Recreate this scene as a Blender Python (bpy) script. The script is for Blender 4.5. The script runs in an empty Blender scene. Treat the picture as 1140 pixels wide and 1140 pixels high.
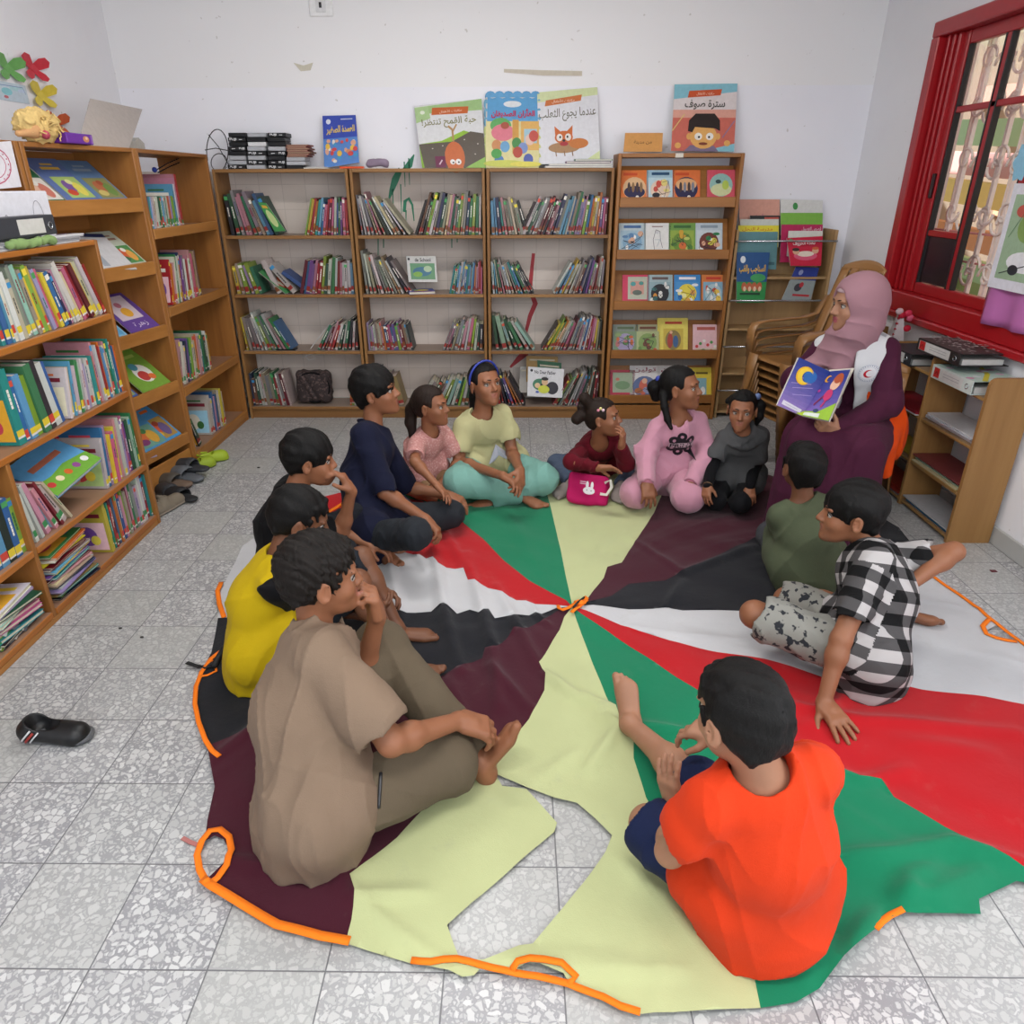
import bpy, math, random, unicodedata
import numpy as np
from mathutils import Vector, Matrix
from mathutils.bvhtree import BVHTree
from mathutils import geometry as MG

SC = bpy.context.scene
COL = SC.collection
RNG = random.Random(7)
PI = math.pi

# ------------------------------------------------------------------ camera
CF, CCX, CCY, CH = 781.108, 562.820, 553.709, 1.5140
CM = np.array([[0.999936742, 0.010864999, -0.002909159],
               [0.00180978, -0.410690967, -0.911772809],
               [-0.011101176, 0.911709867, -0.410684650]])

def _ray(x, y):
    return CM.T @ np.array([(x - CCX) / CF, (y - CCY) / CF, 1.0])

def pz(x, y, z=0.0):            # point of the place seen at x, y of the frame, at height z
    d = _ray(x, y); t = (z - CH) / d[2]
    return Vector((d[0] * t, d[1] * t, CH + d[2] * t))

def pY(x, y, Y):                # the same at depth Y
    d = _ray(x, y); t = Y / d[1]
    return Vector((d[0] * t, Y, CH + d[2] * t))

def pX(x, y, X):                # the same on a side plane X
    d = _ray(x, y); t = X / d[0]
    return Vector((X, d[1] * t, CH + d[2] * t))

def on_plane(p, o, n):           # slide p along its line of sight onto the plane through o
    p, o, n = Vector(p), Vector(o), Vector(n); e = Vector((0, 0, CH)); d = p - e
    return e + d * ((o - e).dot(n) / d.dot(n))
cam_d = bpy.data.cameras.new('camera')
cam = bpy.data.objects.new('camera', cam_d); COL.objects.link(cam)
Rc = Matrix(((CM[0][0], -CM[1][0], -CM[2][0]), (CM[0][1], -CM[1][1], -CM[2][1]), (CM[0][2], -CM[1][2], -CM[2][2])))
cam.matrix_world = Matrix.Translation((0, 0, CH)) @ Rc.to_4x4()
cam_d.sensor_fit = 'HORIZONTAL'; cam_d.sensor_width = 36
cam_d.lens = 36 * CF / 1140
cam_d.shift_x = (570 - CCX) / 1140
cam_d.shift_y = (CCY - 570) / 1140
cam_d.clip_start = 0.05
SC.camera = cam

# ------------------------------------------------------------------ colours and materials
def lin(c):
    if isinstance(c, str):
        c = c.lstrip('#'); c = ''.join(q * 2 for q in c) if len(c) == 3 else c; c = tuple(int(c[i:i + 2], 16) / 255 for i in (0, 2, 4))
    return tuple((v / 12.92 if v <= 0.04045 else ((v + 0.055) / 1.055) ** 2.4) for v in c[:3]) + (1.0,)

def mat_base(name, rough=0.6, spec=0.4):
    m = bpy.data.materials.new(name); m.use_nodes = True
    nt = m.node_tree; b = nt.nodes['Principled BSDF']
    b.inputs['Roughness'].default_value = rough
    b.inputs['Specular IOR Level'].default_value = spec
    return m, nt, b

def N(nt, t, **kw):
    n = nt.nodes.new(t)
    for k, v in kw.items():
        if k.startswith('i_'):
            key = k[2:].replace('_', ' ')
            n.inputs[key].default_value = v
        else: setattr(n, k, v)
    return n

def coords(nt, kind='Object', scale=(1, 1, 1)):
    tc = N(nt, 'ShaderNodeTexCoord'); mp = N(nt, 'ShaderNodeMapping')
    mp.inputs['Scale'].default_value = scale
    nt.links.new(tc.outputs[kind], mp.inputs['Vector'])
    return mp.outputs['Vector']

def mixc(nt, fac, a, b, mode='MIX'):
    n = N(nt, 'ShaderNodeMix', data_type='RGBA', blend_type=mode)
    L = nt.links.new
    if isinstance(fac, (int, float)): n.inputs['Factor'].default_value = fac
    else: L(fac, n.inputs['Factor'])
    for v, k in ((a, 6), (b, 7)):
        if isinstance(v, (tuple, list)): n.inputs[k].default_value = v
        else: L(v, n.inputs[k])
    return n.outputs[2]

def mrange(nt, v, a, b, c=0.0, d=1.0):
    n = N(nt, 'ShaderNodeMapRange'); nt.links.new(v, n.inputs[0])
    for i, x in zip((1, 2, 3, 4), (a, b, c, d)): n.inputs[i].default_value = x
    return n.outputs[0]

def bump(nt, b, h, strength=0.3, dist=0.002):
    n = N(nt, 'ShaderNodeBump'); n.inputs['Strength'].default_value = strength
    n.inputs['Distance'].default_value = dist
    nt.links.new(h, n.inputs['Height']); nt.links.new(n.outputs[0], b.inputs['Normal'])
    return n

def noise(nt, vec, scale, detail=3.0, rough=0.5):
    n = N(nt, 'ShaderNodeTexNoise'); n.inputs['Scale'].default_value = scale
    n.inputs['Detail'].default_value = detail; n.inputs['Roughness'].default_value = rough
    nt.links.new(vec, n.inputs['Vector']); return n.outputs['Fac']

_mc = {}
def plain(name, col, rough=0.5, spec=0.4, metal=0.0, var=0.0, nscale=30, bstr=0.0):
    if name in _mc: return _mc[name]
    m, nt, b = mat_base(name, rough, spec)
    b.inputs['Metallic'].default_value = metal
    c = lin(col)
    v = coords(nt)
    nz = noise(nt, v, nscale)
    lo = tuple(x * (1 - max(var, 0.03)) for x in c[:3]) + (1,)
    hi = tuple(min(1, x * (1 + max(var, 0.03))) for x in c[:3]) + (1,)
    nt.links.new(mixc(nt, nz, lo, hi), b.inputs['Base Color'])
    if bstr: bump(nt, b, noise(nt, v, nscale * 3), bstr, 0.002)
    _mc[name] = m; return m

def fabric(name, col, rough=0.85, weave=420, var=0.10, bstr=0.45, col2=None, spots=0, sheen=0.02):
    if name in _mc: return _mc[name]
    m, nt, b = mat_base(name, rough, 0.15)
    c = lin(col); v = coords(nt)
    nz = noise(nt, v, 9, 4)
    lo = tuple(x * (1 - var) for x in c[:3]) + (1,); hi = tuple(min(1, x * (1 + var)) for x in c[:3]) + (1,)
    base = mixc(nt, nz, lo, hi)
    if col2 is not None:
        n2 = noise(nt, v, spots or 60, 2)
        base = mixc(nt, mrange(nt, n2, 0.56, 0.60), base, lin(col2))
    nt.links.new(base, b.inputs['Base Color'])
    b.inputs['Sheen Weight'].default_value = sheen
    w = noise(nt, v, weave, 2)
    w2 = noise(nt, v, 13, 6, .6)
    ad = N(nt, 'ShaderNodeMath', operation='MULTIPLY_ADD'); nt.links.new(w2, ad.inputs[0]); ad.inputs[1].default_value = 4.5
    nt.links.new(w, ad.inputs[2])
    bump(nt, b, ad.outputs[0], bstr, 0.002)
    _mc[name] = m; return m

def wood(name, c1, c2, axis='z', rough=0.42, dust=0.0):
    if name in _mc: return _mc[name]
    m, nt, b = mat_base(name, rough, 0.4)
    s = {'x': (1.2, 22, 22), 'y': (22, 1.2, 22), 'z': (22, 22, 1.2)}[axis]
    tc = N(nt, 'ShaderNodeNewGeometry'); mp = N(nt, 'ShaderNodeMapping'); mp.inputs['Scale'].default_value = s
    nt.links.new(tc.outputs['Position'], mp.inputs['Vector'])
    v = mp.outputs['Vector']
    nz = noise(nt, v, 1.6, 5, 0.6)
    n2 = noise(nt, v, 0.35, 2)
    f = N(nt, 'ShaderNodeMath', operation='MULTIPLY_ADD'); nt.links.new(nz, f.inputs[0]); f.inputs[1].default_value = 0.7
    nt.links.new(mrange(nt, n2, .3, .7, 0, .35), f.inputs[2])
    col = mixc(nt, mrange(nt, f.outputs[0], .25, .85), lin(c1), lin(c2))
    if dust:
        sx = N(nt, 'ShaderNodeSeparateXYZ'); nt.links.new(tc.outputs['Normal'], sx.inputs[0])
        col = mixc(nt, mrange(nt, sx.outputs[2], .8, 1, 0, dust), col, lin('#8d8078'))
    nt.links.new(col, b.inputs['Base Color'])
    bump(nt, b, nz, 0.12, 0.001)
    _mc[name] = m; return m

def paint_mat(name='printed_paper', rough=0.45, spec=0.35):
    if name in _mc: return _mc[name]
    m, nt, b = mat_base(name, rough, spec)
    a = N(nt, 'ShaderNodeVertexColor', layer_name='Col')
    v = coords(nt); nz = noise(nt, v, 45, 4, .6)
    d = mixc(nt, mrange(nt, nz, .3, .75, 0, .22), a.outputs['Color'], (.42, .40, .38, 1), 'MULTIPLY')
    nt.links.new(d, b.inputs['Base Color'])
    _mc[name] = m; return m

# ------------------------------------------------------------------ meshes
def link(o, parent=None):
    COL.objects.link(o)
    if parent is not None: o.parent = parent
    return o

def tag(o, label=None, cat=None, group=None, kind=None):
    if label: o['label'] = label
    if cat: o['category'] = cat
    if group: o['group'] = group
    if kind: o['kind'] = kind
    return o

def empty(name, loc, label=None, cat=None, group=None):
    o = bpy.data.objects.new(name, None); o.location = loc; o.empty_display_size = 0.05
    link(o); tag(o, label, cat, group); return o

def wl(o):
    p = Vector((0, 0, 0))
    while o is not None: p = p + o.location; o = o.parent
    return p

class MB:
    def __init__(s, col='#888888'):
        s.v = []; s.f = []; s.m = []; s.c = []; s.cur = lin(col); s.mi = 0; s.M = None; s.sm = []
        s.smooth = False
    def col(s, c): s.cur = lin(c); return s
    def add(s, vs, fs, c=None):
        o = len(s.v)
        if s.M is not None: vs = [s.M @ Vector(v) for v in vs]
        s.v += [tuple(v) for v in vs]
        cc = lin(c) if c is not None else s.cur
        for f in fs:
            s.f.append(tuple(o + i for i in f)); s.m.append(s.mi); s.c.append(cc); s.sm.append(s.smooth)
        return s
    def box(s, a, b, c=None):
        x0, y0, z0 = a; x1, y1, z1 = b
        x0, x1 = min(x0, x1), max(x0, x1); y0, y1 = min(y0, y1), max(y0, y1); z0, z1 = min(z0, z1), max(z0, z1)
        v = [(x0, y0, z0), (x1, y0, z0), (x1, y1, z0), (x0, y1, z0), (x0, y0, z1), (x1, y0, z1), (x1, y1, z1), (x0, y1, z1)]
        return s.add(v, [(0, 3, 2, 1), (4, 5, 6, 7), (0, 1, 5, 4), (1, 2, 6, 5), (2, 3, 7, 6), (3, 0, 4, 7)], c)
    def bbox(s, a, b, c=None, e=0.003):      # box with chamfered edges
        x0, y0, z0 = a; x1, y1, z1 = b
        V = []; idx = {}
        for xi, X, sx in ((0, x0, 1), (1, x1, -1)):
            for yi, Y, sy in ((0, y0, 1), (1, y1, -1)):
                for zi, Z, sz in ((0, z0, 1), (1, z1, -1)):
                    idx[xi, yi, zi, 0] = len(V); V.append((X, Y + sy * e, Z + sz * e))
                    idx[xi, yi, zi, 1] = len(V); V.append((X + sx * e, Y, Z + sz * e))
                    idx[xi, yi, zi, 2] = len(V); V.append((X + sx * e, Y + sy * e, Z))
        g = lambda a_, b_, c_, k: idx[a_, b_, c_, k]
        F = []
        F += [(g(0,0,0,0), g(0,0,1,0), g(0,1,1,0), g(0,1,0,0)), (g(1,0,0,0), g(1,1,0,0), g(1,1,1,0), g(1,0,1,0))]
        F += [(g(0,0,0,1), g(1,0,0,1), g(1,0,1,1), g(0,0,1,1)), (g(0,1,0,1), g(0,1,1,1), g(1,1,1,1), g(1,1,0,1))]
        F += [(g(0,0,0,2), g(0,1,0,2), g(1,1,0,2), g(1,0,0,2)), (g(0,0,1,2), g(1,0,1,2), g(1,1,1,2), g(0,1,1,2))]
        for i in (0, 1):
            for j in (0, 1):
                F.append((g(i,j,0,0), g(i,j,1,0), g(i,j,1,1), g(i,j,0,1)))
                F.append((g(i,0,j,0), g(i,1,j,0), g(i,1,j,2), g(i,0,j,2)))
                F.append((g(0,i,j,1), g(1,i,j,1), g(1,i,j,2), g(0,i,j,2)))
                for k in (0, 1): F.append((g(i,j,k,0), g(i,j,k,1), g(i,j,k,2)))
        return s.add(V, F, c)
    def prism(s, poly, y0, y1, c=None, plane='xz'):
        n = len(poly)
        mk = {'xz': lambda p, t: (p[0], t, p[1]), 'xy': lambda p, t: (p[0], p[1], t), 'yz': lambda p, t: (t, p[0], p[1])}[plane]
        v = [mk(p, y0) for p in poly] + [mk(p, y1) for p in poly]
        f = [tuple(range(n - 1, -1, -1)), tuple(range(n, 2 * n))]
        f += [(i, (i + 1) % n, n + (i + 1) % n, n + i) for i in range(n)]
        return s.add(v, f, c)
    def poly(s, pts, c=None): return s.add(pts, [tuple(range(len(pts)))], c)
    def tube(s, pts, r, n=8, c=None, closed=False, flat=None):
        pts = [Vector(p) for p in pts]; rs = r if isinstance(r, (list, tuple)) else [r] * len(pts)
        V = []; up = Vector((0, 0, 1)); prev = None
        for i, p in enumerate(pts):
            a = pts[max(i - 1, 0)] if not closed else pts[i - 1]
            b = pts[min(i + 1, len(pts) - 1)] if not closed else pts[(i + 1) % len(pts)]
            t = (b - a).normalized() if (b - a).length > 1e-9 else Vector((0, 0, 1))
            if prev is None: u = t.orthogonal().normalized() if flat is None else (Vector(flat) - t * t.dot(Vector(flat))).normalized()
            else: u = (prev - t * t.dot(prev)).normalized()
            prev = u; w = t.cross(u)
            for k in range(n):
                a_ = 2 * PI * k / n
                V.append(p + (u * math.cos(a_) + w * math.sin(a_)) * rs[i])
        F = []
        m = len(pts)
        for i in range(m if closed else m - 1):
            j = (i + 1) % m
            for k in range(n):
                l = (k + 1) % n
                F.append((i * n + k, i * n + l, j * n + l, j * n + k))
        if not closed:
            F.append(tuple(range(n - 1, -1, -1))); F.append(tuple((m - 1) * n + k for k in range(n)))
        sm = s.smooth; s.smooth = True; s.add(V, F, c); s.smooth = sm
        return s
    def ribbon(s, pts, w, up=(0, 0, 1), th=0.0015, c=None):
        pts = [Vector(p) for p in pts]; V = []; up = Vector(up)
        for i, p in enumerate(pts):
            t = (pts[min(i + 1, len(pts) - 1)] - pts[max(i - 1, 0)]).normalized(); n = t.cross(up).normalized() * w / 2
            V += [p + n, p - n, p - n + up * th, p + n + up * th]
        F = []
        for i in range(len(pts) - 1):
            a = i * 4; b = a + 4
            for k in range(4):
                l = (k + 1) % 4; F.append((a + k, b + k, b + l, a + l))
        F.append((0, 1, 2, 3)); e = 4 * (len(pts) - 1); F.append((e + 3, e + 2, e + 1, e))
        return s.add(V, F, c)
    def ball(s, c0, r, n=12, c=None):
        r = (r, r, r) if isinstance(r, (int, float)) else r
        V = [(c0[0], c0[1], c0[2] - r[2])]; F = []
        R = n // 2
        for i in range(1, R):
            th = PI * i / R
            for k in range(n):
                a = 2 * PI * k / n
                V.append((c0[0] + r[0] * math.sin(th) * math.cos(a), c0[1] + r[1] * math.sin(th) * math.sin(a), c0[2] - r[2] * math.cos(th)))
        V.append((c0[0], c0[1], c0[2] + r[2])); L = len(V) - 1
        for k in range(n):
            l = (k + 1) % n
            F.append((0, 1 + l, 1 + k)); F.append((L, L - n + k, L - n + l))
            for i in range(R - 2):
                a = 1 + i * n; F.append((a + k, a + l, a + n + l, a + n + k))
        sm = s.smooth; s.smooth = True; s.add(V, F, c); s.smooth = sm
        return s
    def mesh(s, name, mats, offs=Vector((0, 0, 0))):
        me = bpy.data.meshes.new(name)
        me.from_pydata([(v[0] - offs[0], v[1] - offs[1], v[2] - offs[2]) for v in s.v], [], s.f)
        for m in mats: me.materials.append(m)
        me.polygons.foreach_set('material_index', s.m)
        me.polygons.foreach_set('use_smooth', s.sm)
        at = me.color_attributes.new('Col', 'FLOAT_COLOR', 'CORNER')
        cs = []
        for p, c in zip(me.polygons, s.c): cs += list(c) * p.loop_total
        at.data.foreach_set('color', cs)
        me.update(); return me
    def build(s, name, mats, parent=None, origin=None):
        if not isinstance(mats, (list, tuple)): mats = [mats]
        if parent is not None and origin is None: off = wl(parent); loc = Vector((0, 0, 0))
        else:
            if origin is None:
                a = np.array(s.v); lo = a.min(0); hi = a.max(0)
                origin = Vector(((lo[0] + hi[0]) / 2, (lo[1] + hi[1]) / 2, lo[2]))
            off = Vector(origin); loc = off - (wl(parent) if parent is not None else Vector((0, 0, 0)))
        me = s.mesh(name, mats, off)
        o = bpy.data.objects.new(name, me); o.location = loc
        return link(o, parent)

# ------------------------------------------------------------------ lettering
def _arabic(s):
    forms = {}
    for cp in list(range(0xFE70, 0xFEFD)):
        d = unicodedata.decomposition(chr(cp)).split()
        if len(d) == 2 and d[0] in ('<isolated>', '<initial>', '<medial>', '<final>'):
            forms.setdefault(chr(int(d[1], 16)), {})[d[0]] = chr(cp)
        if len(d) == 3 and d[0] in ('<isolated>', '<final>'):
            forms.setdefault(chr(int(d[1], 16)) + chr(int(d[2], 16)), {})[d[0]] = chr(cp)
    t = []; i = 0
    while i < len(s):
        if s[i:i + 2] in forms and s[i] == '\u0644': t.append(s[i:i + 2]); i += 2
        elif '\u064b' <= s[i] <= '\u0652': i += 1
        else: t.append(s[i]); i += 1
    out = []
    for i, ch in enumerate(t):
        f = forms.get(ch)
        if not f: out.append(ch); continue
        pj = i > 0 and t[i - 1] in forms and '<initial>' in forms[t[i - 1]]
        nj = i + 1 < len(t) and t[i + 1] in forms and '<initial>' in f and '<final>' in forms[t[i + 1]]
        k = '<medial>' if pj and nj else '<final>' if pj else '<initial>' if nj else '<isolated>'
        out.append(f.get(k) or f.get('<isolated>') or ch)
    return ''.join(reversed(out))

_tc = {}
def text_geo(s, arabic=False, bold=0.0):
    key = (s, bold)
    if key in _tc: return _tc[key]
    cu = bpy.data.curves.new('lettering', 'FONT'); cu.body = _arabic(s) if arabic else s; cu.size = 1; cu.offset = bold
    cu.resolution_u = 3
    o = bpy.data.objects.new('lettering', cu); COL.objects.link(o)
    bpy.context.view_layer.update()
    me = bpy.data.meshes.new_from_object(o.evaluated_get(bpy.context.evaluated_depsgraph_get()))
    vs = [(v.co.x, v.co.y) for v in me.vertices]; fs = [tuple(p.vertices) for p in me.polygons]
    bpy.data.objects.remove(o); bpy.data.curves.remove(cu); bpy.data.meshes.remove(me)
    if vs:
        x0 = min(v[0] for v in vs); x1 = max(v[0] for v in vs); y0 = min(v[1] for v in vs); y1 = max(v[1] for v in vs)
        vs = [((v[0] - x0) / max(x1 - x0, 1e-6), (v[1] - y0) / max(y1 - y0, 1e-6)) for v in vs]
        asp = (x1 - x0) / max(y1 - y0, 1e-6)
    else: asp = 1
    _tc[key] = (vs, fs, asp); return _tc[key]

class Art:
    """flat printed artwork on a w x h page: u right, v up, each shape a hair above the last"""
    def __init__(s, mb, fr, w, h, d0=0.0004, dd=0.00015):
        s.mb, s.fr, s.w, s.h, s.d, s.dd = mb, fr, w, h, d0, dd
    def pt(s, u, v): return s.fr(u * s.w, v * s.h, s.d)
    def poly(s, pts, c):
        s.mb.add([s.pt(*p) for p in pts], [tuple(range(len(pts)))], c); s.d += s.dd; return s
    def rect(s, u0, v0, u1, v1, c): return s.poly([(u0, v0), (u1, v0), (u1, v1), (u0, v1)], c)
    def ell(s, u, v, ru, rv, c, n=18, a0=0, a1=2 * PI):
        return s.poly([(u + ru * math.cos(a0 + (a1 - a0) * k / n), v + rv * math.sin(a0 + (a1 - a0) * k / n)) for k in range(n + (0 if a1 - a0 > 6.2 else 1))], c)
    def line(s, pts, w, c):
        for a, b in zip(pts, pts[1:]):
            ax, ay = a[0] * s.w, a[1] * s.h; bx, by = b[0] * s.w, b[1] * s.h
            L = math.hypot(bx - ax, by - ay) or 1e-6; nx, ny = -(by - ay) / L * w / 2, (bx - ax) / L * w / 2
            s.mb.add([s.fr(ax + nx, ay + ny, s.d), s.fr(ax - nx, ay - ny, s.d), s.fr(bx - nx, by - ny, s.d), s.fr(bx + nx, by + ny, s.d)], [(0, 1, 2, 3)], c)
        s.d += s.dd; return s
    def text(s, t, u0, v0, u1, v1, c, arabic=True, bold=0.0, slant=0.0):
        vs, fs, _ = text_geo(t, arabic, bold)
        s.mb.add([s.pt(u0 + (u1 - u0) * a, v0 + (v1 - v0) * b + slant * a) for a, b in vs], fs, c); s.d += s.dd; return s

# ------------------------------------------------------------------ implicit surfaces (bodies and clothes)
def nrm(v): v = np.asarray(v, float); return v / max(np.linalg.norm(v), 1e-9)

class SDF:
    def __init__(s): s.p = []
    def cone(s, a, b, ra, rb, k=0.02, op='u'):
        s.p.append(('c', np.asarray(a, float), np.asarray(b, float), ra, rb, k, op)); return s
    def ball(s, a, r, k=0.02, op='u'): return s.cone(a, a, r, r, k, op)
    def econe(s, a, b, ra, rb, side, fl, k=0.02, op='u'):   # elliptic: thickness across `side` scaled by fl
        s.p.append(('e', np.asarray(a, float), np.asarray(b, float), ra, rb, nrm(side), fl, k, op)); return s
    def ell(s, c, R, r, k=0.02, op='u'):
        s.p.append(('l', np.asarray(c, float), np.asarray(R, float), np.asarray(r, float), k, op)); return s
    def box(s, c, R, r, rd, k=0.01, op='u'):
        s.p.append(('b', np.asarray(c, float), np.asarray(R, float), np.asarray(r, float), rd, k, op)); return s
    def cut(s, pt, n, k=0.004):      # keep what lies behind the plane (n points away)
        s.p.append(('p', np.asarray(pt, float), nrm(n), k)); return s
    def disp(s, fn, amp): s.p.append(('d', fn, amp)); return s
    def mesh(s, h):
        lo = np.full(3, 1e9); hi = -lo
        for p in s.p:
            if p[0] in 'ce' and p[-1] == 'u':
                r = max(p[3], p[4]) * (max(1, p[6]) if p[0] == 'e' else 1) + p[-2] * .3
                for q in (p[1], p[2]): lo = np.minimum(lo, q - r); hi = np.maximum(hi, q + r)
            elif p[0] in 'lb' and p[-1] == 'u':
                r = (p[3].max() if p[0] == 'l' else np.linalg.norm(p[3]) + p[4])
                lo = np.minimum(lo, p[1] - r); hi = np.maximum(hi, p[1] + r)
        lo -= 4 * h; hi += 4 * h
        n = np.ceil((hi - lo) / h).astype(int) + 1
        X = [(lo[i] + h * np.arange(n[i])).astype(np.float32) for i in range(3)]
        D = np.full(tuple(n), 0.3, np.float32)
        def smin(a, b, k):
            if k <= 1e-5: return np.minimum(a, b)
            t = np.maximum(k - np.abs(a - b), 0) / k
            return np.minimum(a, b) - t * t * (k * .25)
        for p in s.p:
            if p[0] == 'p':
                d = ((X[0] - p[1][0]) * p[2][0])[:, None, None] + ((X[1] - p[1][1]) * p[2][1])[None, :, None] + ((X[2] - p[1][2]) * p[2][2])[None, None, :]
                D = -smin(-D, -d, p[3]); continue
            if p[0] == 'd':
                D += (p[2] * p[1](X[0][:, None, None], X[1][None, :, None], X[2][None, None, :])).astype(np.float32); continue
            k, op = p[-2], p[-1]
            if p[0] in 'ce':
                r = max(p[3], p[4]) * (max(1, p[6]) if p[0] == 'e' else 1); a0 = np.minimum(p[1], p[2]) - r; b0 = np.maximum(p[1], p[2]) + r
            else:
                r = p[3].max() if p[0] == 'l' else np.linalg.norm(p[3]) + p[4]; a0 = p[1] - r; b0 = p[1] + r
            pad = k + 3 * h
            i0 = np.maximum(np.floor((a0 - pad - lo) / h).astype(int), 0); i1 = np.minimum(np.ceil((b0 + pad - lo) / h).astype(int) + 1, n)
            if (i1 <= i0).any(): continue
            sl = tuple(slice(i0[i], i1[i]) for i in range(3))
            x = X[0][sl[0]][:, None, None] - np.float32(p[1][0]); y = X[1][sl[1]][None, :, None] - np.float32(p[1][1]); z = X[2][sl[2]][None, None, :] - np.float32(p[1][2])
            if p[0] in 'ce':
                ab = (p[2] - p[1]).astype(np.float32); L = float(ab @ ab)
                if L > 1e-12: t = np.clip((x * ab[0] + y * ab[1] + z * ab[2]) / L, 0, 1)
                else: t = np.zeros((1, 1, 1), np.float32)
                dx = x - t * ab[0]; dy = y - t * ab[1]; dz = z - t * ab[2]
                q = dx * dx + dy * dy + dz * dz
                if p[0] == 'e':
                    sd = p[5].astype(np.float32); c_ = dx * sd[0] + dy * sd[1] + dz * sd[2]
                    q = q + c_ * c_ * (1 / (p[6] ** 2) - 1)
                d = np.sqrt(q) - (p[3] + (p[4] - p[3]) * t)
                if p[0] == 'e' and p[6] < 1: d = d * ((1 + p[6]) / 2)
            else:
                R = p[2].astype(np.float32)
                u = x * R[0][0] + y * R[0][1] + z * R[0][2]; v = x * R[1][0] + y * R[1][1] + z * R[1][2]; w = x * R[2][0] + y * R[2][1] + z * R[2][2]
                if p[0] == 'l':
                    rr = p[3].astype(np.float32)
                    k0 = np.sqrt((u / rr[0]) ** 2 + (v / rr[1]) ** 2 + (w / rr[2]) ** 2)
                    k1 = np.sqrt((u / rr[0] ** 2) ** 2 + (v / rr[1] ** 2) ** 2 + (w / rr[2] ** 2) ** 2)
                    d = k0 * (k0 - 1) / np.maximum(k1, 1e-6)
                    d = np.where(k0 < 1e-3, -rr.min(), d)
                else:
                    rr = p[3].astype(np.float32)
                    a = np.abs(u) - rr[0]; b = np.abs(v) - rr[1]; c = np.abs(w) - rr[2]
                    d = np.sqrt(np.maximum(a, 0) ** 2 + np.maximum(b, 0) ** 2 + np.maximum(c, 0) ** 2) + np.minimum(np.maximum(np.maximum(a, b), c), 0) - p[4]
            E = D[sl]
            D[sl] = smin(E, d, k) if op == 'u' else -smin(-E, d, k)
        return nets(D, lo, h)

def nets(D, lo, h):
    S = D < 0
    nx, ny, nz = D.shape
    c = np.zeros((nx - 1, ny - 1, nz - 1), np.uint8)
    for i in (0, 1):
        for j in (0, 1):
            for k in (0, 1): c += S[i:nx - 1 + i, j:ny - 1 + j, k:nz - 1 + k]
    act = (c > 0) & (c < 8)
    I = np.argwhere(act)
    idx = np.full(act.shape, -1, np.int32); idx[tuple(I.T)] = np.arange(len(I))
    P = np.zeros((len(I), 3)); W = np.zeros(len(I))
    cor = [(i, j, k) for i in (0, 1) for j in (0, 1) for k in (0, 1)]
    vals = {q: D[I[:, 0] + q[0], I[:, 1] + q[1], I[:, 2] + q[2]].astype(float) for q in cor}
    for a in cor:
        for ax in range(3):
            if a[ax] == 0:
                b = list(a); b[ax] = 1; b = tuple(b)
                va, vb = vals[a], vals[b]; m = (va < 0) != (vb < 0)
                t = np.where(m, va / np.where(m, va - vb, 1), 0)
                q = np.tile(np.array(a, float), (len(I), 1)); q[:, ax] = t
                P += q * m[:, None]; W += m
    V = (I + P / W[:, None]) * h + lo
    F = []
    for ax in range(3):
        a, b = [(1, 2), (2, 0), (0, 1)][ax]
        s0 = [slice(None)] * 3; s1 = [slice(None)] * 3; s0[ax] = slice(0, -1); s1[ax] = slice(1, None)
        A = S[tuple(s0)]; B = S[tuple(s1)]
        E = np.argwhere(A != B)
        ok = (E[:, a] > 0) & (E[:, b] > 0) & (E[:, a] < D.shape[a] - 1) & (E[:, b] < D.shape[b] - 1)
        E = E[ok]
        if not len(E): continue
        ins = A[tuple(E.T)]
        def g(da, db):
            q = E.copy(); q[:, a] -= da; q[:, b] -= db; return idx[tuple(q.T)]
        q = np.stack([g(1, 1), g(0, 1), g(0, 0), g(1, 0)], 1)
        q[~ins] = q[~ins][:, ::-1]
        F.append(q)
    F = np.concatenate(F)
    F = F[(F >= 0).all(1)]
    return V, F

def np_obj(name, V, F, mats, parent=None, fm=None, origin=None, uvw=None):
    off = np.array(wl(parent)) if parent is not None and origin is None else (np.array(origin) if origin is not None else np.zeros(3))
    me = bpy.data.meshes.new(name)
    me.vertices.add(len(V)); me.vertices.foreach_set('co', (V - off).astype(np.float32).ravel())
    me.loops.add(F.size); me.loops.foreach_set('vertex_index', F.astype(np.int32).ravel())
    me.polygons.add(len(F)); me.polygons.foreach_set('loop_start', (np.arange(len(F)) * F.shape[1]).astype(np.int32))
    me.polygons.foreach_set('loop_total', np.full(len(F), F.shape[1], np.int32))
    for m in (mats if isinstance(mats, (list, tuple)) else [mats]): me.materials.append(m)
    if fm is not None: me.polygons.foreach_set('material_index', fm.astype(np.int32))
    me.polygons.foreach_set('use_smooth', np.ones(len(F), bool))
    if uvw is not None:
        at = me.attributes.new('cloth', 'FLOAT_VECTOR', 'CORNER'); at.data.foreach_set('vector', uvw.astype(np.float32).ravel())
    me.update(calc_edges=True); me.validate()
    o = bpy.data.objects.new(name, me)
    if origin is not None: o.location = Vector(origin) - (wl(parent) if parent is not None else Vector((0, 0, 0)))
    return link(o, parent)

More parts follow.
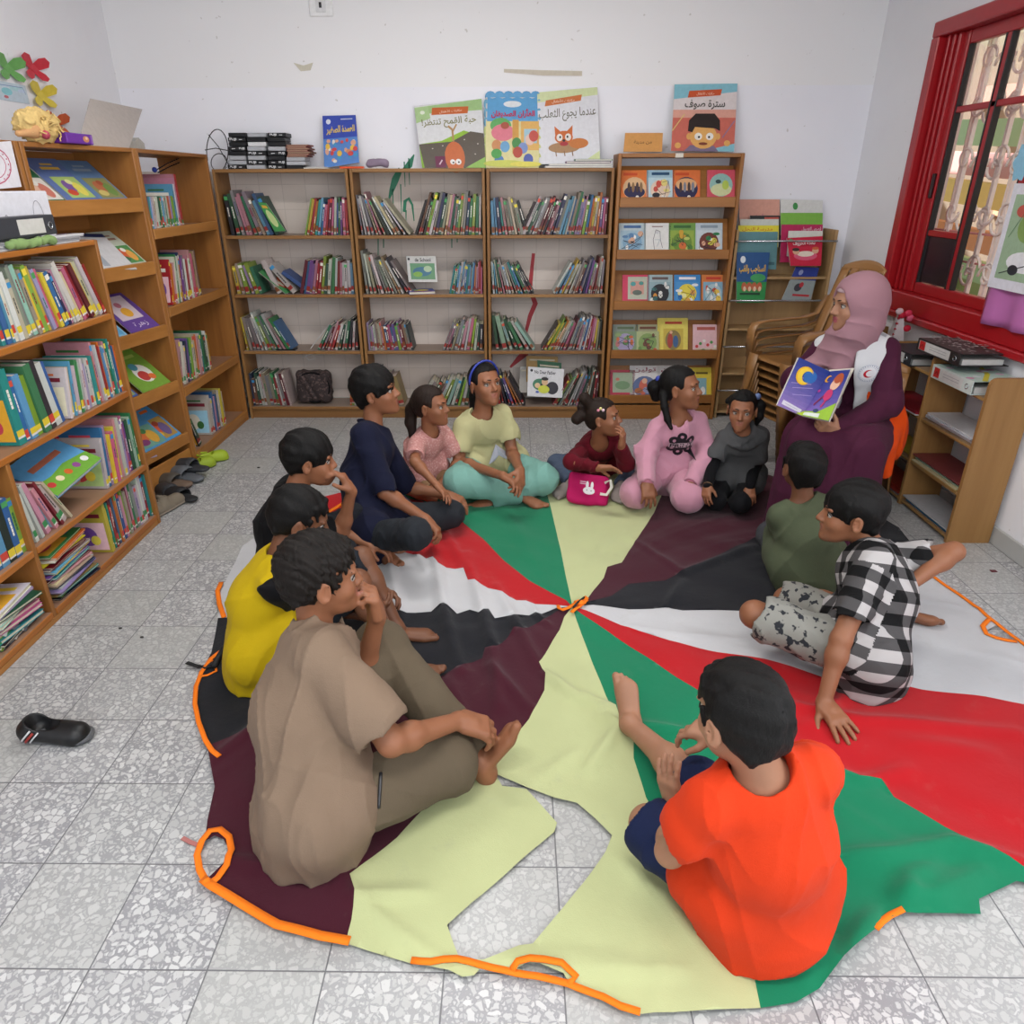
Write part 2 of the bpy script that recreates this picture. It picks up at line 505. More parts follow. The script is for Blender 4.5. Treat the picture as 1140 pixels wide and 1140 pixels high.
def wrinkle(seed, f=18.0, aniso=(1, 1, 1)):
    r = np.random.RandomState(seed); ph = r.rand(8) * 6.28; q = r.randn(4, 3)
    def fn(x, y, z):
        x = x * aniso[0]; y = y * aniso[1]; z = z * aniso[2]
        w = np.sin(f * .45 * (x * q[0][0] + y * q[0][1] + z * q[0][2]) + ph[0]) + np.sin(f * .6 * (x * q[1][0] + y * q[1][1] + z * q[1][2]) + ph[1])
        a = np.sin(f * (x * q[2][0] + y * q[2][1] + z * q[2][2]) + 1.8 * w + ph[2])
        b = np.sin(1.7 * f * (x * q[3][0] + y * q[3][1] + z * q[3][2]) + 1.5 * w + ph[3])
        return a * .7 + b * .4
    return fn
# ================================================================== THE ROOM
T = 0.25; TX, TY = -3.5738 * T, 3.7271 * T        # tile pitch and one tile corner
WL, WR, WB, WC, WF = -2.44, 2.19, 4.95, 2.80, -1.6  # left, right, back, ceiling, open front

def terrazzo():
    m, nt, b = mat_base('terrazzo_tiles', 0.34, 0.5); L = nt.links.new
    g = N(nt, 'ShaderNodeNewGeometry')
    def off(s, o=(0, 0, 0)):
        mp = N(nt, 'ShaderNodeMapping', vector_type='POINT'); mp.inputs['Location'].default_value = o; mp.inputs['Scale'].default_value = (s, s, s)
        L(g.outputs['Position'], mp.inputs['Vector']); return mp.outputs['Vector']
    tv = off(1 / T, (-TX / T, -TY / T, 0))
    fl = N(nt, 'ShaderNodeVectorMath', operation='FLOOR'); L(tv, fl.inputs[0])
    wn = N(nt, 'ShaderNodeTexWhiteNoise', noise_dimensions='3D')
    ad = N(nt, 'ShaderNodeVectorMath', operation='MULTIPLY'); L(fl.outputs[0], ad.inputs[0]); ad.inputs[1].default_value = (1, 1, 0)
    L(ad.outputs[0], wn.inputs['Vector'])
    fr = N(nt, 'ShaderNodeVectorMath', operation='FRACTION'); L(tv, fr.inputs[0])
    sx = N(nt, 'ShaderNodeSeparateXYZ'); L(fr.outputs[0], sx.inputs[0])
    def edge(o):
        a = N(nt, 'ShaderNodeMath', operation='SUBTRACT'); L(o, a.inputs[0]); a.inputs[1].default_value = .5
        c = N(nt, 'ShaderNodeMath', operation='ABSOLUTE'); L(a.outputs[0], c.inputs[0]); return c.outputs[0]
    mx = N(nt, 'ShaderNodeMath', operation='MAXIMUM'); L(edge(sx.outputs[0]), mx.inputs[0]); L(edge(sx.outputs[1]), mx.inputs[1])
    joint = mrange(nt, mx.outputs[0], .4915, .4955)
    # chips: two sizes, a different cut for every tile
    sh = N(nt, 'ShaderNodeVectorMath', operation='SCALE'); L(wn.outputs['Color'], sh.inputs[0]); sh.inputs['Scale'].default_value = 3.0
    base = off(1.0)
    wob = N(nt, 'ShaderNodeTexNoise'); wob.inputs['Scale'].default_value = 40; L(base, wob.inputs['Vector'])
    wsc = N(nt, 'ShaderNodeVectorMath', operation='SCALE'); L(wob.outputs['Color'], wsc.inputs[0]); wsc.inputs['Scale'].default_value = .012
    p = N(nt, 'ShaderNodeVectorMath', operation='ADD'); L(base, p.inputs[0]); L(sh.outputs[0], p.inputs[1])
    p2 = N(nt, 'ShaderNodeVectorMath', operation='ADD'); L(p.outputs[0], p2.inputs[0]); L(wsc.outputs[0], p2.inputs[1])
    def chips(sc, th):
        e = N(nt, 'ShaderNodeTexVoronoi', feature='DISTANCE_TO_EDGE'); e.inputs['Scale'].default_value = sc; L(p2.outputs[0], e.inputs['Vector'])
        c = N(nt, 'ShaderNodeTexVoronoi', feature='F1'); c.inputs['Scale'].default_value = sc; L(p2.outputs[0], c.inputs['Vector'])
        s = N(nt, 'ShaderNodeSeparateColor'); L(c.outputs['Color'], s.inputs[0])
        a = N(nt, 'ShaderNodeMath', operation='MULTIPLY_ADD'); L(s.outputs[0], a.inputs[0]); a.inputs[1].default_value = .22; a.inputs[2].default_value = th
        d = N(nt, 'ShaderNodeMath', operation='SUBTRACT'); L(e.outputs['Distance'], d.inputs[0]); L(a.outputs[0], d.inputs[1])
        return mrange(nt, d.outputs[0], 0, .03), s.outputs[1]
    k1, r1 = chips(52, .03); k2, r2 = chips(105, .07)
    tint = N(nt, 'ShaderNodeSeparateColor'); L(wn.outputs['Color'], tint.inputs[0])
    mtx = mixc(nt, tint.outputs[0], lin('#97979a'), lin('#8b8b8f'))
    chipc = mixc(nt, r1, lin('#adadae'), lin('#cacaca')); chipc2 = mixc(nt, r2, lin('#a3a3a5'), lin('#bcbcbd'))
    c = mixc(nt, k2, mtx, chipc2); c = mixc(nt, k1, c, chipc)
    soft = mixc(nt, mrange(nt, tint.outputs[1], .25, .8, .0, .55), c, lin('#abaca9'))
    big = noise(nt, base, 1.1, 3); c = mixc(nt, mrange(nt, big, .35, .7, 0, .14), soft, lin('#7d7970'), 'MIX')
    dots = noise(nt, base, 330, 1); c = mixc(nt, mrange(nt, dots, .70, .74, 0, .5), c, lin('#5d5b58'))
    c = mixc(nt, joint, c, lin('#68686b'))
    L(c, b.inputs['Base Color'])
    rgh = mrange(nt, big, .3, .7, .30, .44); L(rgh, b.inputs['Roughness'])
    inv = N(nt, 'ShaderNodeMath', operation='SUBTRACT'); inv.inputs[0].default_value = 1; L(joint, inv.inputs[1])
    bump(nt, b, inv.outputs[0], .4, .0015)
    return m

def plaster(name, c1, c2, band=None):
    m, nt, b = mat_base(name, 0.55, 0.3)
    g = N(nt, 'ShaderNodeNewGeometry'); v = g.outputs['Position']
    nz = noise(nt, v, 1.3, 5, .6)
    col = mixc(nt, mrange(nt, nz, .3, .7), lin(c1), lin(c2))
    if band:
        sx = N(nt, 'ShaderNodeSeparateXYZ'); nt.links.new(v, sx.inputs[0])
        col = mixc(nt, mrange(nt, sx.outputs[2], band[0], band[0] + .006), col, lin(band[1]))
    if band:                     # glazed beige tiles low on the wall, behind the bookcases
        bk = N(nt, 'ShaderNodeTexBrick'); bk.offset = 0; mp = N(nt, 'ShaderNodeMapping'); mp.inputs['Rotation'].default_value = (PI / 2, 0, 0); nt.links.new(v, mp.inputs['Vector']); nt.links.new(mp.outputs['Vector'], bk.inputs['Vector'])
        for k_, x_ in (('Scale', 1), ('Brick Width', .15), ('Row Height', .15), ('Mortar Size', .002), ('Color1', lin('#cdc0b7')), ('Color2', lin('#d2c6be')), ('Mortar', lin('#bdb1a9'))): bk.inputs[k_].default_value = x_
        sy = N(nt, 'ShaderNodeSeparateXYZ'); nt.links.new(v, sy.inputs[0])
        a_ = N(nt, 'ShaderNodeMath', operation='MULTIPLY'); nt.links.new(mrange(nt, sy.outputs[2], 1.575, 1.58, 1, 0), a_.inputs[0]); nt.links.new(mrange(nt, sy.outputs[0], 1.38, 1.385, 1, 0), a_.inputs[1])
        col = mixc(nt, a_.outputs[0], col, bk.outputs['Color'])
    sp = noise(nt, v, 26, 2); col = mixc(nt, mrange(nt, sp, .74, .77, 0, .6), col, lin('#b9b4ae'))
    nt.links.new(col, b.inputs['Base Color'])
    bump(nt, b, noise(nt, v, 14, 5), .18, .004)
    return m

def struct(name, mb, m, parent=None):
    o = mb.build(name, m, parent, origin=None); 
    if parent is None: o['kind'] = 'structure'
    return o

PAPER = paint_mat()
M_FLOOR = terrazzo()
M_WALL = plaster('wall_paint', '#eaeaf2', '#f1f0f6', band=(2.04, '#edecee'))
M_WALL2 = plaster('wall_paint_side', '#e9e9ee', '#f0f0f4')
M_CEIL = plaster('ceiling_paint', '#e8e8e6', '#efefed')
struct('floor', MB().box((WL - .1, WF, -.1), (WR + .1, WB + .1, 0)), M_FLOOR)
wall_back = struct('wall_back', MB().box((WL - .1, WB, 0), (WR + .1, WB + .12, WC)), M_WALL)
wall_left = struct('wall_left', MB().box((WL - .12, WF, 0), (WL, WB, WC)), M_WALL2)
struct('ceiling', MB().box((WL - .1, WF, WC), (WR + .1, WB + .1, WC + .1)), M_CEIL)
# right wall with its window opening
W0, W1, Z0, Z1 = 1.70, 4.30, .875, 2.25
w = MB()
w.box((WR, WF, 0), (WR + .16, WB, Z0)); w.box((WR, WF, Z1), (WR + .16, WB, WC))
w.box((WR, WF, Z0), (WR + .16, W0, Z1)); w.box((WR, W1, Z0), (WR + .16, WB, Z1))
wall_right = struct('wall_right', w, M_WALL2)
m_stone = plaster('skirting_stone', '#a9a9a8', '#b5b5b2')
struct('baseboard_right', MB().bbox((WR - .014, WF, 0), (WR, WB, .085), e=.004), m_stone)
struct('baseboard_back', MB().bbox((WL, WB - .014, 0), (WR - .014, WB, .085), e=.004), m_stone)
struct('baseboard_left', MB().bbox((WL, WF, 0), (WL + .014, WB - .014, .085), e=.004), m_stone)
# hand painted strokes on the back wall
ink = plain('green_wall_paint', '#1b7a58', .35); red = plain('red_wall_paint', '#a8383f', .6)
def stroke(name, px, wd, m):
    mb = MB(); P = [pY(x, y, WB - .0015) for x, y in px]
    n = len(P); V = []; 
    for i, p in enumerate(P):
        t = (P[min(i + 1, n - 1)] - P[max(i - 1, 0)]).normalized(); q = Vector((-t.z, 0, t.x)) * wd[i] / 2
        V += [p + q, p - q]
    mb.add(V, [(2 * i, 2 * i + 2, 2 * i + 3, 2 * i + 1) for i in range(n - 1)])
    return mb.build(name, m, wall_back)
stroke('paint_stroke', [(461, 172), (456, 183), (450, 190)], [.006, .04, .03], ink)
stroke('paint_stroke', [(446, 188), (440, 200), (436, 212), (433, 222)], [.03, .045, .03, .01], ink)
for x, a, b_ in ((450, 180, 208), (455, 176, 206), (446, 205, 238), (437, 210, 232)): stroke('paint_drip', [(x, a), (x + 1, b_)], [.008, .004], ink)
stroke('paint_stroke', [(450, 236), (451, 224), (455, 221), (459, 228), (461, 246)], [.02, .022, .02, .014, .006], ink)
stroke('paint_drip', [(452, 234), (452, 246)], [.01, .004], ink)
for x, a, b_ in ((421, 262, 284), (427, 262, 276), (503, 262, 276), (509, 262, 270)): stroke('paint_drip', [(x, a), (x, b_)], [.008, .006], ink)
stroke('paint_stroke', [(594, 282), (592, 300), (590, 322), (596, 338), (590, 352), (585, 372)], [.022, .024, .03, .035, .03, .02], red)
stroke('paint_stroke', [(586, 392), (578, 399), (568, 409)], [.05, .04, .015], red)
# wall socket near the top and tape marks
so = MB(); p = pY(357, 7, WB - .012)
so.col('#f1f1f2').bbox((p.x - .07, WB - .012, p.z - .05), (p.x + .07, WB - .001, p.z + .055), e=.004)
so.col('#e3e3e5').bbox((p.x - .03, WB - .016, p.z - .03), (p.x + .03, WB - .012, p.z + .035), e=.002)
so.col('#26262a').box((p.x - .009, WB - .0175, p.z - .008), (p.x + .006, WB - .016, p.z + .02))
so = so.build('wall_socket', paint_mat()); tag(so, 'white square wall socket at the top of the back wall', 'socket')
tp = MB(); a = pY(561, 78, WB - .003); c_ = pY(648, 82, WB - .003)
tp.col('#c9bfae').add([(a.x, WB - .003, a.z + .006), (a.x, WB - .003, a.z - .012), ((a.x + c_.x) / 2, WB - .004, a.z - .03), (c_.x, WB - .003, c_.z - .012), (c_.x, WB - .003, c_.z + .014), ((a.x + c_.x) / 2, WB - .004, a.z - .002)], [(0, 1, 2, 5), (5, 2, 3, 4)])
tp = tp.build('tape_strip', paint_mat()); tag(tp, 'dried beige tape strip stuck on the back wall above the fox poster', 'tape')
tp = MB(); a = pY(338, 74, WB - .003)
tp.col('#cfc9b8').add([(a.x - .06, WB - .003, a.z + .02), (a.x - .02, WB - .003, a.z - .025), (a.x + .04, WB - .003, a.z - .02), (a.x + .06, WB - .003, a.z + .02), (a.x, WB - .004, a.z + .005)], [(0, 1, 4), (1, 2, 4), (2, 3, 4)])
tp = tp.build('tape_scrap', paint_mat()); tag(tp, 'small crumpled tape scrap on the back wall left of centre', 'tape')

# ------------------------------------------------------------------ window
m_red = plain('red_window_paint', '#a3171f', .3, .5, var=.08)
m_iron = plain('white_grille_paint', '#f2e4dc', .4)
m_dark = plain('rubber_seal', '#26282a', .5)
win = empty('window_1', (WR, (W0 + W1) / 2, Z0)); win['kind'] = 'structure'
f = MB(); fw = .07
x0, x1 = WR - .035, WR + .12
f.bbox((x0, W0, Z0 - .03), (x1, W1, Z0 + fw), e=.006); f.bbox((x0, W0, Z1 - fw), (x1, W1, Z1), e=.006)
f.bbox((x0, W1 - fw, Z0 + fw), (x1, W1, Z1 - fw), e=.006); f.bbox((x0, W0, Z0 + fw), (x1, W0 + fw, Z1 - fw), e=.006)
f.bbox((WR - .06, W0, Z0 - .065), (WR + .01, W1 + .01, Z0 - .028), e=.006)
f.build('window_frame', m_red, win)
for i in range(3):
    y = W1 - fw - .028 - i * .040
    MB().bbox((WR + .0 + i * .006, y - .011, Z0 + fw), (WR + .07 + i * .006, y + .011, Z1 - fw), e=.004).build('track_rail', m_red, win)
def sash(y0, y1, xs, name):
    s = MB(); a, b = Z0 + fw, Z1 - fw
    s.bbox((xs, y1 - .060, a), (xs + .04, y1, b), e=.004); s.bbox((xs, y0, a), (xs + .04, y0 + .055, b), e=.004)
    s.bbox((xs, y0 + .055, a), (xs + .04, y1 - .075, a + .055), e=.004); s.bbox((xs, y0 + .055, b - .06), (xs + .04, y1 - .075, b), e=.004)
    zb = b - .06 - .27; ym = y0 + .055 + (y1 - .075 - y0 - .055) * .52
    s.bbox((xs + .004, y0 + .055, zb - .028), (xs + .036, y1 - .075, zb), e=.003)
    s.bbox((xs + .004, ym - .018, a + .055), (xs + .036, ym + .018, b - .06), e=.003)
    s.bbox((xs + .004, ym + .018, a + .055 + .24), (xs + .036, y1 - .075, a + .055 + .27), e=.003)
    o = s.build('window_sash', m_red, win)
    r = MB()
    for q in (ym + .022, y1 - .079, ym - .022, y0 + .059): r.box((xs + .002, q - .005, a + .055), (xs + .03, q + .005, b - .06))
    r.build('rubber_seal', m_dark, o)
    g, nt, bb = mat_base('window_glass', .05); bb.inputs['Transmission Weight'].default_value = 1; bb.inputs['Alpha'].default_value = .10
    MB().box((xs + .016, y0 + .055, zb), (xs + .02, y1 - .075, b - .06)).build('glass_pane', g, o)
    MB().box((xs + .014, ym + .018, a + .06), (xs + .026, y1 - .075, a + .055 + .24)).build('dark_panel', plain('dark_window_panel', '#2c1c20', .25), o)
    MB().bbox((xs - .012, y1 - .05, a + .48), (xs, y1 - .025, a + .60), e=.003).build('sash_handle', plain('black_handle', '#2a1214', .4), o)
sash(3.36, 4.125, WR + .03, 'sash')
# grille outside: bars with scrolls
gr = empty('window_grille', (WR + .2, 3.2, Z0 + .03), 'white painted iron grille with scrolls outside the red window', 'grille')
gx = WR + .16
for i in range(17):
    y = 1.9 + i * .145
    MB().bbox((gx - .010, y - .011, Z0 + .03), (gx + .010, y + .011, Z1), e=.002).build('bar', m_iron, gr)
    if i % 3 == 0: MB().bbox((gx - .006, y + .03, Z0 + .03), (gx + .006, y + .04, Z1), e=.002).build('bar', m_iron, gr)
def scroll(y, z, r, sy, sz):
    pts = []
    for k in range(22):
        t = k / 21; a = t * 2.2 * PI * .95; q = r * (1 - .72 * t)
        pts.append((gx - .012, y + sy * (r - q * math.cos(a)), z + sz * q * math.sin(a)))
    return pts
for i in range(14):
    y = 2.045 + i * .145 + .07
    for zz in (1.08, 1.33, 1.58, 1.83, 2.03):
        s = MB()
        for sy in (1, -1): s.tube(scroll(y - .0, zz + (.03 if sy > 0 else -.01), .062, sy, 1 if (i + int(zz * 4)) % 2 else -1), .0075, 5)
        s.build('scroll', m_iron, gr)
for z in (1.12, 1.26): MB().bbox((gx - .004, 1.8, z), (gx + .004, 4.3, z + .010), e=.002).build('cross_bar', plain('pink_iron', '#d98f8c', .5), gr)
# what stands outside the window: leaning boards against a sunlit yard wall
mb = MB().box((WR + 2.6, -1.5, -.3), (WR + 2.7, 7.5, 3.6)); yw = mb.build('yard_wall', plaster('yard_wall_render', '#b59478', '#c9a98c'))
tag(yw, 'sunlit beige yard wall seen through the red window', 'wall')
yf = MB().box((WR + .17, -1.5, -.4), (WR + 2.6, 7.5, -.3)).build('yard_ground', plaster('yard_ground_render', '#cdbfae', '#ddd0c0')); yf['kind'] = 'structure'
bc = [('#a9c493', 2.35, 1.30), ('#e3c06a', 1.95, .95), ('#c79a9c', 2.15, 1.10), ('#c98a5a', 1.6, .60), ('#8fae7d', 1.35, .35), ('#b98f86', 2.6, 1.55), ('#7d8f5c', 1.12, .15), ('#d0a184', 1.78, .75), ('#b3c7a0', 2.85, 1.9)]
bn = ['sage', 'yellow', 'pink', 'orange', 'green', 'rosy', 'olive', 'tan', 'pale']
tr = empty('timber_rack', (WR + 1.3, 4.8, -.3), 'rack of slanting pastel painted boards in the yard behind the window', 'timber rack')
for k, ((c, za, zb), nm) in enumerate(zip(bc, bn)):
    X = WR + .75 + .16 * k
    MB().prism([(3.0, za - .75), (6.6, zb + .5), (6.6, zb + .65), (3.0, za - .60)], X, X + .06, plane='yz').build('board', plain('board_' + nm, c, .6), tr)
for y in (3.02, 6.5): MB().box((WR + .7, y - .04, -.3), (WR + 2.2, y, 2.6)).build('post_frame', plain('board_grey', '#8d857c', .7), tr)

# pink film and drawing taped beside the sash
pf = MB(); y0, y1 = 2.60, 3.30; n = 14
def film(u, v): return (WR - .045 - .012 * math.sin(u * 9) - .02 * (1 - v) * math.sin(u * 21), y1 + (y0 - y1) * u, .92 + (1.45 - .92) * v)
V = [film(i / n, j / n) for j in range(n + 1) for i in range(n + 1)]
pf.smooth = True; pf.add(V, [(j * (n + 1) + i, j * (n + 1) + i + 1, (j + 1) * (n + 1) + i + 1, (j + 1) * (n + 1) + i) for j in range(n) for i in range(n)])
m, nt, b_ = mat_base('pink_plastic_film', .25, .5); b_.inputs['Base Color'].default_value = lin('#c878b8'); b_.inputs['Transmission Weight'].default_value = .15
mo = pf.build('pink_film', m); tag(mo, 'pink plastic film hanging over the right of the window frame', 'plastic film')
sd = mo.modifiers.new('thick', 'SOLIDIFY'); sd.thickness = .002
dr = MB(); fr = lambda u, v, d: (WR - .075 - d, 3.27 - u, 1.08 + v)
dr.col('#e3e2ec').box((WR - .075, 3.27, 1.08), (WR - .073, 2.72, 1.50))
A = Art(dr, fr, .55, .42)
A.rect(.06, .1, 1, .9, '#9fb89a').ell(.3, .6, .12, .14, '#86a35e').ell(.5, .45, .16, .2, '#a9bfe0').ell(.8, .7, .14, .1, '#d08a72').ell(.35, .28, .2, .1, '#e9e9ee').ell(.25, .2, .06, .05, '#33333a').ell(.7, .25, .12, .1, '#c9a070').ell(.2, .75, .08, .06, '#c25a50')
A.line([(.1, .15), (.5, .3), (.9, .2)], .004, '#33333a').line([(.1, .5), (.3, .9)], .003, '#4a7a50')
dr = dr.build('drawing', paint_mat()); tag(dr, 'child drawing in green and blue taped by the window over the pink film', 'drawing')
bl = MB(); bl.col('#8fc4df'); 
bl.prism([(3.285 + .05 * math.cos(a) * (1 + .15 * math.cos(6 * a)), 1.58 + .07 * math.sin(a) * (1 + .15 * math.cos(6 * a))) for a in [k * PI / 12 for k in range(24)]], WR - .06, WR - .057, plane='yz')
bl = bl.build('paper_cloud', paint_mat()); tag(bl, 'pale blue scalloped paper shape by the window, above the drawing', 'paper shape')

# ------------------------------------------------------------------ shelving
H1, H2 = '#825226', '#a67038'      # honey wood
WZ = wood('honey_wood_upright', H1, H2, 'z'); WXs = wood('honey_wood_shelf', '#8a5526', '#a86c33', 'x', dust=.75); WYs = wood('honey_wood_shelf_side', '#94551f', '#b0702f', 'y', dust=.55)
WYf = wood('honey_wood_lip', '#96622c', '#b37c40', 'y')
WBK = wood('tan_wood', '#7d542c', '#977042', 'z', .5); WBKx = wood('tan_wood_shelf', '#7d542c', '#9a7345', 'x', .5, dust=.85)

# three open bookcases along the back wall
FY = 4.703
BC = [(-1.845, -1.015), (-1.005, -.178), (-.168, .612)]
BCN = ['left', 'middle', 'right']
BZ = [1.205, .843, .473, .085]
cases = []
for k, (a, b_) in enumerate(BC):
    e = empty('bookcase', ((a + b_) / 2, 4.82, 0), 'open backed wooden bookcase, %s of the three against the back wall' % {'left': 'leftmost', 'middle': 'middle', 'right': 'rightmost'}[BCN[k]], 'bookcase', 'bookcases along the back wall')
    cases.append(e)
    for x in (a, b_ - .018): MB().bbox((x, FY, 0), (x + .018, WB - .02, 1.587), e=.002).build('side_panel', WBK, e)
    MB().bbox((a + .019, FY, 1.567), (b_ - .019, WB - .02, 1.587), e=.002).build('top_board', WBKx, e)
    for z in BZ: MB().bbox((a + .019, FY + .004, z - .02), (b_ - .019, WB - .02, z), e=.002).build('shelf', WBKx, e)
    MB().bbox((a + .019, FY + .02, 0), (b_ - .019, FY + .035, .064), e=.002).build('plinth', WBKx, e)

# sloped display rack
RA, RB_, RY = .628, 1.385, 4.69
rk = empty('display_rack', ((RA + RB_) / 2, 4.8, 0), 'tall honey wood display rack with sloping shelves of booklets', 'display rack')
for x in (RA, RB_ - .022): MB().bbox((x, RY, 0), (x + .022, WB - .02, 1.665), e=.003).build('side_panel', WZ, rk)
MB().bbox((RA + .023, RY, 1.643), (RB_ - .023, WB - .02, 1.665), e=.002).build('top_board', wood('honey_wood_x', H1, H2, 'x'), rk)
WX = wood('honey_wood_x', H1, H2, 'x')
RZ = [1.365, 1.06, .745, .425, .115]          # bottom of each lip
for z in RZ:
    s = MB(); s.M = Matrix.Translation((0, RY + .03, z + .02)) @ Matrix.Rotation(-.42, 4, 'X')
    s.bbox((RA + .024, 0, 0), (RB_ - .024, .012, .235), e=.002); s.build('sloping_shelf', WX, rk)
    MB().bbox((RA + .024, RY - .002, z), (RB_ - .024, RY + .013, z + .058), e=.002).build('lip', WX, rk)
    MB().bbox((RA + .024, RY + .014, z), (RB_ - .024, RY + .12, z + .014), e=.002).build('ledge', WX, rk)
MB().bbox((RA + .024, RY + .004, 0), (RB_ - .024, RY + .02, .10), e=.002).build('plinth', WX, rk)
tg = MB().col('#ded6c8').box(tuple(pY(752, 173, RY - .001) - Vector((0, .001, .012))), tuple(pY(761, 171, RY - .001) + Vector((0, 0, .002)))); tg.build('label_tag', paint_mat(), rk)

# left wall: low unit in front, two tall units behind
LX = -1.72; LY0, LY1, LZ = 1.35, 3.06, 1.30
lu = empty('bookshelf', (LX - .16, 2.2, 0), 'low honey wood bookshelf crammed with picture books, nearest on the left', 'bookshelf')
for y in (LY0, LY1 - .02): MB().bbox((LX - .25, y, 0), (LX, y + .02, LZ), e=.003).build('side_panel', WZ, lu)
MB().bbox((LX - .25, 2.20, 0), (LX - .005, 2.22, .64), e=.002).build('divider', WZ, lu)
MB().bbox((LX - .25, LY0 + .021, LZ - .02), (LX, LY1 - .021, LZ), e=.003).build('top_board', WYs, lu)
LZS = [1.005, .665, .31, .05]
for i, z in enumerate(LZS):
    if i < 2: MB().bbox((LX - .25, LY0 + .021, z - .025), (LX - .002, LY1 - .021, z), e=.003).build('shelf', WYs, lu)
    else:
        MB().bbox((LX - .25, LY0 + .021, z - .025), (LX - .002, 2.199, z), e=.003).build('shelf', WYs, lu)
        MB().bbox((LX - .25, 2.221, z - .025), (LX - .002, LY1 - .021, z), e=.003).build('shelf', WYs, lu)
MB().bbox((LX - .02, LY0 + .021, 0), (LX - .004, LY1 - .021, .024), e=.002).build('plinth', WYf, lu)
MB().bbox((LX - .25, LY0 + .021, .02), (LX - .29, LY1 - .021, LZ - .021), e=.001).build('back_panel', WYf, lu)

SHX = .19                                            # the display units stand askew to the wall
def shear(y1, k): return Matrix(((1, k, 0, -k * y1), (0, 1, 0, 0), (0, 0, 1, 0), (0, 0, 0, 1)))
def tall(y0, y1, X, name, lab, zs, sloped, k=0.0, D=.30):
    e = empty(name, (X - .16 + k * ((y0 + y1) / 2 - 3.8), (y0 + y1) / 2, 0), lab, 'bookshelf')
    H = 1.667; S = shear(3.8, k)
    def P_(a, b, nm, m, ee=.003):
        q = MB(); q.M = S; q.bbox(a, b, e=ee); return q.build(nm, m, e)
    wy = wood('honey_wood_y', H1, H2, 'y')
    for y in (y0, y1 - .022): P_((X - D, y, 0), (X, y + .022, H), 'side_panel', WZ)
    P_((X - D, y0 + .023, H - .02), (X, y1 - .023, H), 'top_board', wy)
    if k: P_((X - D, y0 + .023, .02), (X - D + .01, y1 - .023, H - .021), 'back_panel', wy, .001)
    else: P_((X - D, y0 + .023, .02), (X - D + .01, y1 - .023, 1.25), 'back_panel', wy, .001)
    for z in zs:
        if sloped:
            q = MB(); q.M = S @ Matrix.Translation((X - .03, 0, z + .02)) @ Matrix.Rotation(-.85, 4, 'Y')
            q.bbox((-.012, y0 + .024, 0), (0, y1 - .024, .30), e=.002); q.build('sloping_shelf', wy, e)
            P_((X - .014, y0 + .024, z - .005), (X + .002, y1 - .024, z + .06), 'lip', WYf)
        else:
            P_((X - D + .011, y0 + .024, z), (X - .017, y1 - .024, z + .02), 'shelf', WYs)
            P_((X - .016, y0 + .024, z - .02), (X + .002, y1 - .024, z + .03), 'lip', WYf)
    P_((X - .02, y0 + .024, 0), (X - .005, y1 - .024, zs[-1] - .04 if sloped and len(zs) > 1 else .022), 'plinth', WYf)
    return e
XT = -1.85
uA = tall(3.12, 3.80, XT, 'display_shelf', 'tall honey wood display unit with sloping shelves on the left wall', [1.385, 1.085, .765, .46, .16], True, SHX)
uB = tall(3.805, 4.685, XT, 'bookshelf', 'tall honey wood bookshelf of four shelves in the left back corner', [1.265, .87, .43, .045], False)
uC = tall(2.25, 3.115, XT, 'display_shelf', 'tall honey wood unit standing behind the low bookshelf at the left edge', [1.385], True, SHX, .24)

# low unit under the window
RX, RU0, RU1 = 1.977, 2.862, 4.15
ru = empty('storage_unit', (RX + .1, 3.5, 0), 'low tan wooden pigeonhole unit under the window holding papers', 'shelf unit')
def endpanel(y, h):
    X1 = WR - .018
    pts = [(RX, 0), (X1, 0), (X1, h)] + [(RX + .03 - .03 * math.cos(PI / 2 - a) * 1, h - .03 + .03 * math.sin(PI / 2 - a)) for a in (0, .4, .8, 1.2, PI / 2)]
    return MB().prism(pts, y, y + .018)
m_tan = wood('tan_pigeonhole_wood', '#8a6236', '#a57c4a', 'z', .5); m_tany = wood('tan_pigeonhole_shelf', '#94703f', '#ab8654', 'y', .55, dust=.4)
for y in (RU0, 3.29, 3.72, RU1 - .018): endpanel(y, .765 if y in (RU0, 3.29) else .74).build('upright', m_tan, ru)
RSZ = [.675, .46, .24, .03]
for (a, b_) in ((RU0 + .019, 3.289), (3.309, 3.719), (3.739, RU1 - .019)):
    for z in RSZ: MB().bbox((RX + .004, a, z - .014), (WR - .018, b_, z), e=.002).build('shelf', m_tany, ru)

# thin wire book stand beside the chairs
WSX0, WSX1, WSY = 1.40, 2.02, 4.72
ws = empty('wire_book_stand', ((WSX0 + WSX1) / 2, 4.8, 0), 'pale wooden magazine stand with steel rods behind the chair stack', 'magazine stand')
m_ply = wood('pale_plywood', '#9a7a52', '#b8976b', 'z', .55); m_steel = plain('steel_rod', '#b9bcc0', .25, .6, .9)
for x in (WSX0, WSX1): MB().bbox((x, WSY, 0), (x + .018, WB - .03, 1.23), e=.002).build('side_panel', m_ply, ws)
MB().bbox((WSX0 + .019, WB - .05, .02), (WSX1 - .001, WB - .035, 1.20), e=.002).build('back_panel', m_ply, ws)
for z in (.93, .60, .30, .03): MB().bbox((WSX0 + .019, WSY + .02, z), (WSX1 - .001, WB - .05, z + .015), e=.002).build('shelf', m_ply, ws)
for z in (1.165, .80, .50, .20): MB().tube([(WSX0 - .0, WSY - .008, z), (WSX1 + .018, WSY - .008, z)], .006, 8).build('rod', m_steel, ws)
# ================================================================== BOOKS

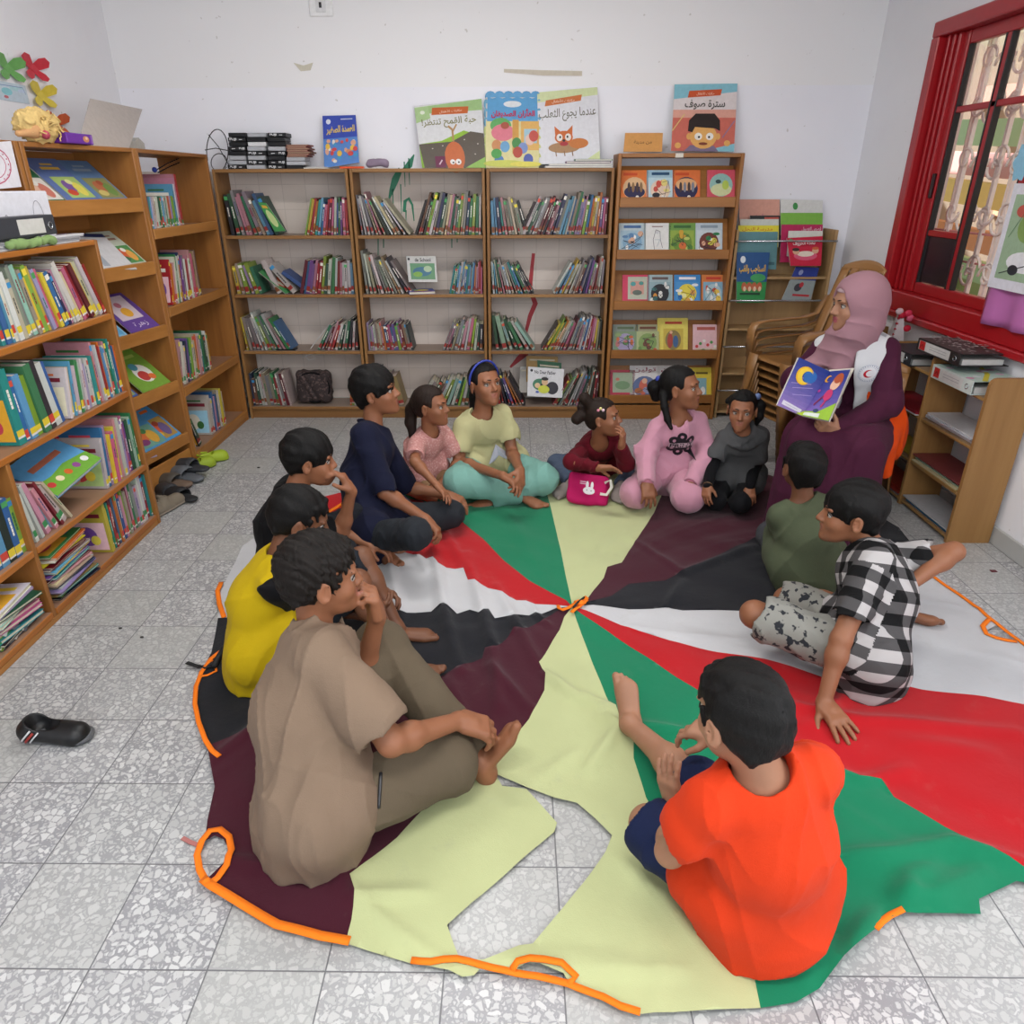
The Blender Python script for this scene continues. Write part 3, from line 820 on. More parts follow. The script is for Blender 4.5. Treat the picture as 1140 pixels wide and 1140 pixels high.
PAL = {'white': '#d8d6d2', 'cream': '#d5c9a8', 'red': '#a8232a', 'dark red': '#6e1a26', 'pink': '#d0628c', 'rose': '#c88a9c', 'orange': '#cf6a26', 'yellow': '#d9bf35',
       'lime green': '#86ab3a', 'green': '#2f7d4d', 'dark green': '#23503c', 'teal': '#2a8f8a', 'sky blue': '#5fa3cf', 'blue': '#2d5f9f', 'navy': '#252f58',
       'purple': '#6d4391', 'lilac': '#a58fbd', 'grey': '#8b8a88', 'brown': '#6b4a35', 'black': '#232325', 'beige': '#a89a84', 'mint': '#9cc9b4', 'tan': '#9a7b55'}
PN = list(PAL)
ORD = ['', 'first', 'second', 'third', 'fourth', 'fifth', 'sixth', 'seventh', 'eighth', 'ninth', 'tenth', 'eleventh', 'twelfth', 'thirteenth', 'fourteenth', 'fifteenth',
       'sixteenth', 'seventeenth', 'eighteenth', 'nineteenth', 'twentieth']
def ordn(n):
    if n <= 20: return ORD[n]
    tens = {2: 'twenty', 3: 'thirty', 4: 'forty'}
    if n % 10 == 0: return {30: 'thirtieth', 40: 'fortieth'}[n]
    return tens[n // 10] + '-' + ORD[n % 10]
def jit(hexc, r, a=.06):
    c = [int(hexc[i:i + 2], 16) for i in (1, 3, 5)]; k = 1 + r.uniform(-a, a) * 1.5
    return '#%02x%02x%02x' % tuple(max(8, min(245, int(v * k + r.uniform(-10, 10)))) for v in c)

ART = [('#e9b23c', '#3f8f5a', '#c9485b'), ('#f0e6c8', '#4f8fc9', '#d9682c'), ('#bcd98a', '#d94f4f', '#f2d94e'), ('#9fd0e8', '#e8e2d2', '#3c6e3c'), ('#f2c7d2', '#7a52a8', '#f2e25a')]
def book_mesh(mb, t, h, d, name, r, sticker=None, cover=False):
    """a: 0..t across, n: 0 spine .. -d fore edge, z: 0..h"""
    c = jit(PAL[name], r); pg = jit('#c9c2ae', r, .03)
    if cover: c = '#%02x%02x%02x' % tuple(int(.95 * (int(c[i:i + 2], 16) * .86 + g * .14)) for i, g in ((1, 120), (3, 115), (5, 105)))
    if not cover: c = '#%02x%02x%02x' % tuple(int(.88 * (int(c[i:i + 2], 16) * .76 + g * .24)) for i, g in ((1, 118), (3, 112), (5, 106)))
    b = min(.0016, t * .22)
    mb.box((0, -d, 0), (b, 0, h), c); mb.box((t - b, -d, 0), (t, 0, h), c)
    mb.box((b, -b * 1.3, 0), (t - b, 0, h), c)
    mb.box((b, -d + .004, .003), (t - b, -b * 1.3, h - .003), pg)
    e = .0003
    if sticker:
        z = r.uniform(.012, .03); s = r.uniform(.018, .032)
        mb.add([(e, e, z), (t - e, e, z), (t - e, e, z + s), (e, e, z + s)], [(0, 1, 2, 3)], sticker)
        mb.add([(e, e, z + s * .2 - .012), (t - e, e, z + s * .2 - .012), (t - e, e, z), (e, e, z)], [(0, 1, 2, 3)], '#d9d7d2' if cover else '#a8a49c')
    if t > .006 and r.random() < .5:       # title band and marks on the spine
        k = '#e6e2d8' if sum(int(c[i:i + 2], 16) for i in (1, 3, 5)) < 330 else r.choice(['#7a2433', '#26406e', '#3a3a3a', '#2c6b4a'])
        z0 = h * r.uniform(.35, .5)
        for q in range(r.randint(3, 6)):
            z1 = z0 + q * .014
            mb.add([(t * .36, e, z1), (t * .64, e, z1), (t * .64, e, z1 + .0125), (t * .36, e, z1 + .0125)], [(0, 1, 2, 3)], k)
        if r.random() < .5: mb.add([(e, e, h * .86), (t - e, e, h * .86), (t - e, e, h * .95), (e, e, h * .95)], [(0, 1, 2, 3)], r.choice(['#c94f3c', '#e8d44a', '#3f8fc4', '#e6e2d8', '#4a9a5a']))
    if cover:
        for sgn, x in ((-1, 0), (1, t)):
            fr = (lambda u, v, dd: (-dd, -u, v)) if sgn < 0 else (lambda u, v, dd: (t + dd, -d + u, v))
            A = Art(mb, fr, d, h); a = r.choice(ART)
            A.rect(.06, .05, .94, .62, a[0]); A.ell(.5 + r.uniform(-.15, .15), .33, .24, .2, a[1]); A.ell(.35, .25, .12, .1, a[2]); A.ell(.7, .2, .1, .12, jit('#c9a58a', r))
            A.rect(.12, .72, .88, .80, '#e9e4da' if name not in ('white', 'cream', 'yellow') else '#7a2433'); A.rect(.25, .84, .75, .88, a[2])

BOOKS = []      # every upright book, placed: (size, matrix, spec)
def frame(O, A, Nn): 
    A, Nn, O = Vector(A), Vector(Nn), Vector(O)
    return Matrix(((A.x, Nn.x, 0, O.x), (A.y, Nn.y, 0, O.y), (A.z, Nn.z, 1, O.z), (0, 0, 0, 1)))
def row(fr, a0, a1, names, lean, h, d, seed, where, group, stk=('#8c2a26', '#8c2a26', '#7d4a2c'), tmul=1.0, inset=.012, cover=False, fixed=None, hs=None, th=None):
    """books of one cluster between a0 and a1; lean 'L': against the left end, 'R': against the right end, tops that way"""
    r = random.Random(seed); n = len(names); W = a1 - a0
    if lean in 'LR':
        t_ = (W * (.80 if (th or .35) < .5 else .62)) / n
    else: t_ = W / n
    ts = [max(.003, t_ * r.uniform(.65, 1.35)) for _ in names]; k = W / sum(ts) if lean == 'V' else 1; ts = [t * min(k, 1) * tmul for t in ts]
    x = 0.0; out = []; pt = None
    thm = th if th is not None else .35
    for i, nm in enumerate(names):
        t = ts[i]; hh = (hs[i] if hs else h * r.uniform(.86, 1.08)); dd = d * r.uniform(.88, 1.04)
        an = 0 if lean == 'V' else thm * (((i + 1) / n) ** .8) * r.uniform(.92, 1.04) if lean != 'V' else 0
        if pt is not None:
            (px, ptt, ph, pa) = pt
            an = max(an, pa) if lean in 'LR' else 0
            trx = px + ptt * math.cos(pa) - ph * math.sin(pa); trz = ptt * math.sin(pa) + ph * math.cos(pa)
            reach = hh * math.cos(an)
            if trz <= reach: x = trx + trz * math.tan(an)
            else:
                tt = (reach - ptt * math.sin(pa)) / max(math.cos(pa), .1)
                x = px + ptt * math.cos(pa) - tt * math.sin(pa) + reach * math.tan(an)
            x = max(x, px + ptt / max(math.cos(pa), .3)) + .0006
        else: x = hh * math.sin(an) + .001
        out.append((x, t, hh, dd, an, nm)); pt = (x, t, hh, an)
    ext = out[-1][0] + out[-1][1] * math.cos(out[-1][4]); 
    for q, (x, t, hh, dd, an, nm) in enumerate(out):
        if lean == 'R':
            M = fr @ Matrix.Translation((a1 - x, -inset - r.uniform(0, .012), 0)) @ Matrix.Rotation(an, 4, 'Y') @ Matrix.Translation((-t, 0, 0))
            lift = 0
        else:
            M = fr @ Matrix.Translation((a0 + x, -inset - r.uniform(0, .012), 0)) @ Matrix.Rotation(-an, 4, 'Y')
        pos = (a1 - x) if lean == 'R' else a0 + x
        st = r.choice(stk) if stk and r.random() < .8 else None
        BOOKS.append(dict(M=M, t=t, h=hh, d=dd, n=nm, st=st, where=where, group=group, pos=pos, cover=cover, seed=r.random()))
def P(s): 
    ab = dict(w='white', c='cream', r='red', R='dark red', p='pink', P='rose', o='orange', y='yellow', l='lime green', g='green', G='dark green', t='teal', s='sky blue', b='blue', n='navy', u='purple', U='lilac', e='grey', k='black', B='brown', i='beige', m='mint', a='tan')
    return [ab[q] for q in s]

# -- back bookcases (frame: a along +X, spines towards -Y)
shn = ['top', 'second', 'third', 'bottom']
def back(ci, si, a0, a1, s, lean, h, **kw):
    x0 = BC[ci][0] + .02; x1 = BC[ci][1] - .02
    fr = frame((x0, FY + .012, BZ[si] + .001), (1, 0, 0), (0, -1, 0))
    W = x1 - x0
    row(fr, a0 * W, a1 * W, P(s), lean, h, .17, ci * 31 + si * 7 + int(a0 * 10), (ci, si), 'books on the %s shelf of the %s back bookcase' % (shn[si], BCN[ci]), **kw)
back(0, 0, .02, .34, 'kGePPgeisbG', 'L', .245, th=.42)
back(0, 0, .66, .995, 'rpugbwpRrpbstoryl', 'R', .21, th=.30)
back(0, 1, .0, .22, 'yilUlg', 'L', .20, th=.3); back(0, 1, .24, .44, 'wwb', 'L', .21, th=.95)
back(0, 1, .52, .995, 'swwwPRwgwGlrrPuubR', 'R', .22, th=.28)
back(0, 2, .0, .40, 'yieewwlegwPgb', 'L', .24, th=.5); back(0, 2, .68, .995, 'kwkgwGwrPReg', 'R', .20, th=.55)
back(0, 3, .0, .38, 'nBGwwieigrweRw', 'L', .22, th=.16); back(0, 3, .86, .995, 'Ggtwlo', 'R', .20, th=.1)
back(1, 0, .0, .36, 'ewweiPikwcewc', 'L', .245, th=.62)
back(1, 0, .52, .995, 'wglgneclgeGPciGnewlkkBk', 'R', .24, th=.35)
back(1, 1, .0, .36, 'ewieweeweawke', 'L', .25, th=.55); back(1, 1, .70, .995, 'prpPobsestbwswstgt', 'R', .19, th=.22)
back(1, 2, .0, .46, 'UeUweicPobrpbulURaek', 'L', .18, th=.20); back(1, 2, .70, .995, 'kGwlpwPweikPe', 'R', .20, th=.40)
back(1, 3, .02, .25, 'kwea', 'L', .24, th=.25); back(1, 3, .36, .99, 'nwRPGwlGwmlweBGiew', 'R', .20, th=.62)
back(2, 0, .0, .27, 'ssntPieciek', 'L', .22, th=.30)
back(2, 0, .30, .995, 'RpuocyoblPUUgibwssennPRkRReweGwk', 'R', .235, th=.45)
back(2, 1, .0, .33, 'wscGPewietsgekk', 'L', .21, th=.55)
back(2, 1, .56, .995, 'ewiRPeunenBiewcwyssw', 'R', .22, th=.52)
back(2, 2, .0, .34, 'GmmGgwm', 'L', .22, th=.65); back(2, 2, .46, .995, 'kiyPprwbwPeewRpewcogylyk', 'R', .22, th=.55)
back(2, 3, .0, .26, 'weRknuoak', 'L', .23, th=.50); back(2, 3, .62, .995, 'RrkwBkGPewwkRwelr', 'R', .24, th=.55)

# -- left units (a along +Y, spines towards +X)
YS = ('#d9c23a', '#d9c23a', '#c4463a')
def left(si, a0, a1, s, lean, h, d=.19, X=LX, zs=LZS, nm='low bookshelf', sn=None, **kw):
    fr = frame((X - .004, 0, zs[si] + .001), (0, 1, 0), (1, 0, 0))
    row(fr, a0, a1, P(s), lean, h, d, si * 13 + int(a0 * 17) + (50 if X != LX else 0), (nm, si), 'books on the %s shelf of the %s' % ((sn or shn)[si], nm), cover=True, **kw)
left(0, 1.75, 2.36, 'PrcPRaicRBsilg', 'L', .24, stk=YS, th=.3); left(0, 2.37, 3.035, 'tbswwceemiylyUpybnPwwcprRycwr', 'L', .235, stk=YS, th=.42)
left(1, 1.75, 2.30, 'PpUscpyPRstgl', 'L', .26, stk=YS, th=.3); left(1, 2.31, 2.60, 'tbslgkwb', 'L', .25, stk=YS, th=.16)
left(1, 2.62, 2.86, 'otwwUwmgwscw', 'R', .20, stk=YS, th=.18); left(1, 2.865, 3.035, 'PwroscPgtwbo', 'V', .235, stk=YS)
left(2, 1.72, 2.195, 'eioBkteswbskbl', 'V', .23, stk=YS); left(2, 2.235, 2.44, 'wwPPRwc', 'L', .22, stk=('#3a8a52',), th=.55)
left(2, 2.74, 3.035, 'gmGupUwPypyUbw', 'R', .25, stk=YS, th=.12)
left(3, 2.66, 3.035, 'yytrRbowbPliRPgeUwwwbrtR', 'V', .225, stk=('#c4463a', '#3a8a52'), d=.18)
left(3, 1.75, 1.95, 'wgwlwe', 'L', .2, stk=('#3a8a52',), th=.9)
BZ2 = [1.285, .89, .45, .065]
def leftb(si, a0, a1, s, lean, h, **kw): left(si, a0, a1, s, lean, h, d=.18, X=XT - .02, zs=BZ2, nm='corner bookshelf', **kw)
leftb(0, 3.86, 4.30, 'rPPwstlUwoPwgwmsgGwwywstb', 'R', .19, stk=('#3a8a52', '#c4463a'), th=.12, hs=[.27, .27, .25, .22, .22] + [.16] * 20)
leftb(1, 3.95, 4.36, 'BiapPwwPrweunowcgwPor', 'R', .25, stk=YS, th=.20)
leftb(2, 3.86, 4.33, 'ywGgtswPocwlgunwwP', 'R', .24, stk=('#3a8a52', '#c4463a'), th=.2)
leftb(3, 3.84, 3.93, 'ewkG', 'L', .2, th=.45); leftb(3, 4.13, 4.40, 'cywibPbwww', 'R', .24, stk=('#c4463a',), th=.12)

def mk_books():
    # apparent size decides which 300 are objects of their own
    for b in BOOKS:
        c = b['M'] @ Vector((b['t'] / 2, 0, b['h'] / 2)); dist = (c - Vector((0, 0, CH))).length
        pc = CM @ (np.array(c) - np.array([0, 0, CH])); u = CCX + CF * pc[0] / pc[2]; v = CCY + CF * pc[1] / pc[2]
        b['vis'] = -15 < u < 1140 and 0 < v < 1140
        side = b['where'][0] not in (0, 1, 2)
        b['size'] = (b['t'] * (1.0 if not side else .75) + (.03 if side else 0)) * b['h'] / dist ** 2 * (1 if b['vis'] else 0)
    rows = {}
    for b in BOOKS: rows.setdefault(b['where'], []).append(b)
    for w_, L in rows.items():
        L.sort(key=lambda b: b['pos'])
        for i, b in enumerate(L): b['i'] = i + 1
    order = sorted([b for b in BOOKS if b['vis']], key=lambda b: -b['size'])
    rest = MB()
    for k, b in enumerate(order):
        r = random.Random(b['seed'])
        mb = MB() if k < 264 else rest
        if k >= 264: mb.M = b['M']
        book_mesh(mb, b['t'], b['h'], b['d'], b['n'], r, b['st'], b['cover'])
        if k >= 264: continue
        me = mb.mesh('book', [PAPER]); o = bpy.data.objects.new('book', me); o.matrix_world = b['M']; COL.objects.link(o)
        w_ = b['where']
        sh = 'top' if w_[1] == 0 else 'second' if w_[1] == 1 else 'third' if w_[1] == 2 else 'bottom'
        cs = BCN[w_[0]] + ' back bookcase' if w_[0] in (0, 1, 2) else w_[0]
        th = 'thin' if b['t'] < .010 else 'thick' if b['t'] > .02 else 'upright'
        tag(o, '%s %s book, %s from left, %s shelf of the %s' % (th, b['n'], ordn(b['i']), sh, cs.replace(' back bookcase', ' bookcase')), 'book', b['group'])
    o = rest.build('shelved_books', PAPER); o['kind'] = 'stuff'; tag(o, 'the many thin books filling the back of the bookcases', 'books')
mk_books()

# ------------------------------------------------------------------ flat piles and faced-out booklets
def flat_book(loc, rz, w, h, t, c, label, group, tilt=0.0, art=None, tz=0.0):
    mb = MB(); r = random.Random(label)
    mb.box((-w / 2, -h / 2, 0), (w / 2, h / 2, .0012), c); mb.box((-w / 2, -h / 2, t - .0012), (w / 2, h / 2, t), c); mb.box((-w / 2, -h / 2, .0012), (-w / 2 + .0015, h / 2, t - .0012), c)
    mb.box((-w / 2 + .0015, -h / 2 + .002, .0012), (w / 2 - .003, h / 2 - .002, t - .0012), '#d3ccb8')
    if art:
        A = Art(mb, lambda u, v, d: (u - w / 2, v - h / 2, t + d), w, h); art(A)
    me = mb.mesh('book', [PAPER]); o = bpy.data.objects.new('book', me); COL.objects.link(o)
    o.location = loc; o.rotation_euler = (tilt, tz, rz); tag(o, label, 'book', group); return o
def art_rand(seed, bgc=None):
    def f(A):
        r = random.Random(seed); a = r.choice(ART)
        if bgc: A.rect(.0, .0, 1, 1, bgc)
        A.rect(.06, .06, .94, .66, a[0]); A.ell(.4, .35, .22, .2, a[1]); A.ell(.66, .3, .16, .2, a[2]); A.ell(.45, .5, .08, .07, '#dcae8c'); A.ell(.68, .5, .07, .06, '#dcae8c')
        A.rect(.3, .1, .7, .18, jit('#6b9a4a', r)); A.rect(.15, .76, .85, .86, r.choice(['#e9e4da', '#d93f4f', '#f2d94e', '#2a4f8f']))
    return f
# pile on the low shelf beside the divider, and the pile left of it
def pile(x, y, z, n, w, h, seed, nm, grp, spread=.02, tmin=.004, tmax=.012, rz0=0.0, first=None):
    r = random.Random(seed); zz = z; cols = [r.choice(PN) for _ in range(n)]
    for k in range(n):
        t = r.uniform(tmin, tmax); top = k == n - 1
        c = cols[k] if not (top and first) else first
        flat_book((x + r.uniform(-spread, spread), y + r.uniform(-spread, spread), zz), rz0 + r.uniform(-.14, .14), w * r.uniform(.9, 1), h * r.uniform(.9, 1.02), t, jit(PAL[c], r),
                  '%s book, %s in the %s' % (c, 'topmost' if top else ordn(k + 1) + ' from below', nm), grp, art=art_rand(seed + k, jit(PAL[c], r)) if top else None)
        zz += t + .0012
    return zz
pile(LX - .125, 2.40, LZS[3] + .001, 24, .22, .27, 5, 'big pile at the low bookshelf bottom', 'magazines piled on the bottom shelf', spread=.014, tmin=.004, tmax=.010, first='green')
pile(LX - .11, 2.06, LZS[3] + .001, 11, .20, .24, 9, 'smaller pile left of the shelf divider', 'books piled by the divider', spread=.012, tmin=.006, tmax=.017, first='white')
# big board books lying on the third shelf
def tarmac(A):
    A.rect(0, 0, 1, 1, '#5b9ccc'); A.poly([(0, 0), (1, 0), (1, .32), (.6, .42), (.3, .36), (0, .40)], '#6fa63a')
    A.rect(.2, .6, .8, .72, '#b06a52')
    for k in range(5): A.ell(.14 + k * .18, .22, .055, .07, ['#c23a3a', '#e8d8b0', '#d0662c', '#8c4a8c', '#e8e8e8'][k])
bp = pX(70, 520, LX - .06); o = flat_book((LX - .10, bp.y, bp.z - .005), 1.25, .27, .22, .016, '#4c93c6', 'large blue board book lying across the books on the third shelf, low bookshelf', 'board books', art=tarmac)
o.rotation_euler = (.42, -.20, 1.42)
def farm(A):
    A.rect(0, 0, 1, 1, '#9fc79c'); A.rect(0, .86, 1, 1, '#b3202c'); A.rect(.05, .1, .5, .4, '#4a8fc4'); A.ell(.3, .6, .16, .14, '#4f8a3c'); A.ell(.3, .6, .08, .07, '#c9602c'); A.rect(.62, .45, .82, .8, '#e6efe2'); A.rect(.66, .5, .78, .75, '#2a5aa8'); A.ell(.7, .25, .12, .1, '#3f7a3c')
bp = pX(108, 492, LX - .10); o = flat_book((LX - .14, bp.y, bp.z), 1.35, .27, .22, .012, '#8fbf8f', 'green farm board book leaning at the back of the third shelf, low bookshelf', 'board books', art=farm)
o.rotation_euler = (.75, -.30, 1.50)

# faced-out booklets
def faced(M, w, h, t, c, label, group, art, name='booklet', cat='booklet'):
    mb = MB()
    mb.box((0, 0, 0), (w, t, h), '#d8d2c2'); mb.box((-.0005, -.0008, -.0005), (w + .0005, 0, h + .0005), c); mb.box((-.0005, t, -.0005), (w + .0005, t + .0008, h + .0005), c)
    A = Art(mb, lambda u, v, d: (u, -.0008 - d, v), w, h); art(A)
    me = mb.mesh(name, [PAPER]); o = bpy.data.objects.new(name, me); o.matrix_world = M; COL.objects.link(o)
    tag(o, label, cat, group); return o

def a_circle(bg, disc, bits, inv=False, foot=None):
    def f(A):
        A.rect(0, 0, 1, 1, bg); A.ell(.5, .46, .42, .34, disc); A.ell(.5, .58 if inv else .36, .38, .18, bits[0])
        for k, x in enumerate((.3, .45, .6, .74)): A.ell(x, .5, .055, .15, bits[1 + k % 2])
        A.ell(.6, .22, .06, .04, '#e8e4d8'); A.rect(.1, .84, .6, .92, '#c9502c')
        if foot: A.rect(0, 0, 1, .14, foot)
    return f
def a_scene(seed, bg, cols, title='#2a4f6f'):
    def f(A):
        r = random.Random(seed); A.rect(0, 0, 1, 1, bg); A.rect(.06, .05, .94, .78, cols[0])
        A.ell(.5, .42, .36, .3, cols[1])
        for k in range(9): A.ell(r.uniform(.18, .82), r.uniform(.14, .7), r.uniform(.05, .14), r.uniform(.04, .11), cols[2 + k % (len(cols) - 2)])
        for k in range(4): A.line([(r.uniform(.1, .9), r.uniform(.1, .7)) for _ in range(3)], .0025, '#2b2b33')
        A.rect(.18, .85, .82, .93, title)
    return f
def a_text(bg, txt, tc, disc, cols, frame=None):
    def f(A):
        A.rect(0, 0, 1, 1, bg)
        if frame: A.rect(.0, .0, .12, 1, frame); A.rect(0, 0, 1, .16, frame)
        A.text(txt, .12, .80, .88, .95, tc, bold=.02); A.ell(.5, .4, .40, .30, disc); A.ell(.45, .38, .14, .22, cols[0]); A.ell(.5, .56, .09, .08, cols[1]); A.ell(.64, .3, .2, .1, cols[2]); A.ell(.3, .28, .14, .08, cols[3])
        A.line([(.2, .2), (.5, .34), (.8, .22)], .003, '#333340')
    return f
GR = 'booklets faced out on the sloping display rack'
def rack(si, x, w, c, label, art, h=.157):
    w *= 1.36; h *= 1.33
    z = RZ[si] + .0165; x = max(x, RA + .026)
    M = Matrix.Translation((x, RY + .0135, z)) @ Matrix.Rotation(-.40, 4, 'X')
    return faced(M, w, h, .006, c, label, GR, art)
lx = lambda px, y: pY(px, y, RY).x
rack(0, lx(692, 215), .125, '#d8743a', 'orange booklet with a dark disc, leftmost on the top row of the display rack', a_circle('#d9773c', '#d9b48a', ('#2e2d4f', '#4a3a3a', '#8a6a4a')))
rack(0, lx(721, 215), .125, '#8fb4c4', 'pale blue booklet of figures, second on the top row of the display rack', a_scene(3, '#9fc0cf', ['#b9d3dc', '#e0c9b4', '#c4564a', '#e6e2da', '#30303a', '#e0d080']))
rack(0, lx(750, 215), .125, '#cf5a4a', 'orange booklet with white foot band, third on the top row of the rack', a_circle('#d8743f', '#2e2d4f', ('#d9a878', '#4a3a3a', '#7a8090'), True, '#d9d6d4'))
rack(0, lx(789, 215), .125, '#c84a5c', 'pink booklet with a green oval landscape, rightmost on the rack top row', lambda A: (A.rect(0, 0, 1, 1, '#cf5566'), A.ell(.5, .56, .42, .34, '#8fb9b4'), A.ell(.5, .42, .38, .18, '#c9cfa0'), A.ell(.66, .56, .12, .14, '#b4c95a'), A.ell(.4, .66, .1, .06, '#2f4a4a'), A.rect(.08, .06, .7, .12, '#e08a9c')))
rack(1, lx(690, 272), .125, '#8aa4b4', 'booklet with a swimmer in blue swirls, leftmost on the second rack row', a_scene(11, '#b4c4c9', ['#9fb9c9', '#7fa4bf', '#d0a58a', '#3a3a42', '#e6e6e2', '#5a7fa8'], '#4a6a9a'))
rack(1, lx(718, 272), .125, '#d6d6d2', 'white booklet with a line drawing, second on the second rack row', lambda A: (A.rect(0, 0, 1, 1, '#dcdcda'), A.line([(.4, .2), (.35, .5), (.45, .8), (.6, .75), (.62, .5), (.7, .25)], .003, '#55555c'), A.line([(.4, .5), (.6, .5), (.5, .3)], .002, '#6a8aa0'), A.ell(.5, .72, .07, .05, '#c9c9cc'), A.rect(.3, .88, .7, .91, '#8a6a6a')))
rack(1, lx(746, 272), .125, '#7d9a4a', 'green jungle booklet, third on the second row of the display rack', a_scene(17, '#6f9a4f', ['#8fa84a', '#6a8a3c', '#c9a03c', '#b9c46a', '#4f7a3c', '#d0703c'], '#3f6a3c'))
rack(1, lx(776, 272), .125, '#a8b9c4', 'booklet with a brown wreath and green figure, rightmost on second rack row', a_scene(23, '#b9c6cf', ['#c4d0d6', '#6f3a32', '#2f7a4a', '#d9cf50', '#d9a88a', '#e6e6e2'], '#8a9aa8'))
rack(2, lx(694, 330), .128, '#c43a5c', 'crimson framed booklet with a pale inner picture, leftmost on the third rack row', lambda A: (A.rect(0, 0, 1, 1, '#c93f5f'), A.rect(.2, .24, .92, .94, '#b4b9a8'), A.rect(.3, .4, .8, .8, '#c9968a'), A.ell(.4, .72, .1, .07, '#4f9a9a'), A.ell(.7, .74, .09, .06, '#4f8f8a'), A.rect(.25, .06, .85, .14, '#e8dce0'), A.ell(.55, .45, .18, .08, '#5f6a62')))
rack(2, lx(722, 330), .12, '#7f97a0', 'booklet with a black and white penguin shape, second on third rack row', a_scene(31, '#9fb4b9', ['#8fa8b0', '#2a2d33', '#dcdcd8', '#c98a3c', '#3a6a6a', '#dcdcd8'], '#6a5a5a'))
rack(2, lx(752, 330), .125, '#3f7fb9', 'bright blue booklet with yellow shapes, third on the third rack row', a_scene(37, '#3f86c4', ['#4a90c9', '#dccb4a', '#dce0e2', '#2f6fae', '#d9a050', '#e6e2a0'], '#e6e6ea'))
rack(2, lx(783, 330), .11, '#c9743a', 'orange topped booklet with white figures, rightmost on the third rack row', a_scene(41, '#d07a40', ['#7fa8c0', '#a8c0c9', '#e0e0dc', '#c9503a', '#e0c050', '#e0e0dc'], '#c4402f'))
rack(3, lx(683, 385), .125, '#8a8fa0', 'muted forest booklet, leftmost on the fourth row of the display rack', a_scene(43, '#7f8a80', ['#7a9070', '#9a8fb0', '#c46a3c', '#5f8a50', '#b06a6a', '#8aa06a'], '#5a6a50'))
rack(3, lx(708, 385), .125, '#8a7a6a', 'forest booklet with brown trunks, second on the fourth rack row', a_scene(47, '#9a9a78', ['#a8b080', '#7f9a5a', '#6a4030', '#c4503a', '#6a8a4a', '#6a4030'], '#6a4030'))
rack(3, lx(733, 385), .15, '#dcca5a', 'tall yellow booklet with a framed story picture on the fourth rack row', lambda A: (A.rect(0, 0, 1, 1, '#dfcf62'), A.rect(.2, .12, .85, .72, '#c9b04a'), A.ell(.52, .42, .26, .26, '#8a7a4a'), A.ell(.42, .4, .09, .2, '#a8443a'), A.ell(.6, .38, .09, .16, '#3f5f8a'), A.ell(.45, .62, .05, .04, '#dcae8c'), A.rect(.25, .84, .8, .90, '#c4402f')), .19)
rack(3, lx(773, 385), .128, '#d6a8ae', 'pale pink booklet with scattered red flowers, rightmost on fourth rack row', lambda A: (A.rect(0, 0, 1, 1, '#dcb4ba'), A.rect(.15, .82, .85, .92, '#b05a50'), [A.ell(.15 + .14 * k, .3 + .22 * ((k * 37) % 5) / 5, .06, .05, ['#c43f3f', '#4f8f4f', '#d9d9d0'][k % 3]) for k in range(6)], A.rect(.1, .06, .9, .24, '#c9c0a8'), A.ell(.4, .16, .1, .06, '#4a8a5a'), A.ell(.7, .16, .08, .05, '#c43f3f')))
rack(4, lx(680, 437), .125, '#b8344c', 'crimson framed booklet with green picture, leftmost on the lowest rack row', lambda A: (A.rect(0, 0, 1, 1, '#b8344c'), A.rect(.1, .26, .9, .92, '#9aa890'), A.ell(.5, .5, .3, .14, '#6f8f6a'), A.ell(.3, .7, .08, .05, '#c46a5a'), A.rect(.15, .07, .85, .15, '#e0ccd0')))
rack(4, lx(702, 437), .15, '#d2cfcf', 'white booklet titled in maroon Arabic with a blue vignette on lowest rack row', a_text('#d6d3d3', 'تولين', '#8a2440', '#5a6a94', ('#c9644f', '#d9a88a', '#8a8fae', '#a8643a')), .18)
rack(4, lx(733, 437), .15, '#cfcccc', 'second white booklet titled in maroon, behind the hooded girl on the rack', a_text('#d2cfcf', 'تولين', '#8a2440', '#6a7a9c', ('#c9644f', '#d9a88a', '#8a8fae', '#a8643a')), .18)
rack(4, lx(768, 437), .12, '#cfb93a', 'yellow booklet with a pale blue window, rightmost on the lowest rack row', lambda A: (A.rect(0, 0, 1, 1, '#d4bf3e'), A.rect(.25, .15, .75, .68, '#7fa8b4'), A.ell(.35, .35, .1, .1, '#d9c24a'), A.ell(.6, .3, .1, .12, '#e0e0e0'), A.rect(.3, .8, .8, .86, '#6a5a20')), .17)

# display unit on the left: pairs of albums on the sloping boards
def sloped(z, y, w, h, c, label, art, dz=0, X=XT, tilt=.85, rr=0.0):
    x = X - .026 + SHX * (y - 3.8)
    ax = Vector((SHX, 1, 0)).normalized()
    up = (Vector((-math.sin(tilt), 0, math.cos(tilt)))); up = (up - ax * up.dot(ax)).normalized(); nn = ax.cross(up)   # towards the room
    M = Matrix(((ax.x, -nn.x, up.x, x), (ax.y, -nn.y, up.y, y), (ax.z, -nn.z, up.z, z + .035), (0, 0, 0, 1)))
    M = Matrix.Translation(nn * (.012 + dz)) @ M @ Matrix.Rotation(rr, 4, 'Y')
    return faced(M, w, h, .004, c, label, 'albums on the sloping left display unit', art)
def album(bgc, inner, cols, t='#d9b24a', low=False):
    def f(A):
        A.rect(0, 0, 1, 1, bgc); A.rect(.22, .10, .95, .58, inner); A.ell(.5, .36, .15, .14, cols[0]); A.ell(.74, .3, .14, .16, cols[1]); A.ell(.42, .22, .14, .07, cols[2]); A.ell(.62, .46, .09, .06, cols[3])
        A.rect(.25, .74, .8, .80, t); A.rect(.35, .84, .7, .88, t)
    return f
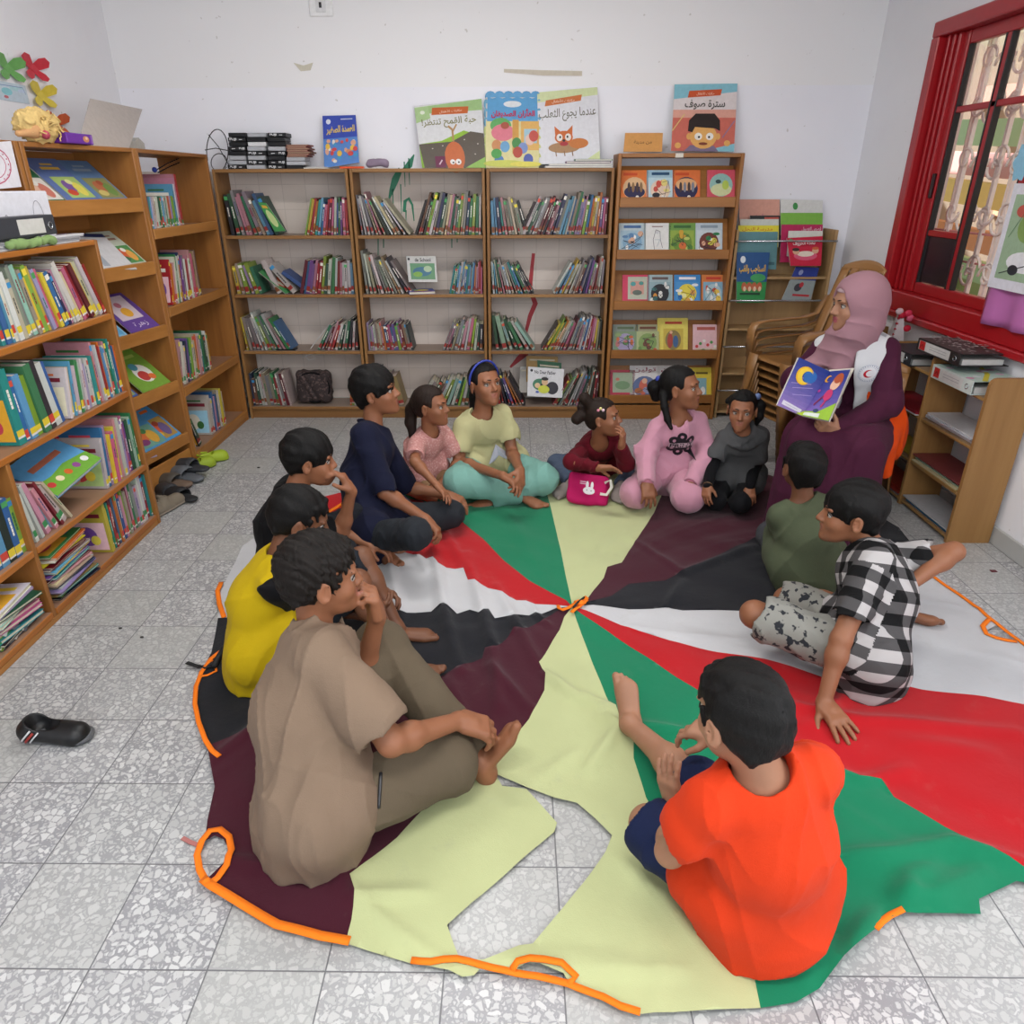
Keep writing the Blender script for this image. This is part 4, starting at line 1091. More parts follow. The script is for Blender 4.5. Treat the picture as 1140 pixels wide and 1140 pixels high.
sloped(1.385, 3.14, .20, .27, '#2c6e4a', 'dark green album with a child picture, leftmost on the top display shelf', album('#2f6b47', '#dcd8d0', ('#e0b8a0', '#c97a6a', '#cc3f30', '#e8e4dc')))
sloped(1.385, 3.33, .20, .27, '#5a6fa0', 'slate blue album with yellow picture, middle of the top display shelf', album('#5f74a8', '#a8c070', ('#7a5a9a', '#dcd060', '#c9503a', '#e0e0a0')), .006)
sloped(1.385, 3.52, .21, .27, '#5f7fa8', 'blue village album, rightmost on the top display shelf', album('#5f7fa8', '#8a8a5a', ('#b06a4a', '#6a8a4a', '#c9b870', '#a0503a'), '#8fa0b0'), .0)
sloped(1.085, 3.28, .20, .25, '#c9a0c0', 'lilac and green picture album, leftmost on the second display shelf', album('#c4b0c4', '#a8b850', ('#b04a6a', '#4f8f5a', '#d9d04a', '#7a9ac0'), '#b09ac0'))
sloped(1.085, 3.44, .20, .24, '#d6d4d0', 'white album curling forward on the second display shelf', lambda A: (A.rect(0, 0, 1, 1, '#c9c9cc'), A.rect(0, .9, 1, 1, '#26305a'), A.rect(.1, .1, .3, .8, '#9aa0aa')), .012, rr=.12)
sloped(1.085, 3.585, .18, .24, '#6f9a80', 'orange and green animals album, rightmost on the second display shelf', album('#b8c0b0', '#4f8a50', ('#c95a3a', '#d9a050', '#3a6a4a', '#e0e0d8'), '#8a6a5a'), .002)
sloped(.765, 3.31, .21, .25, '#6fa4c4', 'light blue album with small ships, left on the third display shelf', album('#7fb0cc', '#5a9ac4', ('#3a5a3a', '#c97a3a', '#e0e6e8', '#2a4a6a'), '#d9a050'))
sloped(.765, 3.54, .22, .26, '#5a3f8a', 'purple album with a cream oval drawing on the third display shelf', lambda A: (A.rect(0, 0, 1, 1, '#5f428f'), A.rect(.12, .34, .84, .94, '#cbbcc6'), A.ell(.5, .52, .16, .12, '#d9a03a'), A.ell(.45, .72, .1, .07, '#b06a7a'), A.text('زهرة', .3, .12, .75, .26, '#d9cfe6')), .006)
sloped(.46, 3.30, .20, .24, '#3a5aa0', 'dark blue album with yellow picture, left on the fourth display shelf', album('#3a58a0', '#8a9a6a', ('#2a2a3a', '#c9b46a', '#d9c23a', '#7a8a9a'), '#d9c23a'))
sloped(.46, 3.53, .23, .28, '#6f9a3a', 'bright green album with a red and white animal on the fourth display shelf', lambda A: (A.rect(0, 0, 1, 1, '#76a03c'), A.ell(.55, .42, .26, .22, '#dcdcd6'), A.ell(.5, .36, .16, .12, '#b8403a'), A.ell(.7, .3, .1, .07, '#d9703a'), A.ell(.45, .6, .12, .09, '#4f8fa0'), A.rect(.25, .8, .8, .87, '#a8c060')), .004)
sloped(.16, 3.28, .22, .25, '#8a7fa8', 'lilac landscape magazine, left and lowest on the display unit', album('#9a8fb0', '#8aa080', ('#c98a6a', '#6a8a5a', '#b8a0c0', '#d0c8a0'), '#c9c0d0'), .0, rr=.15)
sloped(.16, 3.40, .24, .28, '#4a8fbf', 'pair of bright blue carpet-pattern annuals, left one on lowest display shelf', album('#4f90c0', '#6a9a8a', ('#c96a3a', '#d0a040', '#7a3a6a', '#4a7a4a'), '#c9803a'), .008, rr=.05)
sloped(.16, 3.535, .23, .29, '#4a8fbf', 'bright blue annual with orange title, rightmost on the lowest display shelf', album('#4a92c8', '#a88a4a', ('#c95a3a', '#6a5a8a', '#d9b23a', '#8a3a2a'), '#cf6a30'), .0)
# ================================================================== THE PARACHUTE
RIDGES = [  # (pixel polyline, height, half width)
    ([(480, 600), (488, 640), (496, 690), (512, 750)], .030, .024), ([(520, 620), (536, 680), (548, 724), (556, 790)], .028, .022),
    ([(553, 655), (575, 700), (600, 745)], .022, .02), ([(430, 612), (440, 660), (446, 700)], .028, .022), ([(585, 672), (600, 690), (612, 700)], .018, .012),
    ([(607, 753), (640, 780), (684, 792)], .030, .018), ([(655, 860), (690, 812), (676, 800)], .028, .016), ([(700, 812), (760, 822), (860, 852)], .03, .022),
    ([(1139, 968), (1060, 945), (980, 958), (905, 962)], .03, .022), ([(1000, 1004), (1035, 1006), (1090, 975)], .03, .025), ([(1003, 1018), (1010, 985), (1040, 970)], .03, .025),
    ([(880, 790), (960, 806), (1130, 818)], .020, .024), ([(960, 762), (900, 812)], .018, .02), ([(880, 850), (960, 872), (1010, 860)], .02, .02),
    ([(545, 745), (590, 792)], .02, .016), ([(500, 760), (530, 830)], .02, .02), ([(480, 760), (470, 800)], .018, .016),
    ([(290, 935), (330, 965), (400, 955)], .022, .02), ([(372, 940), (378, 985)], .024, .014), ([(245, 960), (330, 972)], .014, .018),
    ([(385, 992), (440, 1040), (490, 1075)], .016, .014), ([(396, 1000), (478, 998)], .018, .014), ([(520, 1068), (640, 1082), (760, 1084)], .016, .014), ([(560, 1060), (700, 1072)], .010, .012),
    ([(690, 960), (740, 1010), (790, 1070)], .018, .02), ([(930, 1090), (960, 1040), (975, 1020)], .03, .022), ([(895, 1090), (915, 1050)], .025, .02),
    ([(700, 600), (760, 640)], .012, .02), ([(760, 640), (840, 610)], .018, .02), ([(740, 684), (760, 650)], .018, .018), ([(560, 560), (600, 640)], .008, .03),
    ([(490, 585), (520, 640)], .02, .018), ([(455, 600), (475, 640)], .024, .016), ([(300, 800), (240, 850)], .02, .02), ([(1100, 840), (1000, 830)], .012, .03),
    ([(700, 700), (760, 712), (860, 716)], .012, .02), ([(640, 740), (660, 800)], .01, .02), ([(600, 870), (640, 840)], .012, .02),
]
RW = [([Vector(pz(*p)).xy for p in pl], a, w_) for pl, a, w_ in RIDGES]
CEN = pz(637, 682)
def cloth_z(x, y):
    z = .007; p = Vector((x, y))
    for pl, a, w_ in RW:
        best = 9; tb = 0
        for i in range(len(pl) - 1):
            A_, B_ = pl[i], pl[i + 1]; ab = B_ - A_; t = max(0, min(1, (p - A_).dot(ab) / ab.length_squared)); d = (p - A_ - ab * t).length
            if d < best: best = d; tb = (i + t) / (len(pl) - 1)
        if best < w_ * 3: z += a * math.exp(-(best / w_) ** 2) * (.35 + .65 * math.sin(PI * min(max(tb, .02), .98)) ** .5) * .86
    n = math.sin(9 * x + 3 * math.sin(5 * y) + 1) * math.sin(8 * y + 2 * math.sin(6 * x)) * .0042 + math.sin(23 * x + 17 * y + 2 * math.sin(9 * y)) * .0014
    dx, dy = x - CEN.x, y - CEN.y; r_ = math.hypot(dx, dy); an = math.atan2(dy, dx)
    n += (1 - 2 * abs(math.sin(11 * an + 1.2 * math.sin(4 * r_ + 3 * an)))) ** 3 * .0065 * min(r_, 1) * (.5 + .5 * math.sin(5 * r_ + 4 * an)) + .003
    return z + max(n, -.004) + .0028
pw = lambda L: [tuple(Vector(pz(*q)).xy) for q in L]
S1 = [(637, 679), (632, 655), (624, 615), (616, 580), (608, 548), (603, 520)]
S2 = [(637, 679), (652, 673), (660, 661), (672, 646), (676, 634), (692, 629), (707, 605), (728, 573), (738, 550), (755, 520)]
S3 = [(637, 679), (656, 673), (680, 667), (700, 652), (722, 650), (740, 649), (775, 632), (812, 614), (838, 602), (880, 580), (935, 553)]
S4 = [(637, 679), (660, 677), (700, 682), (735, 680), (760, 683), (800, 683), (838, 683), (870, 672), (950, 650), (1040, 642)]
S5 = [(637, 679), (652, 683), (691, 699), (745, 716), (800, 728), (850, 738), (880, 746), (935, 762), (970, 759), (1026, 770), (1096, 779), (1140, 786), (1240, 800)]
S6 = [(637, 679), (647, 687), (705, 725), (737, 746), (779, 774), (830, 800), (873, 821), (896, 838), (927, 850), (955, 871), (980, 872), (994, 891), (1050, 926), (1099, 954), (1140, 975), (1200, 992)]
S7 = [(637, 679), (641, 692), (656, 732), (677, 785), (685, 791), (705, 830), (705, 848), (719, 892), (760, 960), (800, 1030), (838, 1085), (846, 1125)]
S8 = [(637, 679), (628, 690), (623, 704), (600, 742), (607, 755), (606, 772), (589, 802), (565, 832), (551, 858), (520, 872), (488, 886), (442, 935), (390, 978), (396, 1000), (392, 1028), (385, 1054)]
S9 = [(637, 679), (622, 682), (607, 692), (582, 707), (572, 704), (565, 714), (554, 725), (540, 725), (537, 735), (505, 749), (477, 763), (400, 790), (300, 806), (232, 835)]
S10 = [(637, 679), (619, 680), (603, 686), (589, 688), (575, 690), (551, 692), (544, 683), (533, 688), (523, 681), (509, 686), (498, 679), (490, 678), (480, 684), (435, 686), (350, 680), (243, 690)]
S11 = [(637, 679), (610, 676), (596, 675), (575, 671), (551, 661), (521, 650), (516, 637), (488, 634), (482, 625), (467, 623), (453, 617), (421, 613), (380, 600), (300, 590)]
S12 = [(637, 679), (630, 672), (614, 664), (589, 650), (561, 627), (537, 602), (512, 581), (505, 577), (470, 560), (400, 545)]
def rv(L): return L[::-1]
PANELS = [('green', '#0f7350', S12 + [(440, 530), (510, 519)] + rv(S1)), ('pale yellow', '#b4ba8a', S1 + [(680, 515)] + rv(S2)), ('maroon', '#3f1120', S2 + [(850, 530)] + rv(S3)),
          ('black', '#16171d', S3 + [(1000, 590)] + rv(S4)), ('white', '#b9b9bc', S4 + [(1100, 690), (1140, 722), (1240, 800)] + rv(S5)[1:]),
          ('red', '#ab1019', S5 + [(1250, 900)] + rv(S6)),
          ('green', '#0f7350', S6 + [(1200, 1000), (1129, 986), (1102, 998), (1088, 1005), (1090, 1022), (1003, 1022), (984, 1028), (974, 1040), (936, 1076), (911, 1105), (885, 1119)] + rv(S7)),
          ('pale yellow', '#b4ba8a', S7 + [(780, 1130), (711, 1134), (671, 1115), (632, 1100), (598, 1092), (536, 1081), (528, 1090), (515, 1092), (500, 1084), (458, 1076)] + rv(S8)),
          ('maroon', '#3f1120', S8 + [(357, 1050), (309, 1036), (273, 1015), (236, 993), (232, 984), (250, 967), (256, 950), (250, 938), (240, 934), (229, 941), (232, 916), (240, 880)] + rv(S9)),
          ('black', '#16171d', S9 + [(218, 789), (224, 758), (236, 730)] + rv(S10)), ('white', '#b9b9bc', S10 + [(245, 665), (270, 610)] + rv(S11)), ('red', '#ab1019', S11 + [(340, 562)] + rv(S12))]
HOLES = {7: [[(551, 865), (586, 880), (617, 892), (642, 898), (662, 915), (681, 934), (674, 951), (650, 985), (625, 1017), (605, 1040), (593, 1054), (578, 1056), (539, 1074), (512, 1072), (505, 1054), (498, 1034), (525, 1008), (561, 978), (590, 952), (617, 929), (620, 919), (602, 899), (586, 882), (559, 878)],
             [(576, 1082), (586, 1078), (600, 1079), (627, 1088), (632, 1095), (615, 1093), (598, 1090)]],
         4: [[(1097, 704), (1108, 699), (1130, 713), (1128, 718), (1108, 713)]]}
HPX = pz(1097, 704)
MATC = {}
def cloth_mat(nm, c):
    if nm in MATC: return MATC[nm]
    m, nt, b = mat_base('parachute_' + nm.replace(' ', '_'), .8, .12)
    v = coords(nt); cc = lin(c)
    n = noise(nt, v, 3.5, 5); base = mixc(nt, n, tuple(x * .88 for x in cc[:3]) + (1,), tuple(min(1, x * 1.1) for x in cc[:3]) + (1,))
    st = noise(nt, v, 7, 6, .7); base = mixc(nt, mrange(nt, st, .60, .78, 0, .28 if nm in ('white', 'pale yellow') else .1), base, lin('#8f8e80'))
    nt.links.new(base, b.inputs['Base Color']); b.inputs['Sheen Weight'].default_value = .15
    w1 = noise(nt, coords(nt, 'Object', (1, 1, 1)), 480, 2); w2 = noise(nt, v, 30, 5, .65)
    a = N(nt, 'ShaderNodeMath', operation='MULTIPLY_ADD'); nt.links.new(w2, a.inputs[0]); a.inputs[1].default_value = 3; nt.links.new(w1, a.inputs[2])
    bump(nt, b, a.outputs[0], .3, .0016)
    MATC[nm] = m; return m
def inpoly(p, poly):
    c = False; j = len(poly) - 1
    for i in range(len(poly)):
        if (poly[i][1] > p[1]) != (poly[j][1] > p[1]) and p[0] < (poly[j][0] - poly[i][0]) * (p[1] - poly[i][1]) / (poly[j][1] - poly[i][1]) + poly[i][0]: c = not c
        j = i
    return c
def dense(poly, st=.03):
    out = []
    for a, b in zip(poly, poly[1:] + poly[:1]):
        n = max(1, int(math.hypot(b[0] - a[0], b[1] - a[1]) / st))
        out += [(a[0] + (b[0] - a[0]) * k / n, a[1] + (b[1] - a[1]) * k / n) for k in range(n)]
    return out
para = empty('play_parachute', (CEN.x, CEN.y, 0), 'large torn play parachute of coloured cloth wedges spread on the tiled floor', 'play parachute')
for k, (nm, c, px) in enumerate(PANELS):
    P0 = pw(px); 
    o_ = []
    for q in P0:
        if not o_ or math.hypot(q[0] - o_[-1][0], q[1] - o_[-1][1]) > 1e-4: o_.append(q)
    if math.hypot(o_[0][0] - o_[-1][0], o_[0][1] - o_[-1][1]) < 1e-4: o_.pop()
    out = dense(o_); hs = [dense(pw(h)) for h in HOLES.get(k, [])]
    pts = [Vector(q) for q in out]; edges = [(i, (i + 1) % len(out)) for i in range(len(out))]
    for h in hs:
        b0 = len(pts); pts += [Vector(q) for q in h]; edges += [(b0 + i, b0 + (i + 1) % len(h)) for i in range(len(h))]
    xs = [q[0] for q in out]; ys = [q[1] for q in out]; g = .0165
    rr = random.Random(k)
    for i in range(int((max(xs) - min(xs)) / g) + 1):
        for j in range(int((max(ys) - min(ys)) / g) + 1):
            q = (min(xs) + (i + .5 * (j % 2)) * g, min(ys) + j * g)
            if inpoly(q, out) and not any(inpoly(q, h) for h in hs): pts.append(Vector(q))
    V, E_, F_, *_r = MG.delaunay_2d_cdt(pts, edges, [], 0, 1e-5)
    F_ = [f for f in F_ if (lambda cx_, cy_: inpoly((cx_, cy_), out) and not any(inpoly((cx_, cy_), h) for h in hs))(sum(V[i][0] for i in f) / 3, sum(V[i][1] for i in f) / 3)]
    mb = MB(); mb.smooth = True
    F_ = [f if (V[f[1]][0] - V[f[0]][0]) * (V[f[2]][1] - V[f[0]][1]) - (V[f[1]][1] - V[f[0]][1]) * (V[f[2]][0] - V[f[0]][0]) > 0 else f[::-1] for f in F_]
    mb.add([(q[0], q[1], cloth_z(q[0], q[1])) for q in V], F_)
    o = mb.build('cloth_wedge', cloth_mat(nm, c), para); o['label'] = nm + ' cloth wedge'
M_ORG = fabric('orange_binding', '#f07a1c', .7, var=.06)
def strip(px, w_=.017, lift=.003, name='edge_binding'):
    P0 = dense([tuple(Vector(pz(*q)).xy) for q in px] + [(0, 0)], .02)
    e = tuple(Vector(pz(*px[-1])).xy); out = []
    for q in P0:
        out.append(q)
        if math.hypot(q[0] - e[0], q[1] - e[1]) < 1e-6: break
    mb = MB(); mb.smooth = True
    mb.ribbon([(q[0], q[1], cloth_z(*q) + lift) for q in out], w_, th=.003)
    return mb.build(name, M_ORG, para)
strip([(390, 1053), (357, 1048), (309, 1034), (273, 1013), (236, 992), (227, 985)], .020)
strip([(458, 1074), (480, 1077), (509, 1073), (536, 1080), (575, 1088), (598, 1091), (632, 1099), (671, 1115), (690, 1126), (712, 1133)], .014)
strip([(570, 1085), (576, 1078), (590, 1075), (606, 1077), (625, 1081), (641, 1092), (632, 1100)], .014, name='handle_loop')
strip([(232, 990), (224, 975), (221, 958), (226, 942), (235, 930), (246, 928), (256, 936), (259, 952), (254, 970), (244, 984), (234, 992)], .016, name='handle_loop')
strip([(246, 850), (238, 843), (230, 830), (222, 808), (218, 788), (219, 768), (225, 753), (236, 740), (248, 728)], .014)
strip([(224, 757), (232, 756), (242, 752), (240, 745), (236, 740)], .008, name='handle_loop')
strip([(250, 690), (245, 676), (243, 662), (247, 652)], .018)
strip([(1022, 632), (1037, 645), (1060, 660), (1080, 675), (1101, 692), (1120, 707), (1145, 726), (1200, 768)], .014)
strip([(1101, 692), (1093, 700), (1097, 709), (1108, 714), (1120, 717), (1130, 718)], .016, name='handle_loop')
strip([(1003, 1020), (990, 1023), (980, 1032), (972, 1042)], .014, .0)
strip([(357, 578), (376, 567), (395, 556)], .022); strip([(362, 580), (372, 583), (384, 574), (392, 562)], .012, name='handle_loop')
strip([(606, 524), (612, 520), (620, 519)], .022)
# knot of orange tape at the middle
mb = MB(); mb.smooth = True
kz = cloth_z(CEN.x, CEN.y) + .006
def kp(px, dz=0): q = pz(px[0], px[1]); return (q.x, q.y, cloth_z(q.x, q.y) + .006 + dz)
mb.ribbon([kp(q, .004 * (i % 3)) for i, q in enumerate([(621, 679), (622, 683), (626, 686), (633, 682), (641, 678), (646, 676), (651, 673), (653, 675), (649, 678), (645, 681), (641, 684), (636, 689)])], .013, th=.004)
mb.ribbon([kp(q, .009) for q in [(640, 677), (644, 680), (650, 679), (653, 674), (650, 672)]], .014, th=.004)
mb.ball(kp((645, 678), .006), (.02, .016, .013), 10)
mb.build('tape_knot', M_ORG, para)
mb = MB(); q = pz(642, 681); mb.tube([kp((638, 684), .012), kp((643, 680), .018), kp((650, 673), .012)], .004, 6); mb.build('black_cord', plain('black_cord', '#1a1a1c', .7), para)
# black cord tied at the left edge, and loose red tape
mb = MB(); q = lambda a, b, z=.012: tuple(pz(a, b, z))
mb.ribbon([q(208, 738), (q(222, 743)), q(232, 741, .02), q(240, 736, .03)], .014, th=.003); mb.tube([q(240, 736, .03), q(236, 741, .025), q(228, 744, .02), q(222, 741, .015)], .004, 6)
mb.tube([q(238, 742, .03), q(243, 732, .03), q(250, 720, .03)], .01, 6); mb.build('tie_cord', plain('black_cord', '#1a1a1c', .7), para)
mb = MB(); mb.ribbon([tuple(pz(203, 933, .003)), tuple(pz(212, 938, .003)), tuple(pz(226, 943, .008))], .011, th=.002); o = mb.build('tape_strip', plain('dull_red_tape', '#a86a66', .6)); tag(o, 'short dull red tape strip by the orange loop on the tiles', 'tape')
# ================================================================== PEOPLE
A3 = lambda v: np.array([float(v[0]), float(v[1]), float(v[2])])
HC = np.array([0, 0, CH])
def qz(x, y, z=0.0): return A3(pz(x, y, z))
def qY(x, y, Y): return A3(pY(x, y, Y))
def reach(root, x, y, L, far=True, zmin=0.04):     # point seen at x, y that lies one bone length from root
    d = nrm(_ray(x, y)); o = HC - root; b = o @ d; c = o @ o - L * L; D = b * b - c
    t = -b if (D < 0 or far == 'm') else (-b + math.sqrt(D) if far else -b - math.sqrt(D))
    p = HC + d * t
    if p[2] < zmin: p = HC + d * ((zmin - CH) / d[2])
    return p
def skin(name, c):
    key = 'skin_' + name
    if key in _mc: return _mc[key]
    m, nt, b = mat_base(key, .5, .35)
    v = coords(nt); cc = lin(c); n = noise(nt, v, 14, 4)
    base = mixc(nt, n, tuple(x * .86 for x in cc[:3]) + (1,), tuple(min(1, x * 1.12) for x in cc[:3]) + (1,))
    nt.links.new(base, b.inputs['Base Color']); b.inputs['Subsurface Weight'].default_value = .06; b.inputs['Subsurface Radius'].default_value = (.02, .008, .004)
    b.inputs['Subsurface Scale'].default_value = .3
    bump(nt, b, noise(nt, v, 220, 2), .08, .001)
    _mc[key] = m; return m
def hairmat(name, c, sc=(1, 1, .35)):
    key = 'hair_' + name
    if key in _mc: return _mc[key]
    m, nt, b = mat_base(key, .48, .35)
    v = coords(nt, 'Object', sc); n = noise(nt, v, 300, 3, .7); cc = lin(c); b.inputs['Roughness'].default_value = .62; b.inputs['Specular IOR Level'].default_value = .22
    nt.links.new(mixc(nt, mrange(nt, n, .35, .7), tuple(x * .45 for x in cc[:3]) + (1,), cc), b.inputs['Base Color'])
    bump(nt, b, n, .6, .003)
    _mc[key] = m; return m
LIP = lambda n: plain('lip_' + n, n, .45)
M_EYE = plain('eye_white', '#a19891', .3); M_IRIS = plain('iris', '#1c120d', .2); M_NAIL = plain('nail', '#b98873', .35)

def headframe(face, roll=0.0):
    f = nrm(face); r = nrm(np.cross(f, [0, 0, 1])); u = np.cross(r, f)
    if roll: c_, s_ = math.cos(roll), math.sin(roll); r, u = r * c_ + u * s_, u * c_ - r * s_
    return np.array([r, f, u])       # rows: right, forward, up
def hp(h, R, s, p): return h + (p[0] * R[0] + p[1] * R[1] + p[2] * R[2]) * s

def sdf_head(S, h, R, s, neck, nr=.043):
    q = lambda *p: hp(h, R, s, p)
    S.ell(q(0, -.012, .030), R, np.array((.072, .090, .076)) * s, k=.0)
    S.ell(q(0, .020, -.030), R, np.array((.056, .064, .066)) * s, k=.03 * s)
    S.ell(q(0, .050, -.070), R, np.array((.036, .032, .034)) * s, k=.03 * s)
    for x in (-1, 1): S.ball(q(x * .033, .052, -.026), .024 * s, k=.02 * s)
    S.ell(q(0, .072, .024), R, np.array((.050, .014, .012)) * s, k=.012 * s)
    for x in (-1, 1): S.ell(q(x * .030, .091, .004), R, np.array((.017, .014, .011)) * s, k=.010 * s, op='s')
    S.cone(q(0, .080, .008), q(0, .098, -.022), .0075 * s, .0105 * s, k=.010 * s)
    for x in (-1, 1): S.ball(q(x * .0105, .090, -.027), .0072 * s, k=.006 * s)
    S.cone(q(-.016, .080, -.0475), q(.016, .080, -.0475), .0065 * s, .0065 * s, k=.006 * s); S.ball(q(0, .0855, -.046), .007 * s, k=.008 * s)
    S.cone(q(-.012, .079, -.0585), q(.012, .079, -.0585), .0075 * s, .0075 * s, k=.006 * s)
    S.cone(q(-.020, .0885, -.0528), q(.020, .0885, -.0528), .0022 * s, .0022 * s, k=.003 * s, op='s')
    S.ball(q(0, .072, -.088), .016 * s, k=.018 * s)
    for x in (-1, 1):
        Re = np.array([R[0] * .93 - x * R[1] * .36 * 1, R[1] * .93 + x * R[0] * .36, R[2]])
        S.ell(q(x * .076, -.006, -.006), Re, np.array((.0075, .019, .031)) * s, k=.006 * s)
        S.ell(q(x * .083, .000, -.004), Re, np.array((.005, .011, .020)) * s, k=.004 * s, op='s')
    S.cone(q(0, -.022, -.045), neck, nr * s * .98, nr * s * 1.12, k=.022 * s)

def sdf_hand(S, w, d, n, side, s=1.0, curl=.35, spread=.12, thumb=.5, fr=1.0):
    d = nrm(d); n = nrm(n - d * (n @ d)); t = np.cross(d, n) * (1 if side == 'R' else -1)
    R = np.array([t, d, n])
    S.box(w + d * .040 * s, R, np.array((.022, .028, .003)) * s, .0105 * s, k=.012 * s)
    S.cone(w - d * .005, w + d * .03 * s, .019 * s, .020 * s, k=.012 * s)
    for i, (o, L) in enumerate(((.027, .062), (.0095, .069), (-.0085, .064), (-.026, .050))):
        a = spread * (1.5 - i); dd = nrm(d * math.cos(a) + t * math.sin(a)); p = w + (d * (.070 - .004 * abs(i - 1)) + t * o) * s
        ang = 0; r0 = (.0082 if i < 3 else .0072) * s * fr
        for k, (f_, c_) in enumerate(((.45, .75), (.31, 1.15), (.24, .8))):
            ang += c_ * curl * 1.1 + .04 * i * curl; v = dd * math.cos(ang) + n * math.sin(ang); e = p + v * L * f_ * s
            S.cone(p, e, r0, r0 * .93, k=.0035 * s if k else .008 * s); p = e; r0 *= .93
    p = w + (d * .016 + t * .020 + n * .004) * s; v = nrm(d * .62 + t * (.75 - .35 * thumb) + n * (.25 + .5 * thumb)); e = p + v * .036 * s
    S.cone(p, e, .0115 * s, .0095 * s, k=.010 * s); v2 = nrm(v + d * .45 - t * .25 * thumb + n * .2 * thumb); S.cone(e, e + v2 * .030 * s, .0092 * s, .0078 * s, k=.003 * s)

def sdf_foot(S, a, f, u, side, s=1.0):
    f = nrm(f); u = nrm(u - f * (u @ f)); r = np.cross(f, u) * (1 if side == 'R' else -1)   # outer side
    S.cone(a, a - u * .028 * s - f * .012 * s, .028 * s, .026 * s, k=.02 * s)
    S.ball(a - u * .036 * s - f * .026 * s, .024 * s, k=.015 * s)
    S.econe(a - u * .020 * s + f * .0 * s, a - u * .040 * s + f * .092 * s, .030 * s, .037 * s, u, .56, k=.02 * s)
    for i in range(5):
        o = (-.024, -.0070, .0060, .0180, .0290)[i]; L = (.030, .030, .026, .022, .017)[i]; rr = (.0118, .0072, .0068, .0064, .0060)[i] * s
        b = a - u * (.043) * s + f * (.105 - .006 * max(i - 1, 0)) * s + r * o * s
        S.cone(b - f * .012 * s, b + f * L * s * 1.1 + u * .002, rr, rr, k=.0022 * s)

def limb(S, a, b, c, r0, r1, r2, k=.02, bulge=None):
    S.cone(a, b, r0, r1, k); S.cone(b, c, r1 * .98, r2, k)
    if bulge:
        m = b + (c - b) * .32; S.ball(m + bulge * r1 * .25, r1 * .98, k=.03)

def folds(seed, f=18.0, aniso=(1, 1, 1)):
    r = np.random.RandomState(seed); ph = r.rand(12) * 6.28; q = r.randn(6, 3)
    def fn(x, y, z):
        x = x * aniso[0]; y = y * aniso[1]; z = z * aniso[2]
        L = lambda i, k: k * (x * q[i][0] + y * q[i][1] + z * q[i][2]) + ph[i]
        w = np.sin(L(0, f * .4)) + np.sin(L(1, f * .55))
        m1 = .5 + .5 * np.sin(L(2, f * .35)); m2 = .5 + .5 * np.sin(L(3, f * .3))
        a = 1 - 2 * np.sqrt(np.abs(np.sin(L(4, f * .5) + 1.5 * w))); b = 1 - 2 * np.sqrt(np.abs(np.sin(L(5, f * .62) + 1.3 * w + 1)))
        return -(a * m1 + b * m2) * .6
    return fn
class Fig: pass
def pose(s, pelvis, neck, head, face, sax, hax, tw=None):
    """joints shared by every figure. sax: shoulder axis towards the person's right; hax: the same at the hips"""
    f = Fig(); f.s = s; f.P = A3(pelvis); f.N = A3(neck); f.H = A3(head); f.R = headframe(np.array(face, float)); f.hs = .97 * (s ** .45)
    up = nrm(f.N - f.P); sx = nrm(np.array(sax, float)); sx = nrm(sx - up * (sx @ up)); hx = nrm(np.array(hax, float)); f.up = up; f.sx = sx; f.hx = hx
    f.F = np.cross(up, sx)                  # front of the chest
    f.SR = f.N + sx * .118 * s - up * .046 * s; f.SL = f.N - sx * .118 * s - up * .046 * s
    f.HR = f.P + hx * .075 * s; f.HL = f.P - hx * .075 * s
    f.la, f.lf, f.lt, f.ls = .235 * s, .205 * s, .33 * s, .32 * s
    f.mid = (f.P * .52 + f.N * .48) - f.F * .035 * s
    return f

